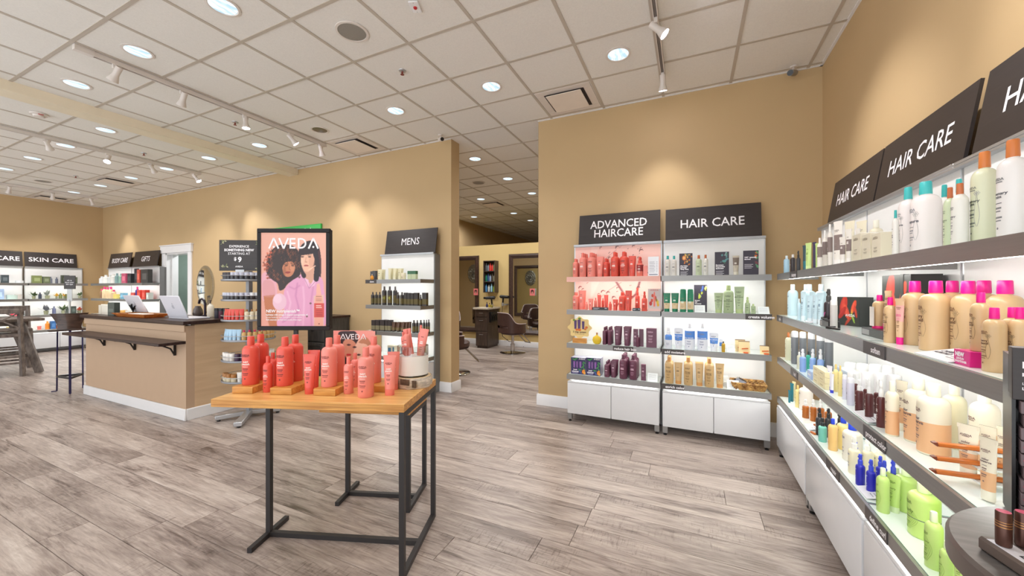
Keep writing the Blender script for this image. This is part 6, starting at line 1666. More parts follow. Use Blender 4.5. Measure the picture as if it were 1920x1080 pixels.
# style: name, body, cap, bands (from, to, colour), words, ink, second ink
STY = {
    'nred': ('coral red', (228, 88, 74), (224, 84, 70), (), 'nutri\nplenish', (252, 238, 232), (120, 44, 40)),
    'nredl': ('coral red', (236, 120, 104), (228, 84, 70), ((.25, .58, (150, 46, 52)),), 'nutri\nplenish', (252, 238, 232), (250, 220, 210)),
    'npink': ('pale coral', (240, 140, 128), (236, 126, 114), (), 'nutri\nplenish', (254, 240, 236), (150, 66, 60)),
    'inv': ('plum', (104, 56, 78), (98, 52, 74), (), 'invati', (226, 190, 206), (190, 150, 170)),
    'shamp': ('white', (226, 222, 216), (58, 170, 168), (), 'shampure', (120, 120, 124), (150, 150, 150)),
    'shampb': ('white', (232, 224, 222), (66, 182, 182), (), 'shampure', (96, 98, 108), (150, 150, 156)),
    'ros': ('white', (232, 230, 222), (196, 110, 66), (), 'rosemary\nmint', (100, 100, 110), (140, 140, 140)),
    'rosw': ('white', (234, 230, 228), (206, 120, 62), (), 'rosemary\nmint', (84, 86, 92), (130, 130, 132)),
    'rosb': ('pale green', (218, 220, 190), (210, 124, 62), (), 'rosemary\nmint', (84, 90, 84), (130, 136, 126)),
    'rosg': ('pale green', (200, 212, 178), (192, 104, 62), (), 'rosemary\nmint', (96, 110, 90), (130, 140, 120)),
    'invm': ('grey brown', (196, 186, 168), (220, 214, 196), ((.5, .9, (122, 108, 98)),), 'invati\nmen', (240, 236, 226), (120, 112, 100)),
    'botan': ('green and cream', (22, 128, 92), (20, 124, 90), ((.12, .46, (222, 200, 160)),), 'botanical\nrepair', (220, 240, 230), (130, 110, 80)),
    'volum': ('sage green', (172, 190, 150), (180, 198, 140), (), 'pure\nabundance', (80, 96, 70), (110, 124, 96)),
    'moist': ('white and blue', (232, 236, 246), (236, 238, 244), ((.42, .72, (86, 142, 222)),), 'dry remedy', (238, 244, 252), (130, 140, 170)),
    'amberd': ('amber', (196, 156, 36), (66, 60, 50), (), '', (240, 230, 200), (60, 50, 20)),
    'damage': ('tan', (208, 174, 122), (206, 150, 90), (), 'damage\nremedy', (110, 86, 54), (140, 110, 70)),
    'cream': ('cream', (228, 222, 186), (226, 220, 190), (), 'ah', (90, 70, 40), (120, 100, 60)),
    'creamj': ('cream', (236, 226, 196), (240, 232, 206), (), '', (90, 70, 40), (120, 100, 60)),
    'dark': ('dark', (54, 52, 54), (196, 110, 60), (), '', (200, 200, 200), (150, 150, 150)),
    'green': ('green', (58, 110, 76), (58, 110, 76), ((.0, .62, (196, 206, 170)),), '', (220, 230, 210), (50, 80, 50)),
    'perf': ('orange', (226, 150, 40), (206, 210, 206), (), '', (250, 240, 220), (120, 80, 20)),
    'men': ('black', (50, 44, 44), (70, 62, 62), ((.12, .52, (96, 84, 40)),), '24', (190, 196, 80), (210, 190, 110)),
    'mens': ('black and white', (58, 52, 54), (50, 46, 46), ((.1, .5, (132, 124, 96)),), '24', (226, 226, 220), (200, 190, 150)),
    'mena': ('amber brown', (92, 62, 44), (60, 50, 48), ((.05, .45, (120, 100, 62)),), '24', (230, 190, 130), (220, 190, 130)),
    'ltblue': ('light blue', (176, 214, 236), (226, 240, 246), (), '', (60, 120, 180), (90, 140, 190)),
    'ltbluec': ('ice blue', (202, 228, 238), (226, 240, 246), (), '', (90, 120, 150), (120, 150, 170)),
    'darkw': ('dark', (52, 44, 46), (226, 226, 226), (), '', (220, 216, 206), (190, 180, 170)),
    'black': ('black', (50, 50, 54), (44, 44, 46), (), '', (200, 200, 206), (160, 160, 166)),
    'darkt': ('dark teal', (62, 86, 92), (70, 120, 130), ((.0, .4, (56, 130, 140)),), '', (220, 220, 220), (200, 160, 60)),
    'lime': ('lime green', (196, 222, 142), (206, 228, 160), (), '', (120, 150, 70), (130, 160, 80)),
    'purpt': ('dark purple', (70, 64, 96), (60, 54, 80), (), '', (200, 200, 220), (160, 160, 180)),
    'ult': ('white and taupe', (232, 226, 218), (240, 236, 232), ((.36, .7, (132, 116, 112)),), '', (240, 236, 232), (140, 130, 124)),
    'ultp': ('cream', (228, 220, 196), (238, 234, 218), (), '', (150, 140, 122), (160, 150, 132)),
    'mag': ('black', (48, 40, 46), (64, 62, 62), (), '7', (230, 90, 180), (220, 210, 220)),
    'silver': ('silver', (196, 192, 188), (226, 226, 224), (), '', (140, 130, 120), (150, 140, 130)),
    'gold': ('gold beige', (208, 174, 130), (236, 20, 142), ((.83, .865, (198, 160, 108)),), 'cherry\nalmond', (106, 74, 54), (136, 100, 72)),
    'goldp': ('pink and beige', (220, 184, 146), (236, 20, 142), ((.5, .85, (226, 170, 164)),), 'cherry\nalmond', (226, 70, 140), (136, 100, 72)),
    'creamw': ('cream', (222, 222, 200), (236, 236, 232), (), '', (130, 130, 120), (140, 140, 130)),
    'creamp': ('cream', (220, 220, 190), (196, 116, 62), (), '', (130, 130, 120), (140, 140, 130)),
    'greyc': ('dark grey', (112, 116, 122), (226, 228, 230), (), '', (190, 194, 200), (170, 174, 180)),
    'bluespr': ('periwinkle blue', (144, 176, 230), (236, 238, 242), (), '', (230, 236, 250), (220, 226, 246)),
    'tealc': ('sea green', (70, 186, 160), (60, 70, 72), (), '', (226, 246, 240), (210, 236, 228)),
    'bluej': ('royal blue', (214, 220, 240), (58, 62, 190), ((0, .55, (60, 66, 160)),), '', (240, 240, 250), (220, 220, 250)),
    'whiteblue': ('white', (236, 236, 244), (52, 64, 200), (), '', (80, 90, 180), (110, 120, 190)),
    'yell': ('pale yellow', (236, 218, 150), (224, 196, 120), (), '', (130, 110, 50), (150, 130, 70)),
    'lilac': ('pale lilac', (214, 212, 228), (230, 230, 236), (), '', (110, 110, 140), (140, 140, 160)),
    'maroon': ('maroon', (86, 36, 38), (232, 232, 232), (), '', (230, 224, 220), (210, 200, 196)),
    'whitecl': ('white', (236, 236, 232), (244, 244, 246), (), '', (160, 160, 160), (170, 170, 170)),
    'whitej': ('white', (236, 236, 238), (242, 242, 244), (), '', (160, 160, 160), (170, 170, 170)),
    'consv': ('cream and peach', (236, 228, 206), (240, 236, 216), ((.03, .46, (232, 182, 136)),), 'color\nconserve', (110, 90, 96), (140, 116, 110)),
    'consvb': ('cream', (236, 230, 196), (242, 238, 220), (), '', (150, 130, 100), (160, 140, 110)),
    'teal': ('teal', (38, 122, 138), (34, 112, 128), (), '', (200, 230, 236), (180, 220, 226)),
    'creamt': ('cream', (240, 228, 178), (240, 234, 206), (), '', (150, 120, 70), (160, 130, 80)),
    'whitep': ('white', (230, 222, 212), (236, 232, 226), (), '', (140, 130, 120), (150, 140, 130)),
    'ambers': ('amber', (178, 100, 30), (236, 236, 232), (), '', (236, 226, 200), (226, 216, 190)),
    'tealspr': ('turquoise', (124, 206, 190), (44, 50, 52), (), '', (60, 110, 106), (80, 130, 126)),
    'orangey': ('orange yellow', (238, 196, 124), (34, 68, 206), (), '', (180, 110, 40), (190, 120, 50)),
    'yellb': ('yellow', (240, 218, 146), (34, 68, 206), (), '', (150, 110, 40), (160, 120, 50)),
    'whiteb': ('white', (230, 224, 208), (34, 68, 206), (), '', (100, 100, 130), (120, 120, 140)),
    'creams': ('cream', (238, 230, 196), (242, 240, 230), (), '', (110, 120, 160), (120, 130, 170)),
    'royal': ('royal blue', (40, 40, 176), (66, 82, 216), (), '', (206, 214, 250), (190, 200, 246)),
    'curly': ('lime green', (192, 220, 128), (222, 236, 196), (), 'be curly', (110, 140, 60), (120, 150, 70)),
    'curlyb': ('lime green', (190, 218, 122), (222, 236, 190), ((.34, .355, (70, 84, 96)),), 'be curly', (110, 140, 60), (120, 150, 70)),
    'amber': ('golden', (226, 190, 40), (180, 120, 70), (), '', (250, 240, 200), (120, 100, 20)),
}
NAMES = {'bottle': ('bottle', 'bottle'), 'tube': ('squeeze_tube', 'tube'), 'spray': ('spray_bottle', 'spray bottle'), 'can': ('canister', 'canister'), 'jar': ('jar', 'jar'),
         'carton': ('carton', 'carton'), 'dropper': ('dropper_bottle', 'bottle'), 'flask': ('flask', 'flask')}
WHERE = {'adv1': 'top shelf under ADVANCED HAIRCARE', 'adv2': 'second shelf under ADVANCED HAIRCARE', 'adv3': 'third shelf under ADVANCED HAIRCARE', 'adv4': 'lowest shelf under ADVANCED HAIRCARE',
         'hc1': 'top shelf under back HAIR CARE', 'hc2': 'second shelf under back HAIR CARE', 'hc3': 'third shelf under back HAIR CARE', 'hc4': 'lowest shelf under back HAIR CARE',
         'men1': 'top shelf under MENS', 'men2': 'second shelf under MENS', 'men3': 'third shelf under MENS',
         'rt1': 'top right-wall shelf', 'rt2': 'second right-wall shelf', 'rt3': 'third right-wall shelf', 'rt4': 'lowest right-wall shelf', 'tab': 'coral bottle display table'}


def body_profile(kind, r, h):
    """Outline of body and cap: [(r, z)...], [(r, z)...]"""
    if kind in ('bottle', 'dropper'):
        nk = r * .40
        zs, zn = h * .70, h * .815
        b = [(r * .93, 0), (r, h * .015), (r, zs)]
        for k in range(1, 7):
            a = k / 6 * PI / 2
            b.append((nk + (r - nk) * math.cos(a), zs + (zn - zs) * math.sin(a)))
        b += [(nk, zn + h * .018)]
        c0 = zn + h * .012
        c = [(nk * 1.06, c0), (nk * 1.1, c0 + h * .01), (nk * 1.02, h - h * .012), (nk * .9, h), (.0001, h)]
        return b, c
    if kind == 'spray':
        nk = r * .42
        zs, zn = h * .58, h * .66
        b = [(r * .94, 0), (r, h * .015), (r, zs)]
        for k in range(1, 6):
            a = k / 5 * PI / 2
            b.append((nk + (r - nk) * math.cos(a), zs + (zn - zs) * math.sin(a)))
        b += [(nk, zn + h * .01)]
        c = [(nk * 1.25, zn), (nk * 1.25, h * .80), (nk * .85, h * .82), (nk * .85, h * .86), (nk * 1.0, h * .88), (nk * .85, h * .985), (nk * .5, h), (.0001, h)]
        return b, c
    if kind == 'can':
        b = [(r * .96, 0), (r, h * .01), (r, h * .80), (r * .93, h * .82)]
        c = [(r * .95, h * .815), (r * .95, h * .95), (r * .8, h * .99), (r * .5, h), (.0001, h)]
        return b, c
    if kind == 'jar':
        b = [(r * .95, 0), (r, h * .03), (r, h * .60), (r * .9, h * .62)]
        c = [(r * 1.02, h * .61), (r * 1.02, h * .97), (r * .96, h), (.0001, h)]
        return b, c
    if kind == 'flask':
        b = [(r * .45, 0), (r * .8, h * .1), (r, h * .35), (r * .85, h * .58), (r * .35, h * .72), (r * .2, h * .76), (r * .2, h * .86)]
        c = [(r * .17, h * .84), (r * .19, h * .99), (r * .15, h), (.0001, h)]
        return b, c


MC = {}


def stock_meshes(kind, style, d, h, px, turned):
    key = (kind, style, d, h, px > 16, px > 22)
    if key in MC:
        return MC[key]
    nm, bc, cc, bands, words, ink, ink2 = STY[style]
    mats = [flat(bc, .34, .15)] + [flat(c) for _, _, c in bands]
    cap = flat(cc, .34)
    r = d / 2
    seg = 36 if px > 20 else (24 if px > 9 else 14)
    out = []
    surf = None
    if kind in ('bottle', 'spray', 'can', 'jar', 'flask', 'dropper'):
        b, c = body_profile(kind, r, h)
        # split the outline where the printed bands begin and end
        if bands:
            zz = sorted({v * h for f0, f1, _ in bands for v in (f0, f1)})
            nb = [b[0]]
            for p, q in zip(b, b[1:]):
                for z in zz:
                    if p[1] < z < q[1]:
                        f = (z - p[1]) / (q[1] - p[1])
                        nb.append((p[0] + (q[0] - p[0]) * f, z))
                nb.append(q)
            b = nb
        mis = []
        for p, q in zip(b, b[1:]):
            m = 0
            for i, (f0, f1, _) in enumerate(bands):
                if f0 * h - 1e-6 <= (p[1] + q[1]) / 2 <= f1 * h + 1e-6:
                    m = i + 1
            mis.append(m)
        flatk = .62 if kind == 'flask' else 1
        out.append(('bottle_body' if kind != 'jar' else 'jar_body', MB().lathe(b, seg, mis=mis, sy=flatk).mesh('bottle_body', mats), mats))
        cm = MB().lathe(c, max(12, seg - 8))
        if kind == 'spray':
            cm.box(-r * .12, r * .12, -r * .52, -r * .3, h * .885, h * .93)
        out.append(({'spray': 'sprayer', 'jar': 'jar_lid', 'flask': 'cork'}.get(kind, 'cap'), cm.mesh('cap', cap), cap))
        if kind == 'bottle' and px > 20:
            out[-1][1].name = 'cap'
        surf = (lambda x, z, r=r: -math.sqrt(max(r * r - x * x, 0)))
        zl, zh, wx = h * .08, h * (.66 if kind != 'spray' else .55), r * .8
        if kind == 'jar':
            zh = h * .5
    elif kind == 'tube':
        zc = h * .16
        n = 24 if px > 9 else 16
        rows = 7
        mb = MB()
        dp = .62 * .5 * d * .86

        def sect(z):
            f = max(0, min(1, (z - zc) / (h - zc)))
            return (r * (.74 + .26 * f), max(dp * (1 - f ** 1.7), .0022))
        zl_ = sorted({zc + (h - zc) * k / rows for k in range(rows + 1)} | {v * h for f0, f1, _ in bands for v in (f0, f1) if zc < v * h < h})
        for z in zl_:
            a, b_ = sect(z)
            for i in range(n):
                t = 2 * PI * i / n
                mb.v.append((a * math.cos(t), b_ * math.sin(t), z))
        for k in range(len(zl_) - 1):
            zm = (zl_[k] + zl_[k + 1]) / 2 / h
            m = 0
            for i, (f0, f1, _) in enumerate(bands):
                if f0 <= zm <= f1:
                    m = i + 1
            for i in range(n):
                j = (i + 1) % n
                mb.f.append((k * n + i, k * n + j, (k + 1) * n + j, (k + 1) * n + i)); mb.m.append(m)
        mb.f.append(tuple((len(zl_) - 1) * n + i for i in range(n))); mb.m.append(0)
        mb.box(-r, r, -.0016, .0016, h - .012, h)
        out.append(('tube_body', mb.mesh('tube_body', mats), mats))
        out.append(('cap', MB().lathe([(r * .70, 0), (r * .73, .003), (r * .74, zc - .001), (r * .70, zc)], n, sy=dp / (r * .74)).mesh('cap', cap), cap))
        surf = (lambda x, z: -sect(z)[1] * math.sqrt(max(1 - (x / sect(z)[0]) ** 2, .02)))
        zl, zh, wx = h * .24, h * .84, r * .6
    elif kind == 'carton':
        dd = d * .6
        mb = MB()
        cuts = [0] + sorted(v for f0, f1, _ in bands for v in (f0, f1) if 0 < v < 1) + [1]
        for a_, b_ in zip(cuts, cuts[1:]):
            m = 0
            for i, (f0, f1, _) in enumerate(bands):
                if f0 <= (a_ + b_) / 2 <= f1:
                    m = i + 1
            mb.box(-r, r, -dd / 2, dd / 2, a_ * h, b_ * h, m)
        out.append(('carton_body', mb.mesh('carton_body', mats, smooth=False), mats))
        out.append(('tuck_flap', MB().box(-r * .98, r * .98, -dd / 2 + .001, dd / 2 - .001, h, h + .0012).mesh('tuck_flap', flat(tuple(min(255, v * 1.25 + 12) for v in bc)), smooth=False), None))
        surf = (lambda x, z, q=dd / 2: -q)
        zl, zh, wx = h * .1, h * .88, r * .8
    # print on the front
    if px >= 9 and style not in ('amber', 'perf', 'amberd'):
        mb = MB()
        H_ = zh - zl
        bars = []
        if px > 15 or words == '24' or style == 'mag':
            if words in ('24', '7', 'ah'):
                put_text(mb, words, min(h * .3, d * .85), 0, 0, zl + H_ * .5, 0, surf=surf, bold=.0006)
            else:
                put_text(mb, 'AVEDA', d * .17, -wx * .25, 0, zl + H_ * .93, 1, surf=surf, bold=d * .006)
                bars.append((.875, .9, .018, 1))
                if words:
                    put_text(mb, words, d * .19, -wx * .2, 0, zl + H_ * .66, 0, surf=surf, bold=d * .005, line=.85)
                    bars += [(.52, .8, .012, 0)]
                bars += [(.43, .75, .03, 1), (.38, .6, .02, 1), (.27, .85, .03, 1), (.22, .7, .02, 1)]
                # small round emblem
                if surf and kind in ('bottle', 'tube'):
                    vs = []
                    for k in range(12):
                        x, z = -wx * .25 + d * .055 * math.cos(2 * PI * k / 12), zl + H_ * .1 + d * .055 * math.sin(2 * PI * k / 12)
                        vs.append((x, surf(x, z) - .0006, z))
                    mb.add(vs, [tuple(range(12))], 1)
        else:
            bars = [(.86, .8, .03, 1), (.62, .8, .045, 0), (.55, .9, .045, 0), (.38, .8, .025, 1), (.28, .9, .025, 1), (.2, .6, .02, 1)]
        for f, w_, t_, m in bars:
            z0 = zl + H_ * f
            n = 5
            x0, x1 = -wx * .25 - wx * w_ * .62, -wx * .25 + wx * w_ * .62
            vs = []
            for k in range(n + 1):
                x = x0 + (x1 - x0) * k / n
                for z in (z0, z0 + H_ * t_):
                    vs.append((x, surf(x, z) - .0005, z))
            mb.add(vs, [(2 * k, 2 * k + 2, 2 * k + 3, 2 * k + 1) for k in range(n)], m)
        if mb.f:
            out.append(('print', mb.mesh('print', [flat(ink, .5), flat(ink2, .5)], smooth=False), None))
    if style == 'curlyb' or style == 'curly':
        if px > 25 and kind == 'bottle':
            mb = MB()
            for q in range(7):
                pts = [(r * .15 + r * .55 * math.sin(1.2 * s / 9 * PI / 2) * 1 - .002 * q * 1.6, h * (.12 + .5 * s / 18) + .0035 * q * math.sin(s / 3.2)) for s in range(19)]
                mb.tube([(min(x, r * .9), surf(min(x, r * .9), z), z) for x, z in pts], .0006, 4)
            out.append(('wave_print', mb.mesh('wave_print', flat((158, 194, 96))), None))
    if style in ('gold', 'rosb', 'shampb', 'shamp') and kind == 'bottle' and px > 18:
        mb = MB()
        s_ = d * .16
        cx, cz = r * .35, h * .56
        for q in range(6):
            a0 = q * PI / 3
            pts = []
            for k in range(13):
                t = k / 12 * 2 * PI
                u = s_ * .75 * (.5 - .5 * math.cos(t)); v = s_ * .26 * math.sin(t)
                pts.append((cx + (u * math.cos(a0) - v * math.sin(a0)), cz + (u * math.sin(a0) + v * math.cos(a0))))
            mb.tube([(min(x, r * .93), surf(min(x, r * .93), z), z) for x, z in pts], .0005, 4)
        for s in (-1, 1):
            pts = [(cx + s * .1 * s_ + s * s_ * .9 * math.sin(k / 10 * PI) * (k / 10), cz - s_ * .3 - (cz - h * .15) * k / 12) for k in range(11)]
            mb.tube([(max(-r * .93, min(x, r * .93)), surf(max(-r * .93, min(x, r * .93)), z), z) for x, z in pts], .0005, 4)
        out.append(('flower_print', mb.mesh('flower_print', flat(tuple(int(v * .72) for v in bc) if style == 'gold' else (168, 168, 166))), None))
    MC[key] = out
    return out


def paint_leaf_card(kind):
    r = random.Random(kind)
    a = Art(1, 1.5, 44, 66, (58, 52, 66))
    pal = {'a': [(226, 130, 50), (236, 190, 90), (80, 130, 110)], 'b': [(90, 150, 150), (70, 120, 90), (150, 190, 190)], 'c': [(226, 120, 50), (90, 160, 110), (120, 60, 70)], 'd': [(206, 220, 80), (214, 214, 200), (80, 110, 190)]}[kind]
    for k in range(11):
        x, y = (r.uniform(.35, .98), r.uniform(.04, .5)) if kind != 'c' else (r.uniform(.8, .98), r.uniform(.02, .7))
        an = r.uniform(0, PI)
        a.oval(x, y, r.uniform(.05, .14), r.uniform(.02, .05), r.choice(pal), .95, 1, an)
    if kind == 'a':
        a.oval(.36, .2, .15, .11, (232, 140, 60), 1, 1); a.oval(.36, .2, .08, .06, (244, 196, 130), 1, 1)
    return a


CARDTXT = {'a': 'Abyssinian\nLavender\nYlang Ylang', 'b': 'Rosemary\nPeppermint\nSpearmint', 'c': '100% naturally\nderived', 'd': 'Nangai\nOil\nCoconut'}


def special(kind, style, x, y, z, d, h, rz, where, key):
    """Cards, boxes and other one-off things; d is the width, front faces local -y."""
    hx = d / 2
    if kind in ('pricecard', 'pricestand'):
        if kind == 'pricecard':
            t = thing('price_card', f'white upright price list card on the {where}', 'card', (x, y, z), rz)
            part('card_stock', MB().box(-hx, hx, 0, .004, 0, h), flat((238, 240, 246), .3), t)
            mb = MB()
            for k in range(7):
                mb.box(-hx * .75, hx * (.3 if k % 2 else .2), -.0006, -.0002, h * (.72 - .085 * k), h * (.735 - .085 * k)).box(hx * .55, hx * .75, -.0006, -.0002, h * (.72 - .085 * k), h * (.735 - .085 * k))
            mb.box(-hx * .8, hx * .8, -.0006, -.0002, h * .06, h * .1)
            part('print', mb, flat((96, 98, 120)), t)
        else:
            t = thing('price_stand', f'small clear price holder on {where}' + (' left of the basket' if key == 'hc4' else (' before the dark plant card' if key == 'hc2' and x < .1 else ' at the right end')) + (''), 'price holder', (x, y, z), rz, 'price holders on shelves')
            hh = min(h, .075)
            part('holder', MB().add([(-hx, -.02, 0), (hx, -.02, 0), (hx, .04, 0), (-hx, .04, 0), (-hx, .025, hh), (hx, .025, hh), (hx, .03, hh), (-hx, .03, hh)], [(3, 2, 1, 0), (0, 1, 5, 4), (4, 5, 6, 7), (6, 2, 3, 7), (1, 2, 6, 5), (3, 0, 4, 7)]), flat((232, 238, 240), .15), t)
            mb = MB()
            f = lambda u: -.02 + .045 * u - .0006
            for k in range(4):
                u0, u1 = .78 - .17 * k, .80 - .17 * k
                mb.add([(-hx * .75, f(u0), hh * u0), (hx * .7, f(u0), hh * u0), (hx * .7, f(u1), hh * u1), (-hx * .75, f(u1), hh * u1)], [(0, 1, 2, 3)])
            part('print', mb, flat((120, 124, 134)), t)
    elif kind == 'fruitcard':
        t = thing('fruit_card', f'grey card picturing a coral spray among fruit on the {where}', 'card', (x, y, z), rz)
        part('card_stock', MB().box(-hx, hx, .001, .006, 0, h), flat((214, 204, 200)), t)
        a = Art(d * .96, h * .97, 60, 76, (206, 196, 196))
        a.grade((238, 196, 188), lambda X, Y: (Y - .8) * 6)
        for q in ((.2, .66, .12, .1, (186, 46, 44)), (.3, .52, .1, .08, (206, 70, 50)), (.55, .4, .12, .1, (190, 60, 46)), (.76, .6, .1, .09, (224, 190, 60)), (.8, .72, .09, .07, (226, 170, 40)), (.66, .5, .08, .07, (150, 120, 50)), (.35, .3, .09, .08, (206, 80, 60))):
            a.oval(*q, 1, 1)
        a.poly([(.42, .34), (.46, .12), (.54, .12), (.58, .34), (.58, .8), (.42, .8)], (238, 120, 104), 1, 1)
        ob('card_print', a.mesh('card_print'), t, (-d * .48, 0, .003))
        mb = MB(); put_text(mb, 'AVEDA', d * .2, 0, -.0008, h * .93)
        part('lettering', mb, flat((206, 90, 84)), t)
    elif kind == 'plantcard':
        lb = {'a': 'dark card with orange fruit and flowers', 'b': 'dark card with blue green herb sprigs', 'c': 'dark card headed 100% naturally derived', 'd': 'dark card with yellow green plant drawing'}[style]
        t = thing('plant_card', f'{lb} on the {where}', 'card', (x, y, z), rz, 'dark plant cards')
        part('card_stock', MB().box(-hx, hx, .001, .007, 0, h), flat((52, 46, 58)), t)
        a = paint_leaf_card(style); a.w, a.h = d * .98, h * .98
        ob('card_print', a.mesh('card_print'), t, (-d * .49, 0, h * .01))
        mb = MB()
        zt = .68 if style == 'c' else .36
        put_text(mb, CARDTXT[style], d * .135, -hx * .86, -.001, h * zt, align='LEFT', bold=.0009)
        for k in range(4):
            zz = h * ((.42 if style == 'c' else .17) - .05 * k)
            mb.box(-hx * .84, hx * (.3 - .2 * (k % 2)), -.0009, -.0003, zz, zz + h * .012)
        part('lettering', mb, M_INKW, t)
        part('easel_back', MB().add([(-hx * .3, .007, 0), (hx * .3, .007, 0), (hx * .3, .05, 0), (-hx * .3, .05, 0), (0, .007, h * .6)], [(0, 1, 2, 3), (2, 1, 4), (3, 2, 4), (0, 3, 4)]), flat((60, 54, 64)), t)
    elif kind == 'blackblock':
        t = thing('label_block', f'low black label block, the {"wider" if d > .1 else "narrower"} of two on the {where}', 'label block', (x, y, z), rz, 'black label blocks')
        part('block_body', MB().box(-hx, hx, 0, .045, 0, h), flat((44, 44, 50), .3), t, bevel=.001)
        part('print', MB().box(-hx * .9, -hx * .1, -.0006, -.0002, h * .55, h * .72).box(-hx * .9, -hx * .3, -.0006, -.0002, h * .3, h * .42).box(hx * .6, hx * .9, -.0006, -.0002, h * .5, h * .8), flat((176, 184, 196)), t)
    elif kind == 'giftbox':
        t = thing('gift_box', f'purple gift box with three tubes and orange fruit, {"left" if x < -.98 else "right"} of two under ADVANCED HAIRCARE', 'box', (x, y, z), rz, 'purple gift boxes')
        part('box_body', MB().box(-hx, hx, .001, .13, 0, h), flat((188, 186, 206), .35), t)
        a = Art(d * .99, h * .99, 64, 80, (52, 46, 92))
        for px_, c in ((.16, (120, 70, 150)), (.36, (104, 60, 130)), (.58, (124, 74, 156))):
            a.poly([(px_, .22), (px_ + .15, .22), (px_ + .13, .62), (px_ + .02, .62)], c, 1, 0)
            a.line([(px_ + .05, .26), (px_ + .05, .58)], .02, (190, 150, 214), .8)
        for x_, y_, an in ((.2, .12, .5), (.34, .08, -.4), (.85, .4, 1.2), (.92, .28, .6), (.78, .55, -.7), (.62, .72, .2), (.9, .66, 1)):
            a.oval(x_, y_, .13, .035, (66, 150, 76), 1, 0, an)
        a.oval(.86, .82, .1, .13, (232, 140, 50), 1, 0, .3); a.oval(.92, .9, .07, .08, (240, 170, 70), 1, 0)
        for x_, y_ in ((.64, .86), (.7, .92), (.6, .8)):
            a.oval(x_, y_, .03, .03, (80, 130, 200), 1, 0)
        a.line([(.1, .88), (.5, .88)], .02, (200, 196, 216), .9); a.line([(.12, .94), (.46, .94)], .02, (180, 176, 206), .9)
        ob('box_print', a.mesh('box_print'), t, (-d * .495, 0, h * .005))
        mb = MB(); put_text(mb, 'invati\nadvanced', d * .12, -hx * .4, -.001, h * .22, bold=.0008); put_text(mb, 'AVEDA', d * .13, hx * .5, -.001, h * .93, bold=.0005)
        part('lettering', mb, M_INKW, t)
    elif kind == 'swatch':
        k = 'foremost' if 0.3 < x < .55 and y < 4.08 else ('rear' if x < .55 else 'rightmost')
        t = thing('hair_swatch_card', f'{k} cream hair swatch card with orange clip on the third HAIR CARE shelf', 'swatch card', (x, y, z), rz, 'hair swatch cards')
        hh = min(h, .11)
        part('card_stock', MB().add([(-hx, .0, 0), (hx, 0, 0), (hx, .004, 0), (-hx, .004, 0), (-hx, .03, hh), (hx, .03, hh), (hx, .034, hh), (-hx, .034, hh)], [(3, 2, 1, 0), (0, 1, 5, 4), (4, 5, 6, 7), (6, 2, 3, 7), (1, 2, 6, 5), (3, 0, 4, 7)]), flat((226, 204, 154)), t)
        part('top_edge', MB().box(-hx, hx, .028, .036, hh - .01, hh), flat((130, 96, 70)), t)
        part('clip', MB().lathe([(.018, 0), (.02, .004), (.016, .012), (.0001, .014)], 14, c=(.01, -.015, 0), sx=1.1).bar((-.02, .008, hh * .35), (.03, .012, hh * .4), .014, .008), flat((214, 100, 40), .3), t)
    elif kind == 'giftflower':
        t = thing('flower_gift_box', 'small black gift box with red flower print on the second right-wall shelf', 'box', (x, y, z), rz + .4, 'black flower gift boxes')
        flower_box(t, .16, h, .08, 3)


def flower_box(t, w, h, dp, seed):
    part('box_body', MB().box(-w / 2, w / 2, .001, dp, 0, h), flat((52, 54, 52), .35), t, bevel=.001)
    a = Art(w * .99, h * .99, 60, 64, (56, 60, 58))
    r = random.Random(seed)
    for x, y, rx, ry, an, c in ((.3, .3, .16, .34, .25, (206, 60, 46)), (.42, .5, .12, .3, -.4, (226, 84, 62)), (.24, .56, .1, .26, .6, (190, 44, 38)), (.75, .34, .09, .26, .35, (224, 80, 56)), (.84, .5, .05, .22, -.2, (200, 60, 44)),
                                (.66, .6, .03, .2, .2, (240, 160, 60)), (.72, .72, .04, .2, -.35, (150, 190, 70)), (.5, .85, .05, .2, .7, (206, 70, 50))):
        a.oval(x, y, rx, ry, c, 1, 1, an)
        a.oval(x - .02, y - .05, rx * .4, ry * .6, tuple(min(255, v + 22) for v in c), .7, 2, an)
    ob('box_print', a.mesh('box_print'), t, (-w * .495, 0, h * .005))
    mb = MB(); put_text(mb, 'AVEDA', w * .13, w * .1, -.001, h * .36, bold=.0005)
    part('lettering', mb, M_INKW, t)


def ordinal_word(n):
    return ORD[n] if n < len(ORD) else str(n + 1) + 'th'


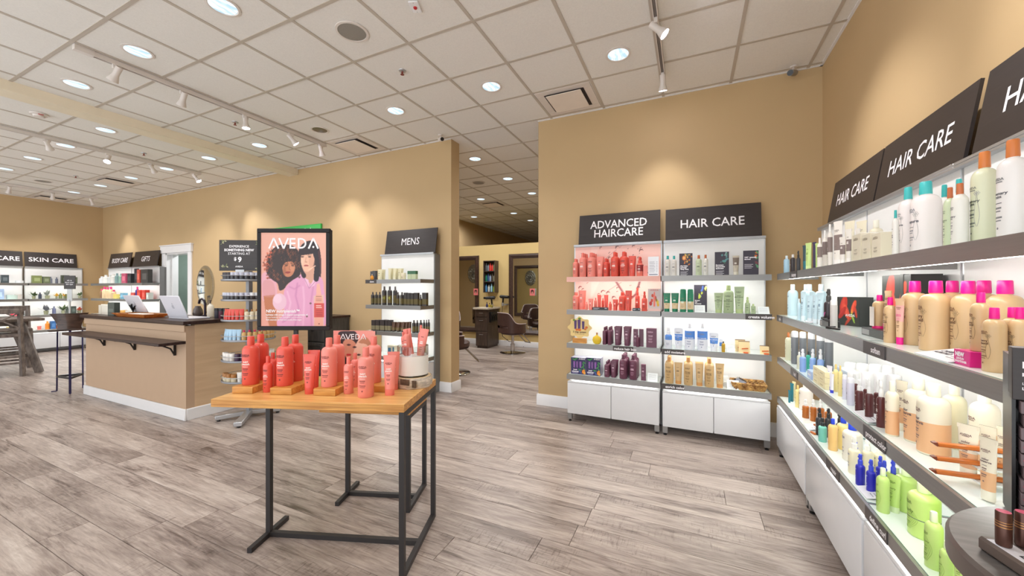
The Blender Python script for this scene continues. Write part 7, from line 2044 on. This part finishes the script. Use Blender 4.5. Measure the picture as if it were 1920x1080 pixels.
for key, items in STOCK.items():
    right = key[:2] == 'rt'
    rz = -PI / 2 if right else (TA if key == 'tab' else 0.)
    where = WHERE[key]
    ang = lambda it: view(it[2], it[3], 1)[1]
    fronts = {}
    order = sorted(items, key=lambda it: (it[7] > 0, ang(it)))
    def dsc(it):
        kind, style, x, y, z, d, h, i, px = it
        sz = 'tall' if h > .225 and kind == 'bottle' else ('small' if h < .135 or (kind == 'bottle' and d < .045) else '')
        if kind == 'bottle' and d > .115:
            sz = 'extra large'
        return (sz + ' ' + STY[style][0] + ' ' + NAMES[kind][0].replace('_', ' ')).strip()
    tot = {}
    for it in order:
        if it[0] in NAMES and it[7] == 0:
            tot[dsc(it)] = tot.get(dsc(it), 0) + 1
    last = None
    for it in order:
        kind, style, x, y, z, d, h, i, px = it
        if kind not in NAMES:
            special(kind, style, x, y, z, d, h, rz, where, key)
            continue
        ds = dsc(it)
        if i == 0:
            n = fronts.setdefault(ds, []); n.append(it)
            if tot[ds] == 1:
                lb = f'{ds} on the {where}'
            else:
                lb = f'{ds}, {ordinal_word(len(n) - 1)} such from the left, {where}'
        else:
            f = min(range(len(fronts[ds])), key=lambda k: abs(fronts[ds][k][2] - x) + .2 * abs(fronts[ds][k][3] - y)) if ds in fronts else 0
            pre = ['', 'right behind', 'two behind', 'three behind', 'four behind'][i]
            lb = f'{ds} {pre} the {ordinal_word(f)} one, {where}' if ds in fronts and len(fronts[ds]) > 1 else f'{ds} {pre} the front one, {where}'
        if kind == 'tube' and right:
            d = round(d * (1.3 if style == 'consv' else 1.2), 3)
        hh = h
        rot = rz + (YAW * .4 if key == 'tab' else 0)
        if right and kind not in ('carton',):
            rot += random.Random(int(x * 1000 + y * 777)).uniform(-.15, .15) + (.6 if kind == 'tube' else .1)
        t = thing(NAMES[kind][0], lb, NAMES[kind][1], (x, y, z), rot, f'products on the {where}')
        for pn, me, _ in stock_meshes(kind, style, d, h, px if i == 0 else min(px, 15), False):
            ob(pn, me, t)

# ================================================================== SINGLE THINGS AMONG THE STOCK
# flower shaped card on a wooden foot
t = thing('flower_card', 'yellow flower shaped card with purple tubes on a wooden foot under ADVANCED HAIRCARE', 'card', (-1.075, 4.03, .84))
pts = []
for k in range(64):
    a = 2 * PI * k / 64
    r = .112 * (1 + .13 * math.cos(8 * a) * (1 if math.cos(8 * a) > 0 else .6))
    pts.append((r * 1.06 * math.cos(a), .165 + r * math.sin(a) * .98))
part('card_stock', MB().prism(pts, 0, .005), flat((240, 212, 142)), t)
mb = MB()
for x, w_, h_ in ((-.045, .03, .095), (-.005, .036, .1), (.04, .028, .085)):
    mb.add([(x - w_ / 2, -.001, .15 + h_), (x + w_ / 2, -.001, .15 + h_), (x + w_ * .38, -.001, .15), (x - w_ * .38, -.001, .15)], [(3, 2, 1, 0)], 0)
for k, (x, z, r, m) in enumerate(((.075, .17, .016, 1), (.062, .15, .013, 1), (.0, .142, .018, 1), (-.03, .142, .016, 1), (-.06, .245, .014, 2), (.0, .262, .016, 2))):
    mb.add([(x + r * math.cos(2 * PI * j / 12), -.0014 - .0001 * k, z + r * .8 * math.sin(2 * PI * j / 12)) for j in range(12)], [tuple(range(12))], m)
part('tube_print', mb, [flat((92, 62, 120)), flat((226, 120, 50)), flat((110, 150, 60))], t)
mb = MB(); put_text(mb, '3 step system', .026, 0, -.001, .118, bold=.0008); put_text(mb, 'hair thickening ritual', .0125, 0, -.001, .097)
part('lettering', mb, flat((96, 60, 50)), t)
part('wooden_foot', MB().box(-.075, .075, -.012, .03, 0, .052), M_BLOCK, t, bevel=.002)

# wicker basket with a brush on the lowest HAIR CARE shelf
M_WICK = wood('wicker', (116, 68, 26), (222, 178, 108), (1, 1, 1), .6, 34)
bk = thing('wicker_basket', 'rectangular wicker basket on the lowest shelf under the back HAIR CARE sign', 'basket', (.485, 4.11, .503))
W0, D0, HB = .115, .085, .062
mb = MB()
for r_ in range(5):
    z = .007 + .0115 * r_
    f = 1 + .16 * r_ / 5
    pts = []
    n = 18
    per = [(-W0, -D0), (W0, -D0), (W0, D0), (-W0, D0)]
    for s in range(4):
        (ax, ay), (bx, by) = per[s], per[(s + 1) % 4]
        for k in range(n):
            u = k / n
            wob = .0055 * (1 if (k + r_) % 2 else -1)
            nx, ny = [(0, -1), (1, 0), (0, 1), (-1, 0)][s]
            pts.append(((ax + (bx - ax) * u + nx * wob) * f, (ay + (by - ay) * u + ny * wob) * f, z))
    mb.tube(pts, .0062, 6, closed=True)
part('woven_wall', mb, M_WICK, bk)
part('basket_floor', MB().box(-W0, W0, -D0, D0, 0, .006), M_WICK, bk)
f = 1.17
part('rim', MB().tube([(-W0 * f, -D0 * f, HB), (W0 * f, -D0 * f, HB), (W0 * f, D0 * f, HB), (-W0 * f, D0 * f, HB)], .007, 6, closed=True), M_WICK, bk)
br = thing('round_hair_brush', 'round silver hair brush lying in the wicker basket', 'hair brush', (.43, 4.105, .56), 0)
br.rotation_euler = (.12, 0, .5)
part('barrel', MB().cyl((0, -.05, 0), (0, .05, 0), .019, seg=16), mat('brush_silver', (196, 206, 226), .3, .4), br)
mb = MB()
for k in range(14):
    for j in range(7):
        a = 2 * PI * k / 14 + .2 * j
        y_ = -.045 + .015 * j
        mb.bar((.018 * math.cos(a), y_, .018 * math.sin(a)), (.034 * math.cos(a), y_, .034 * math.sin(a)), .0022)
o = part('bristles', mb, flat((50, 52, 62)), br)
o['kind'] = 'stuff'
part('grip', MB().cyl((0, .05, 0), (0, .085, -.004), .012, .009, 12), M_BLACKG, br)
for k in range(2):
    t = thing('acrylic_block', ['white acrylic block behind the wicker basket price holder', 'lower white acrylic block left of the wicker basket'][k], 'display block', (.28 + .06 * k, 4.17 - .06 * k, .503), 0, 'white acrylic blocks')
    part('block_body', MB().box(-.05, .05, -.025, .025, 0, .09 - .04 * k), flat((240, 240, 236), .15), t, bevel=.002)
    part('front_card', MB().box(-.045, .045, -.0262, -.0256, .01, .08 - .04 * k), flat((230, 232, 232), .4), t)

# low black display boxes, gift box, paper signs and pink box on the right wall
RW = -PI / 2


def rthing(name, label, cat, x, y, z, dz=0., group=None):
    return thing(name, label, cat, (x, y, z), RW + dz, group)


t = rthing('black_box', 'flat black box topped with black hair clips on the second right-wall shelf', 'box', .715, 2.79, 1.2005)
part('box_body', MB().box(-.095, .06, 0, .055, 0, .036), flat((50, 48, 48), .3), t, bevel=.002)
part('box_edge', MB().box(-.094, -.05, -.0008, -.0002, .004, .032), flat((150, 146, 142)), t)
for k in range(3):
    c = rthing('hair_clip', f'black sectioning hair clip, {ORD[k]} from the left beside the flat black box', 'hair clip', .728 - .012 * k, 2.85 - .105 * k - (.02 if k == 2 else 0), 1.237 if k < 2 else 1.2005, .15 * k, 'black hair clips')
    part('jaw', MB().bar((-.045, 0, .006), (.045, .004, .006), .012, .008).bar((-.045, 0, .012), (.03, -.008, .018), .01, .006), M_BLACKG, c)
    part('spring', MB().tube([(-.02 + .004 * j, .006 * math.cos(j * 1.6), .012 + .005 * math.sin(j * 1.6)) for j in range(9)], .0018, 4), M_ALU, c)
t = rthing('riser_box', 'black riser box carrying a gold bottle and tube on the second right-wall shelf', 'riser', .76, 2.28, 1.2005)
part('box_body', MB().box(-.13, .1, 0, .09, 0, .038), flat((48, 46, 46), .3), t, bevel=.002)
part('label_plate', MB().box(-.12, -.04, -.001, -.0002, .006, .03), flat((150, 150, 150)), t)
for k, (kind, style, yy, xx, d, h, lb) in enumerate((('bottle', 'gold', 2.33, .80, .05, .155, 'small gold bottle with white tag standing on the black riser box'), ('tube', 'gold', 2.245, .80, .062, .175, 'leaning gold tube with magenta cap on the black riser box'))):
    q = rthing(NAMES[kind][0], lb, NAMES[kind][1], xx, yy, 1.239, 0)
    for pn, me, _ in stock_meshes(kind, style, d, h, 18, False):
        ob(pn, me, q)
    if k == 0:
        part('white_tag', MB().box(-.021, .021, -.029, -.0265, .01, .1), flat((226, 220, 214)), q)
        part('magenta_foot', MB().lathe([(.0262, 0), (.0262, .012)], 20), flat((226, 24, 120)), q)
t = rthing('flower_gift_box', 'large black gift box with red flower print behind the gold bottles', 'box', .855, 2.33, 1.2005, 0, 'black flower gift boxes')
flower_box(t, .27, .285, .1, 7)
part('ribbon_band', MB().box(.05, .075, -.0015, .1015, -.0, .2865), flat((58, 60, 58), .3), t)
t = rthing('pink_box', 'magenta box reading NEW under a gold bottle on the second right-wall shelf', 'box', .715, 1.555, 1.2005)
part('box_body', MB().box(-.036, .036, 0, .07, 0, .044), flat((214, 34, 130), .3), t, bevel=.001)
mb = MB(); put_text(mb, 'NEW', .017, -.008, -.0008, .031, bold=.0009); put_text(mb, 'LEAVE-IN\nCONDITIONER', .0085, -.006, -.0008, .0145, bold=.0003)
part('lettering', mb, M_INKW, t)


def paper(x, y, z, w, d_, words, label):
    t = rthing('paper_sign', label, 'paper sign', x, y, z, 0, 'white paper signs on the right-wall shelves')
    part('sheet', MB().add([(-w / 2, 0, .001), (w / 2, 0, .001), (w / 2, d_, .022), (-w / 2, d_, .022), (-w / 2, 0, .004), (w / 2, 0, .004), (w / 2, d_, .025), (-w / 2, d_, .025)], [(3, 2, 1, 0), (4, 5, 6, 7), (0, 1, 5, 4), (1, 2, 6, 5), (2, 3, 7, 6), (3, 0, 4, 7)]), flat((232, 232, 238), .35), t)
    mb = MB()
    vs, fs = text(words, .02, 'LEFT', .0005, line=.9)
    k = .021 / d_
    mb.add([(-w / 2 + .014 + p[0], .055 + p[1], .0046 + k * (.055 + p[1])) for p in vs], fs)
    for r_ in range(4):
        y0 = .025 + .012 * r_
        x0 = w * .12
        mb.add([(x0, y0, .0048 + k * y0), (w * .42, y0, .0048 + k * y0), (w * .42, y0 + .002, .0048 + k * (y0 + .002)), (x0, y0 + .002, .0048 + k * (y0 + .002))], [(0, 1, 2, 3)])
    part('lettering', mb, flat((70, 72, 92)), t)


paper(.70, 1.68, 1.2005, .19, .11, 'CHERRY\nALMOND', 'white paper sign lying beside the magenta box')
paper(.70, 2.235, .8405, .17, .10, 'BLUE\nOIL', 'white paper sign in front of the maroon spray bottles')
paper(.70, 2.225, .5035, .12, .09, 'BRILLIANT', 'white paper sign beside the royal blue spray bottles')
paper(.70, 3.12, .5035, .12, .09, 'SUN CARE', 'white paper sign in front of the amber spray bottles')
paper(.70, 3.1, 1.2005, .12, .10, 'SMOOTH', 'white paper sign in front of the ice blue tubes')

# soap bars stacked on the third right-wall shelf
k = 0
for c in range(2):
    for r_ in range(3):
        t = rthing('soap_carton', f'cream soap carton, {["left", "right"][c]} column, {["bottom", "middle", "top"][r_]} of the stack on the third right-wall shelf', 'carton', .705, 2.93 - .118 * c, .8405 + .034 * r_, 0, 'cream soap cartons')
        part('carton', MB().box(-.057, .057, 0, .05, 0, .033), flat((238, 228, 186), .4), t, bevel=.002)
        part('print', MB().box(-.03, .02, -.0008, -.0002, .013, .02), flat((206, 196, 150)), t)
t = rthing('blue_carton', 'pale blue carton standing left of the soap stack', 'carton', .705, 3.07, .8405)
part('carton', MB().box(-.05, .05, 0, .04, 0, .05), flat((176, 200, 240), .4), t, bevel=.001)
part('print', MB().box(-.03, .03, -.0008, -.0002, .02, .03), flat((236, 240, 250)), t)
t = rthing('flat_carton', 'flat white and blue carton behind the soap stack', 'carton', .80, 2.82, .8405)
part('carton', MB().box(-.09, .09, 0, .06, 0, .115), flat((206, 220, 242), .4), t, bevel=.001)
part('end_panel', MB().box(-.091, -.0902, .002, .058, .004, .11), flat((120, 160, 226), .4), t)

# wooden combs and clips
M_COMB = wood('comb_wood', (176, 84, 24), (222, 130, 52), (1, 20, 20), .3, 4)
for n_, (yy, zz) in enumerate(((1.585, .947), (1.585, .903), (1.585, .861))):
    t = thing('wooden_comb', f'orange wooden stick comb, {["top", "middle", "bottom"][n_]} of three beside the peach tubes', 'comb', (.766, yy + .004 * n_, zz), .05, 'orange wooden combs')
    part('comb_shaft', MB().box(-.09, .09, 0, .017, 0, .0125), M_COMB, t, bevel=.003)
    part('comb_tip', MB().add([(-.09, 0, 0), (-.09, .017, 0), (-.09, .017, .0125), (-.09, 0, .0125), (-.1, .002, .008), (-.1, .015, .008), (-.1, .002, .011), (-.1, .015, .011)], [(0, 4, 6, 3), (1, 2, 7, 5), (0, 1, 5, 4), (3, 6, 7, 2), (4, 5, 7, 6)]), mat('comb_dark_tip', (120, 52, 24), .3), t)
t = rthing('comb_holder', 'clear acrylic comb holder beside the peach tubes', 'holder', .83, 1.592, .8405)
part('holder_post', MB().box(-.03, .03, .012, .024, 0, .125), flat((226, 236, 234), .1), t)
part('holder_arm', MB().box(-.02, .02, -.07, .0, .0155, .02).box(-.02, .02, -.07, .0, .0575, .062).box(-.02, .02, -.07, .0, .1015, .106), flat((226, 236, 234), .1), t)
for n_ in range(3):
    t = thing('wooden_clip', f'short orange wooden clip, {["top", "middle", "bottom"][n_]} of three beside the turquoise spray', 'hair clip', (.702 + .02 * (2 - n_), 3.02 - .012 * n_, .5035 + .045 * (2 - n_)), -PI / 2 + .3, 'orange wooden clips')
    part('clip_body', MB().box(-.022, .022, 0, .014, 0, .012), M_COMB, t, bevel=.003)
    part('clip_stand', MB().box(-.01, .01, .014, .02, -.045 * (2 - n_), .01), flat((226, 236, 234), .1), t)
t = rthing('green_card', 'bright lime green panel behind the lime green bottles', 'card', .93, 1.70, .5035)
part('panel', MB().box(-.22, .2, 0, .006, 0, .25), flat((196, 226, 70), .4), t)
part('panel_foot', MB().box(-.2, .18, .006, .03, 0, .006), flat((200, 226, 90), .4), t)
for (x, y, z, lb) in ((.76, 1.592, .8405, 'foremost'),):
    pass

# ---- tubes standing in the glass cylinder
for n_, (dx, dy, kind, h, d, tilt) in enumerate(((-.05, -.01, 'bottle', .13, .034, -.1), (-.012, -.035, 'bottle', .15, .046, -.03), (-.02, .02, 'tube', .20, .055, -.18), (.022, .03, 'bottle', .22, .036, .05), (.045, .0, 'tube', .205, .062, .16))):
    q = thing(NAMES[kind][0], f'pale coral {["small bottle at the left", "small bottle at the front", "tube leaning left", "slim bottle at the back", "tube leaning right"][n_]} in the glass cylinder', NAMES[kind][1],
              (-1.468 + dx, 1.78 + dy, .9285 + .115), TA, 'coral products in the glass cylinder')
    q.rotation_euler = (0, tilt, TA)
    q.location.z = 1.039 - (0.0 if n_ < 2 else .05)
    for pn, me, _ in stock_meshes(kind, 'npink', d * .85, h, 14, False):
        ob(pn, me, q)
t = thing('cylinder_filler', 'white sand filling the glass cylinder', 'filler', (-1.468, 1.78, .929))
t2 = part('white_sand', MB().lathe([(.080, 0), (.080, .108), (.0001, .110)], 32), flat((240, 238, 234), .8), t)
t2['kind'] = 'stuff'

# ---- MENS bay lowest shelf
t = thing('white_wedge', 'white acrylic wedge on the lowest shelf under MENS', 'display block', (-3.33, 4.06, .503))
part('wedge_body', MB().prism([(-.12, 0), (.10, 0), (.10, .085), (.0, .06)], 0, .12), flat((238, 238, 240), .2), t)
part('wedge_card', MB().box(-.1, .08, -.0012, -.0004, .01, .04), flat((222, 224, 228)), t)
t = thing('tan_carton', 'tan and blue carton beside the glass cylinder under MENS', 'carton', (-3.72, 4.05, .503))
part('carton', MB().box(-.06, .06, 0, .06, 0, .14), flat((196, 190, 170)), t)
part('print', MB().box(-.05, .0, -.001, -.0003, .03, .11).box(.03, .055, -.001, -.0003, .02, .12), flat((60, 110, 140)), t)

# ---- the round rack's stock: small pots and minis round the rims
def rim_items(z, specs, tier):
    for n_, (a0, kind, style, d, h, lb) in enumerate(specs):
        a = R(a0)
        r = RR_ - d / 2 - .012
        q = thing(NAMES[kind][0], lb, NAMES[kind][1], (RX + r * math.cos(a), RY + r * math.sin(a), z + .0035), a + PI / 2, f'minis on the {tier} tier of the round rack')
        for pn, me, _ in stock_meshes(kind, style, d, h, 8, False):
            ob(pn, me, q)


STY.update({
    'rk_grey': ('grey capped', (66, 66, 72), (196, 198, 214), (), '', (200, 200, 200), (150, 150, 150)),
    'rk_black': ('black', (48, 46, 54), (60, 56, 64), (), '', (200, 200, 200), (150, 150, 150)),
    'rk_white': ('white capped dark', (62, 54, 56), (232, 234, 240), (), '', (200, 200, 200), (150, 150, 150)),
    'rk_red': ('red', (224, 66, 52), (214, 60, 50), (), '', (250, 220, 210), (150, 50, 40)),
    'rk_crb': ('cream with brown cap', (226, 214, 186), (166, 110, 52), (), '', (120, 100, 60), (120, 100, 60)),
    'rk_blue': ('pale blue', (170, 206, 232), (196, 220, 240), (), '', (250, 250, 250), (90, 120, 160)),
    'rk_gold': ('gold with magenta cap', (206, 166, 104), (206, 20, 90), (), '', (120, 90, 50), (120, 90, 50)),
    'rk_wh': ('white', (232, 226, 220), (236, 232, 228), (), '', (160, 150, 140), (160, 150, 140)),
    'rk_plum': ('dark plum', (72, 48, 78), (66, 44, 72), (), '', (220, 200, 220), (220, 200, 220)),
})
TN = ['top', 'second', 'third', 'fourth', 'fifth', 'lowest']
for ti, (z, segs) in enumerate(zip(TIER, (
        [('jar', 'rk_black', 4, .045, .085), ('jar', 'rk_grey', 12, .047, .085)],
        [('jar', 'rk_grey', 8, .044, .085), ('jar', 'rk_white', 8, .044, .085)],
        [('tube', 'rk_red', 7, .045, .125), ('bottle', 'rk_crb', 9, .044, .12)],
        [('tube', 'rk_blue', 6, .05, .125), ('bottle', 'rk_gold', 9, .044, .115)],
        [('jar', 'rk_wh', 4, .05, .09), ('jar', 'rk_plum', 3, .05, .085), ('jar', 'rk_wh', 6, .05, .09)],
        [('jar', 'rk_crb', 4, .05, .09), ('tube', 'rk_wh', 8, .05, .11)]))):
    specs = []
    n_tot = sum(s[2] for s in segs)
    step = 190. / n_tot
    i = 0
    seen_n = {}
    for kind, style, cnt, d, h in segs:
        for _k in range(cnt):
            k = seen_n.get((kind, style), 0); seen_n[(kind, style)] = k + 1
            tot_ = sum(s_[2] for s_ in segs if s_[:2] == (kind, style))
            a0 = -125 + step * (i + .5)
            specs.append((a0, kind, style, min(d, .27 * R(step) * .96), h, f'{STY[style][0]} {NAMES[kind][0].replace("_", " ")}, {ordinal_word(k)} of {tot_} on the {TN[ti]} tier of the round rack'))
            i += 1
    rim_items(z, specs, TN[ti])
for k in range(4):
    q = thing('clear_jar', f'clear empty plastic jar, {ORD[k]} from the left, on the counter behind the rack', 'jar', (-5.17 + .075 * k, 3.52 + .035 * k, 1.0755), 0, 'clear plastic jars')
    part('jar_body', MB().lathe([(.03, 0), (.03, .12), (.026, .125)], 14), flat((214, 218, 216), .1), q)
    part('jar_lid', MB().lathe([(.032, .125), (.032, .145), (.0001, .146)], 14), flat((236, 236, 236)), q)

# ---- far shelves: SKIN CARE wall, BODY CARE and GIFTS bays
def far_thing(kind, c, x, y, z, w, h, label, group, c2=None):
    q = thing({'b': 'bottle', 'x': 'box', 'p': 'potted_plant', 'c': 'card', 'j': 'jar'}[kind], label, {'b': 'bottle', 'x': 'box', 'p': 'plant', 'c': 'card', 'j': 'jar'}[kind], (x, y, z), 0, group)
    if kind == 'b':
        part('bottle_body', MB().lathe([(w / 2, 0), (w / 2, h * .68), (w * .22, h * .8)], 12), flat(c), q)
        part('cap', MB().lathe([(w * .24, h * .79), (w * .22, h), (.0001, h)], 10), flat(c2 or c), q)
    elif kind == 'j':
        part('jar_body', MB().lathe([(w / 2, 0), (w / 2, h * .65)], 12), flat(c), q)
        part('lid', MB().lathe([(w / 2 + .002, h * .62), (w / 2 + .002, h), (.0001, h)], 12), flat(c2 or c), q)
    elif kind in 'xc':
        dp = .08 if kind == 'x' else .012
        part('box_body', MB().box(-w / 2, w / 2, -dp / 2, dp / 2, 0, h), flat(c), q)
        part('front_print', MB().box(-w * .3, w * .3, -dp / 2 - .001, -dp / 2 - .0002, h * .25, h * .7), flat(c2 or tuple(min(255, v + 40) for v in c)), q)
    else:
        r = random.Random(label)
        part('pot', MB().lathe([(w * .16, 0), (w * .2, h * .32), (w * .17, h * .33)], 12), flat(c2 or (150, 150, 120)), q)
        mb = MB()
        for k in range(15):
            a, e = r.uniform(0, 2 * PI), r.uniform(.1, 1.2)
            L = h * r.uniform(.35, .68)
            p0 = Vector((0, 0, h * .3)); d = Vector((math.cos(a) * math.sin(e), math.sin(a) * math.sin(e), math.cos(e)))
            sd = d.cross(Vector((0, 0, 1))).normalized() * L * .2
            mb.add([p0, p0 + d * L * .5 + sd, p0 + d * L, p0 + d * L * .5 - sd], [(0, 1, 2, 3)])
        part('leaves', mb, flat(c, .5), q)
    return q


GRN, DKB, WHT, AMB, OLV = (84, 104, 66), (60, 66, 82), (226, 228, 230), (236, 140, 40), (126, 136, 84)
skin = {
    0: [('x', OLV, 3.26, .14, .17), ('x', (110, 120, 90), 3.40, .10, .15), ('b', (120, 124, 140), 3.47, .05, .15), ('b', (100, 104, 120), 3.56, .045, .14), ('x', (70, 76, 60), 3.69, .12, .19), ('x', (96, 104, 84), 3.82, .12, .15),
        ('x', (70, 80, 84), 2.82, .10, .17), ('j', WHT, 2.72, .1, .05), ('j', WHT, 3.02, .12, .05)],
    1: [('p', GRN, 3.22, .16, .19), ('b', DKB, 3.31, .05, .14), ('p', (150, 156, 150), 3.42, .2, .22), ('p', (226, 176, 50), 3.56, .1, .14), ('b', OLV, 3.62, .06, .12), ('p', (230, 180, 60), 3.68, .1, .15), ('x', OLV, 3.74, .08, .1), ('p', GRN, 3.93, .16, .18),
        ('x', (166, 190, 226), 2.74, .13, .22), ('j', (196, 214, 206), 2.92, .16, .09), ('j', (206, 196, 190), 3.0, .1, .1)],
    2: [('p', (110, 112, 120), 3.40, .2, .26), ('b', (110, 116, 150), 3.52, .06, .18), ('p', GRN, 3.66, .16, .24), ('b', (90, 96, 90), 3.73, .06, .16), ('x', (60, 72, 66), 3.82, .08, .17), ('p', (206, 90, 60), 3.92, .16, .2), ('x', (230, 70, 90), 2.95, .11, .07)],
    3: [('b', AMB, 3.42, .07, .18), ('x', (50, 100, 160), 3.50, .08, .18), ('b', (238, 120, 40), 3.58, .06, .12), ('b', (240, 110, 60), 3.64, .05, .12), ('j', (226, 120, 110), 3.3, .06, .08), ('x', (226, 200, 110), 2.9, .1, .1)],
}
CN = {GRN: 'green', DKB: 'dark blue', WHT: 'white', AMB: 'orange', OLV: 'olive'}


def cname(c):
    if c in CN:
        return CN[c]
    r, g, b = c
    m, n_ = max(c), min(c)
    if m - n_ < 24:
        return 'white' if m > 200 else ('grey' if m > 90 else 'black')
    if m == r:
        return 'pink' if b > g + 15 else ('red' if g < 100 else ('orange' if b < 110 else 'beige'))
    if m == g:
        return 'green'
    return 'blue' if m > 130 else 'navy'


KN = {'b': 'bottle', 'x': 'box', 'p': 'leafy plant', 'c': 'card', 'j': 'jar'}
for si, L in skin.items():
    for kind, c, yy, w, h in L:
        bayn = 'SKIN CARE' if yy > 3.1 else 'left edge'
        L2 = sorted([q[2] for q in L if q[0] == kind and cname(q[1]) == cname(c) and (q[2] > 3.1) == (yy > 3.1)])
        pos = f', {ORD[L2.index(yy)]} from the left,' if len(L2) > 1 else ''
        o = far_thing(kind, c, -13.28, yy, SHELF_Z[si] + .001, w, h, f'{cname(c)} {KN[kind]}{pos} on the {["top", "second", "third", "lowest"][si]} {bayn} shelf', f'goods on the {bayn} shelves')
        o.rotation_euler = (0, 0, PI / 2)
body = {
    0: [('b', WHT, -12.72, .10, .17), ('b', (236, 236, 230), -12.52, .11, .2), ('b', (214, 216, 214), -12.31, .09, .2), ('b', (230, 226, 220), -12.13, .10, .22), ('b', (130, 160, 160), -11.95, .08, .23), ('b', (150, 190, 170), -11.76, .08, .22),
        ('x', (206, 90, 120), -11.53, .2, .22), ('x', (40, 42, 46), -11.27, .16, .21), ('c', (44, 44, 50), -11.04, .18, .32), ('x', (206, 80, 60), -10.86, .12, .29), ('x', (56, 54, 52), -10.62, .24, .29), ('x', (48, 48, 46), -10.56 + .2, .0, 0)],
    1: [('b', (150, 110, 80), -12.72, .07, .22), ('b', (226, 200, 160), -12.58, .09, .27), ('b', (226, 196, 156), -12.42, .08, .26), ('b', (228, 200, 160), -12.26, .09, .27), ('b', (220, 190, 150), -12.11, .08, .2), ('j', (236, 214, 120), -11.98, .11, .1), ('x', (120, 180, 210), -11.62, .14, .13),
        ('x', (90, 46, 40), -11.33, .18, .08), ('x', (206, 70, 56), -11.12, .16, .14), ('b', (44, 40, 130), -11.0, .07, .27), ('x', (214, 60, 46), -10.84, .16, .2), ('x', (220, 66, 52), -10.64, .14, .2), ('x', (206, 212, 206), -10.47, .1, .14)],
    2: [('j', (60, 56, 54), -11.9, .14, .08), ('j', (226, 170, 90), -11.65, .12, .1), ('x', (226, 222, 214), -11.35, .2, .1), ('x', (206, 60, 70), -10.62, .12, .05)],
}
for si, L in body.items():
    for kind, c, xx, w, h in L:
        if h == 0:
            continue
        bayn = 'BODY CARE' if xx < -11.5 else 'GIFTS'
        L2 = sorted([q[2] for q in L if q[0] == kind and cname(q[1]) == cname(c) and (q[2] < -11.5) == (xx < -11.5) and q[4]])
        pos = f', {ORD[L2.index(xx)]} from the left,' if len(L2) > 1 else ''
        c2 = (226, 30, 110) if (kind == 'b' and si == 1) else None
        if xx == -10.62 and si == 0:
            w = .3
            xx = -10.60
        far_thing(kind, c, xx, 4.13, SHELF_Z[si] + .001, w, h, f'{cname(c)} {KN[kind]}{pos} on the {["top", "second", "third", "lowest"][si]} {bayn} shelf', f'goods on the {bayn} shelves', c2)
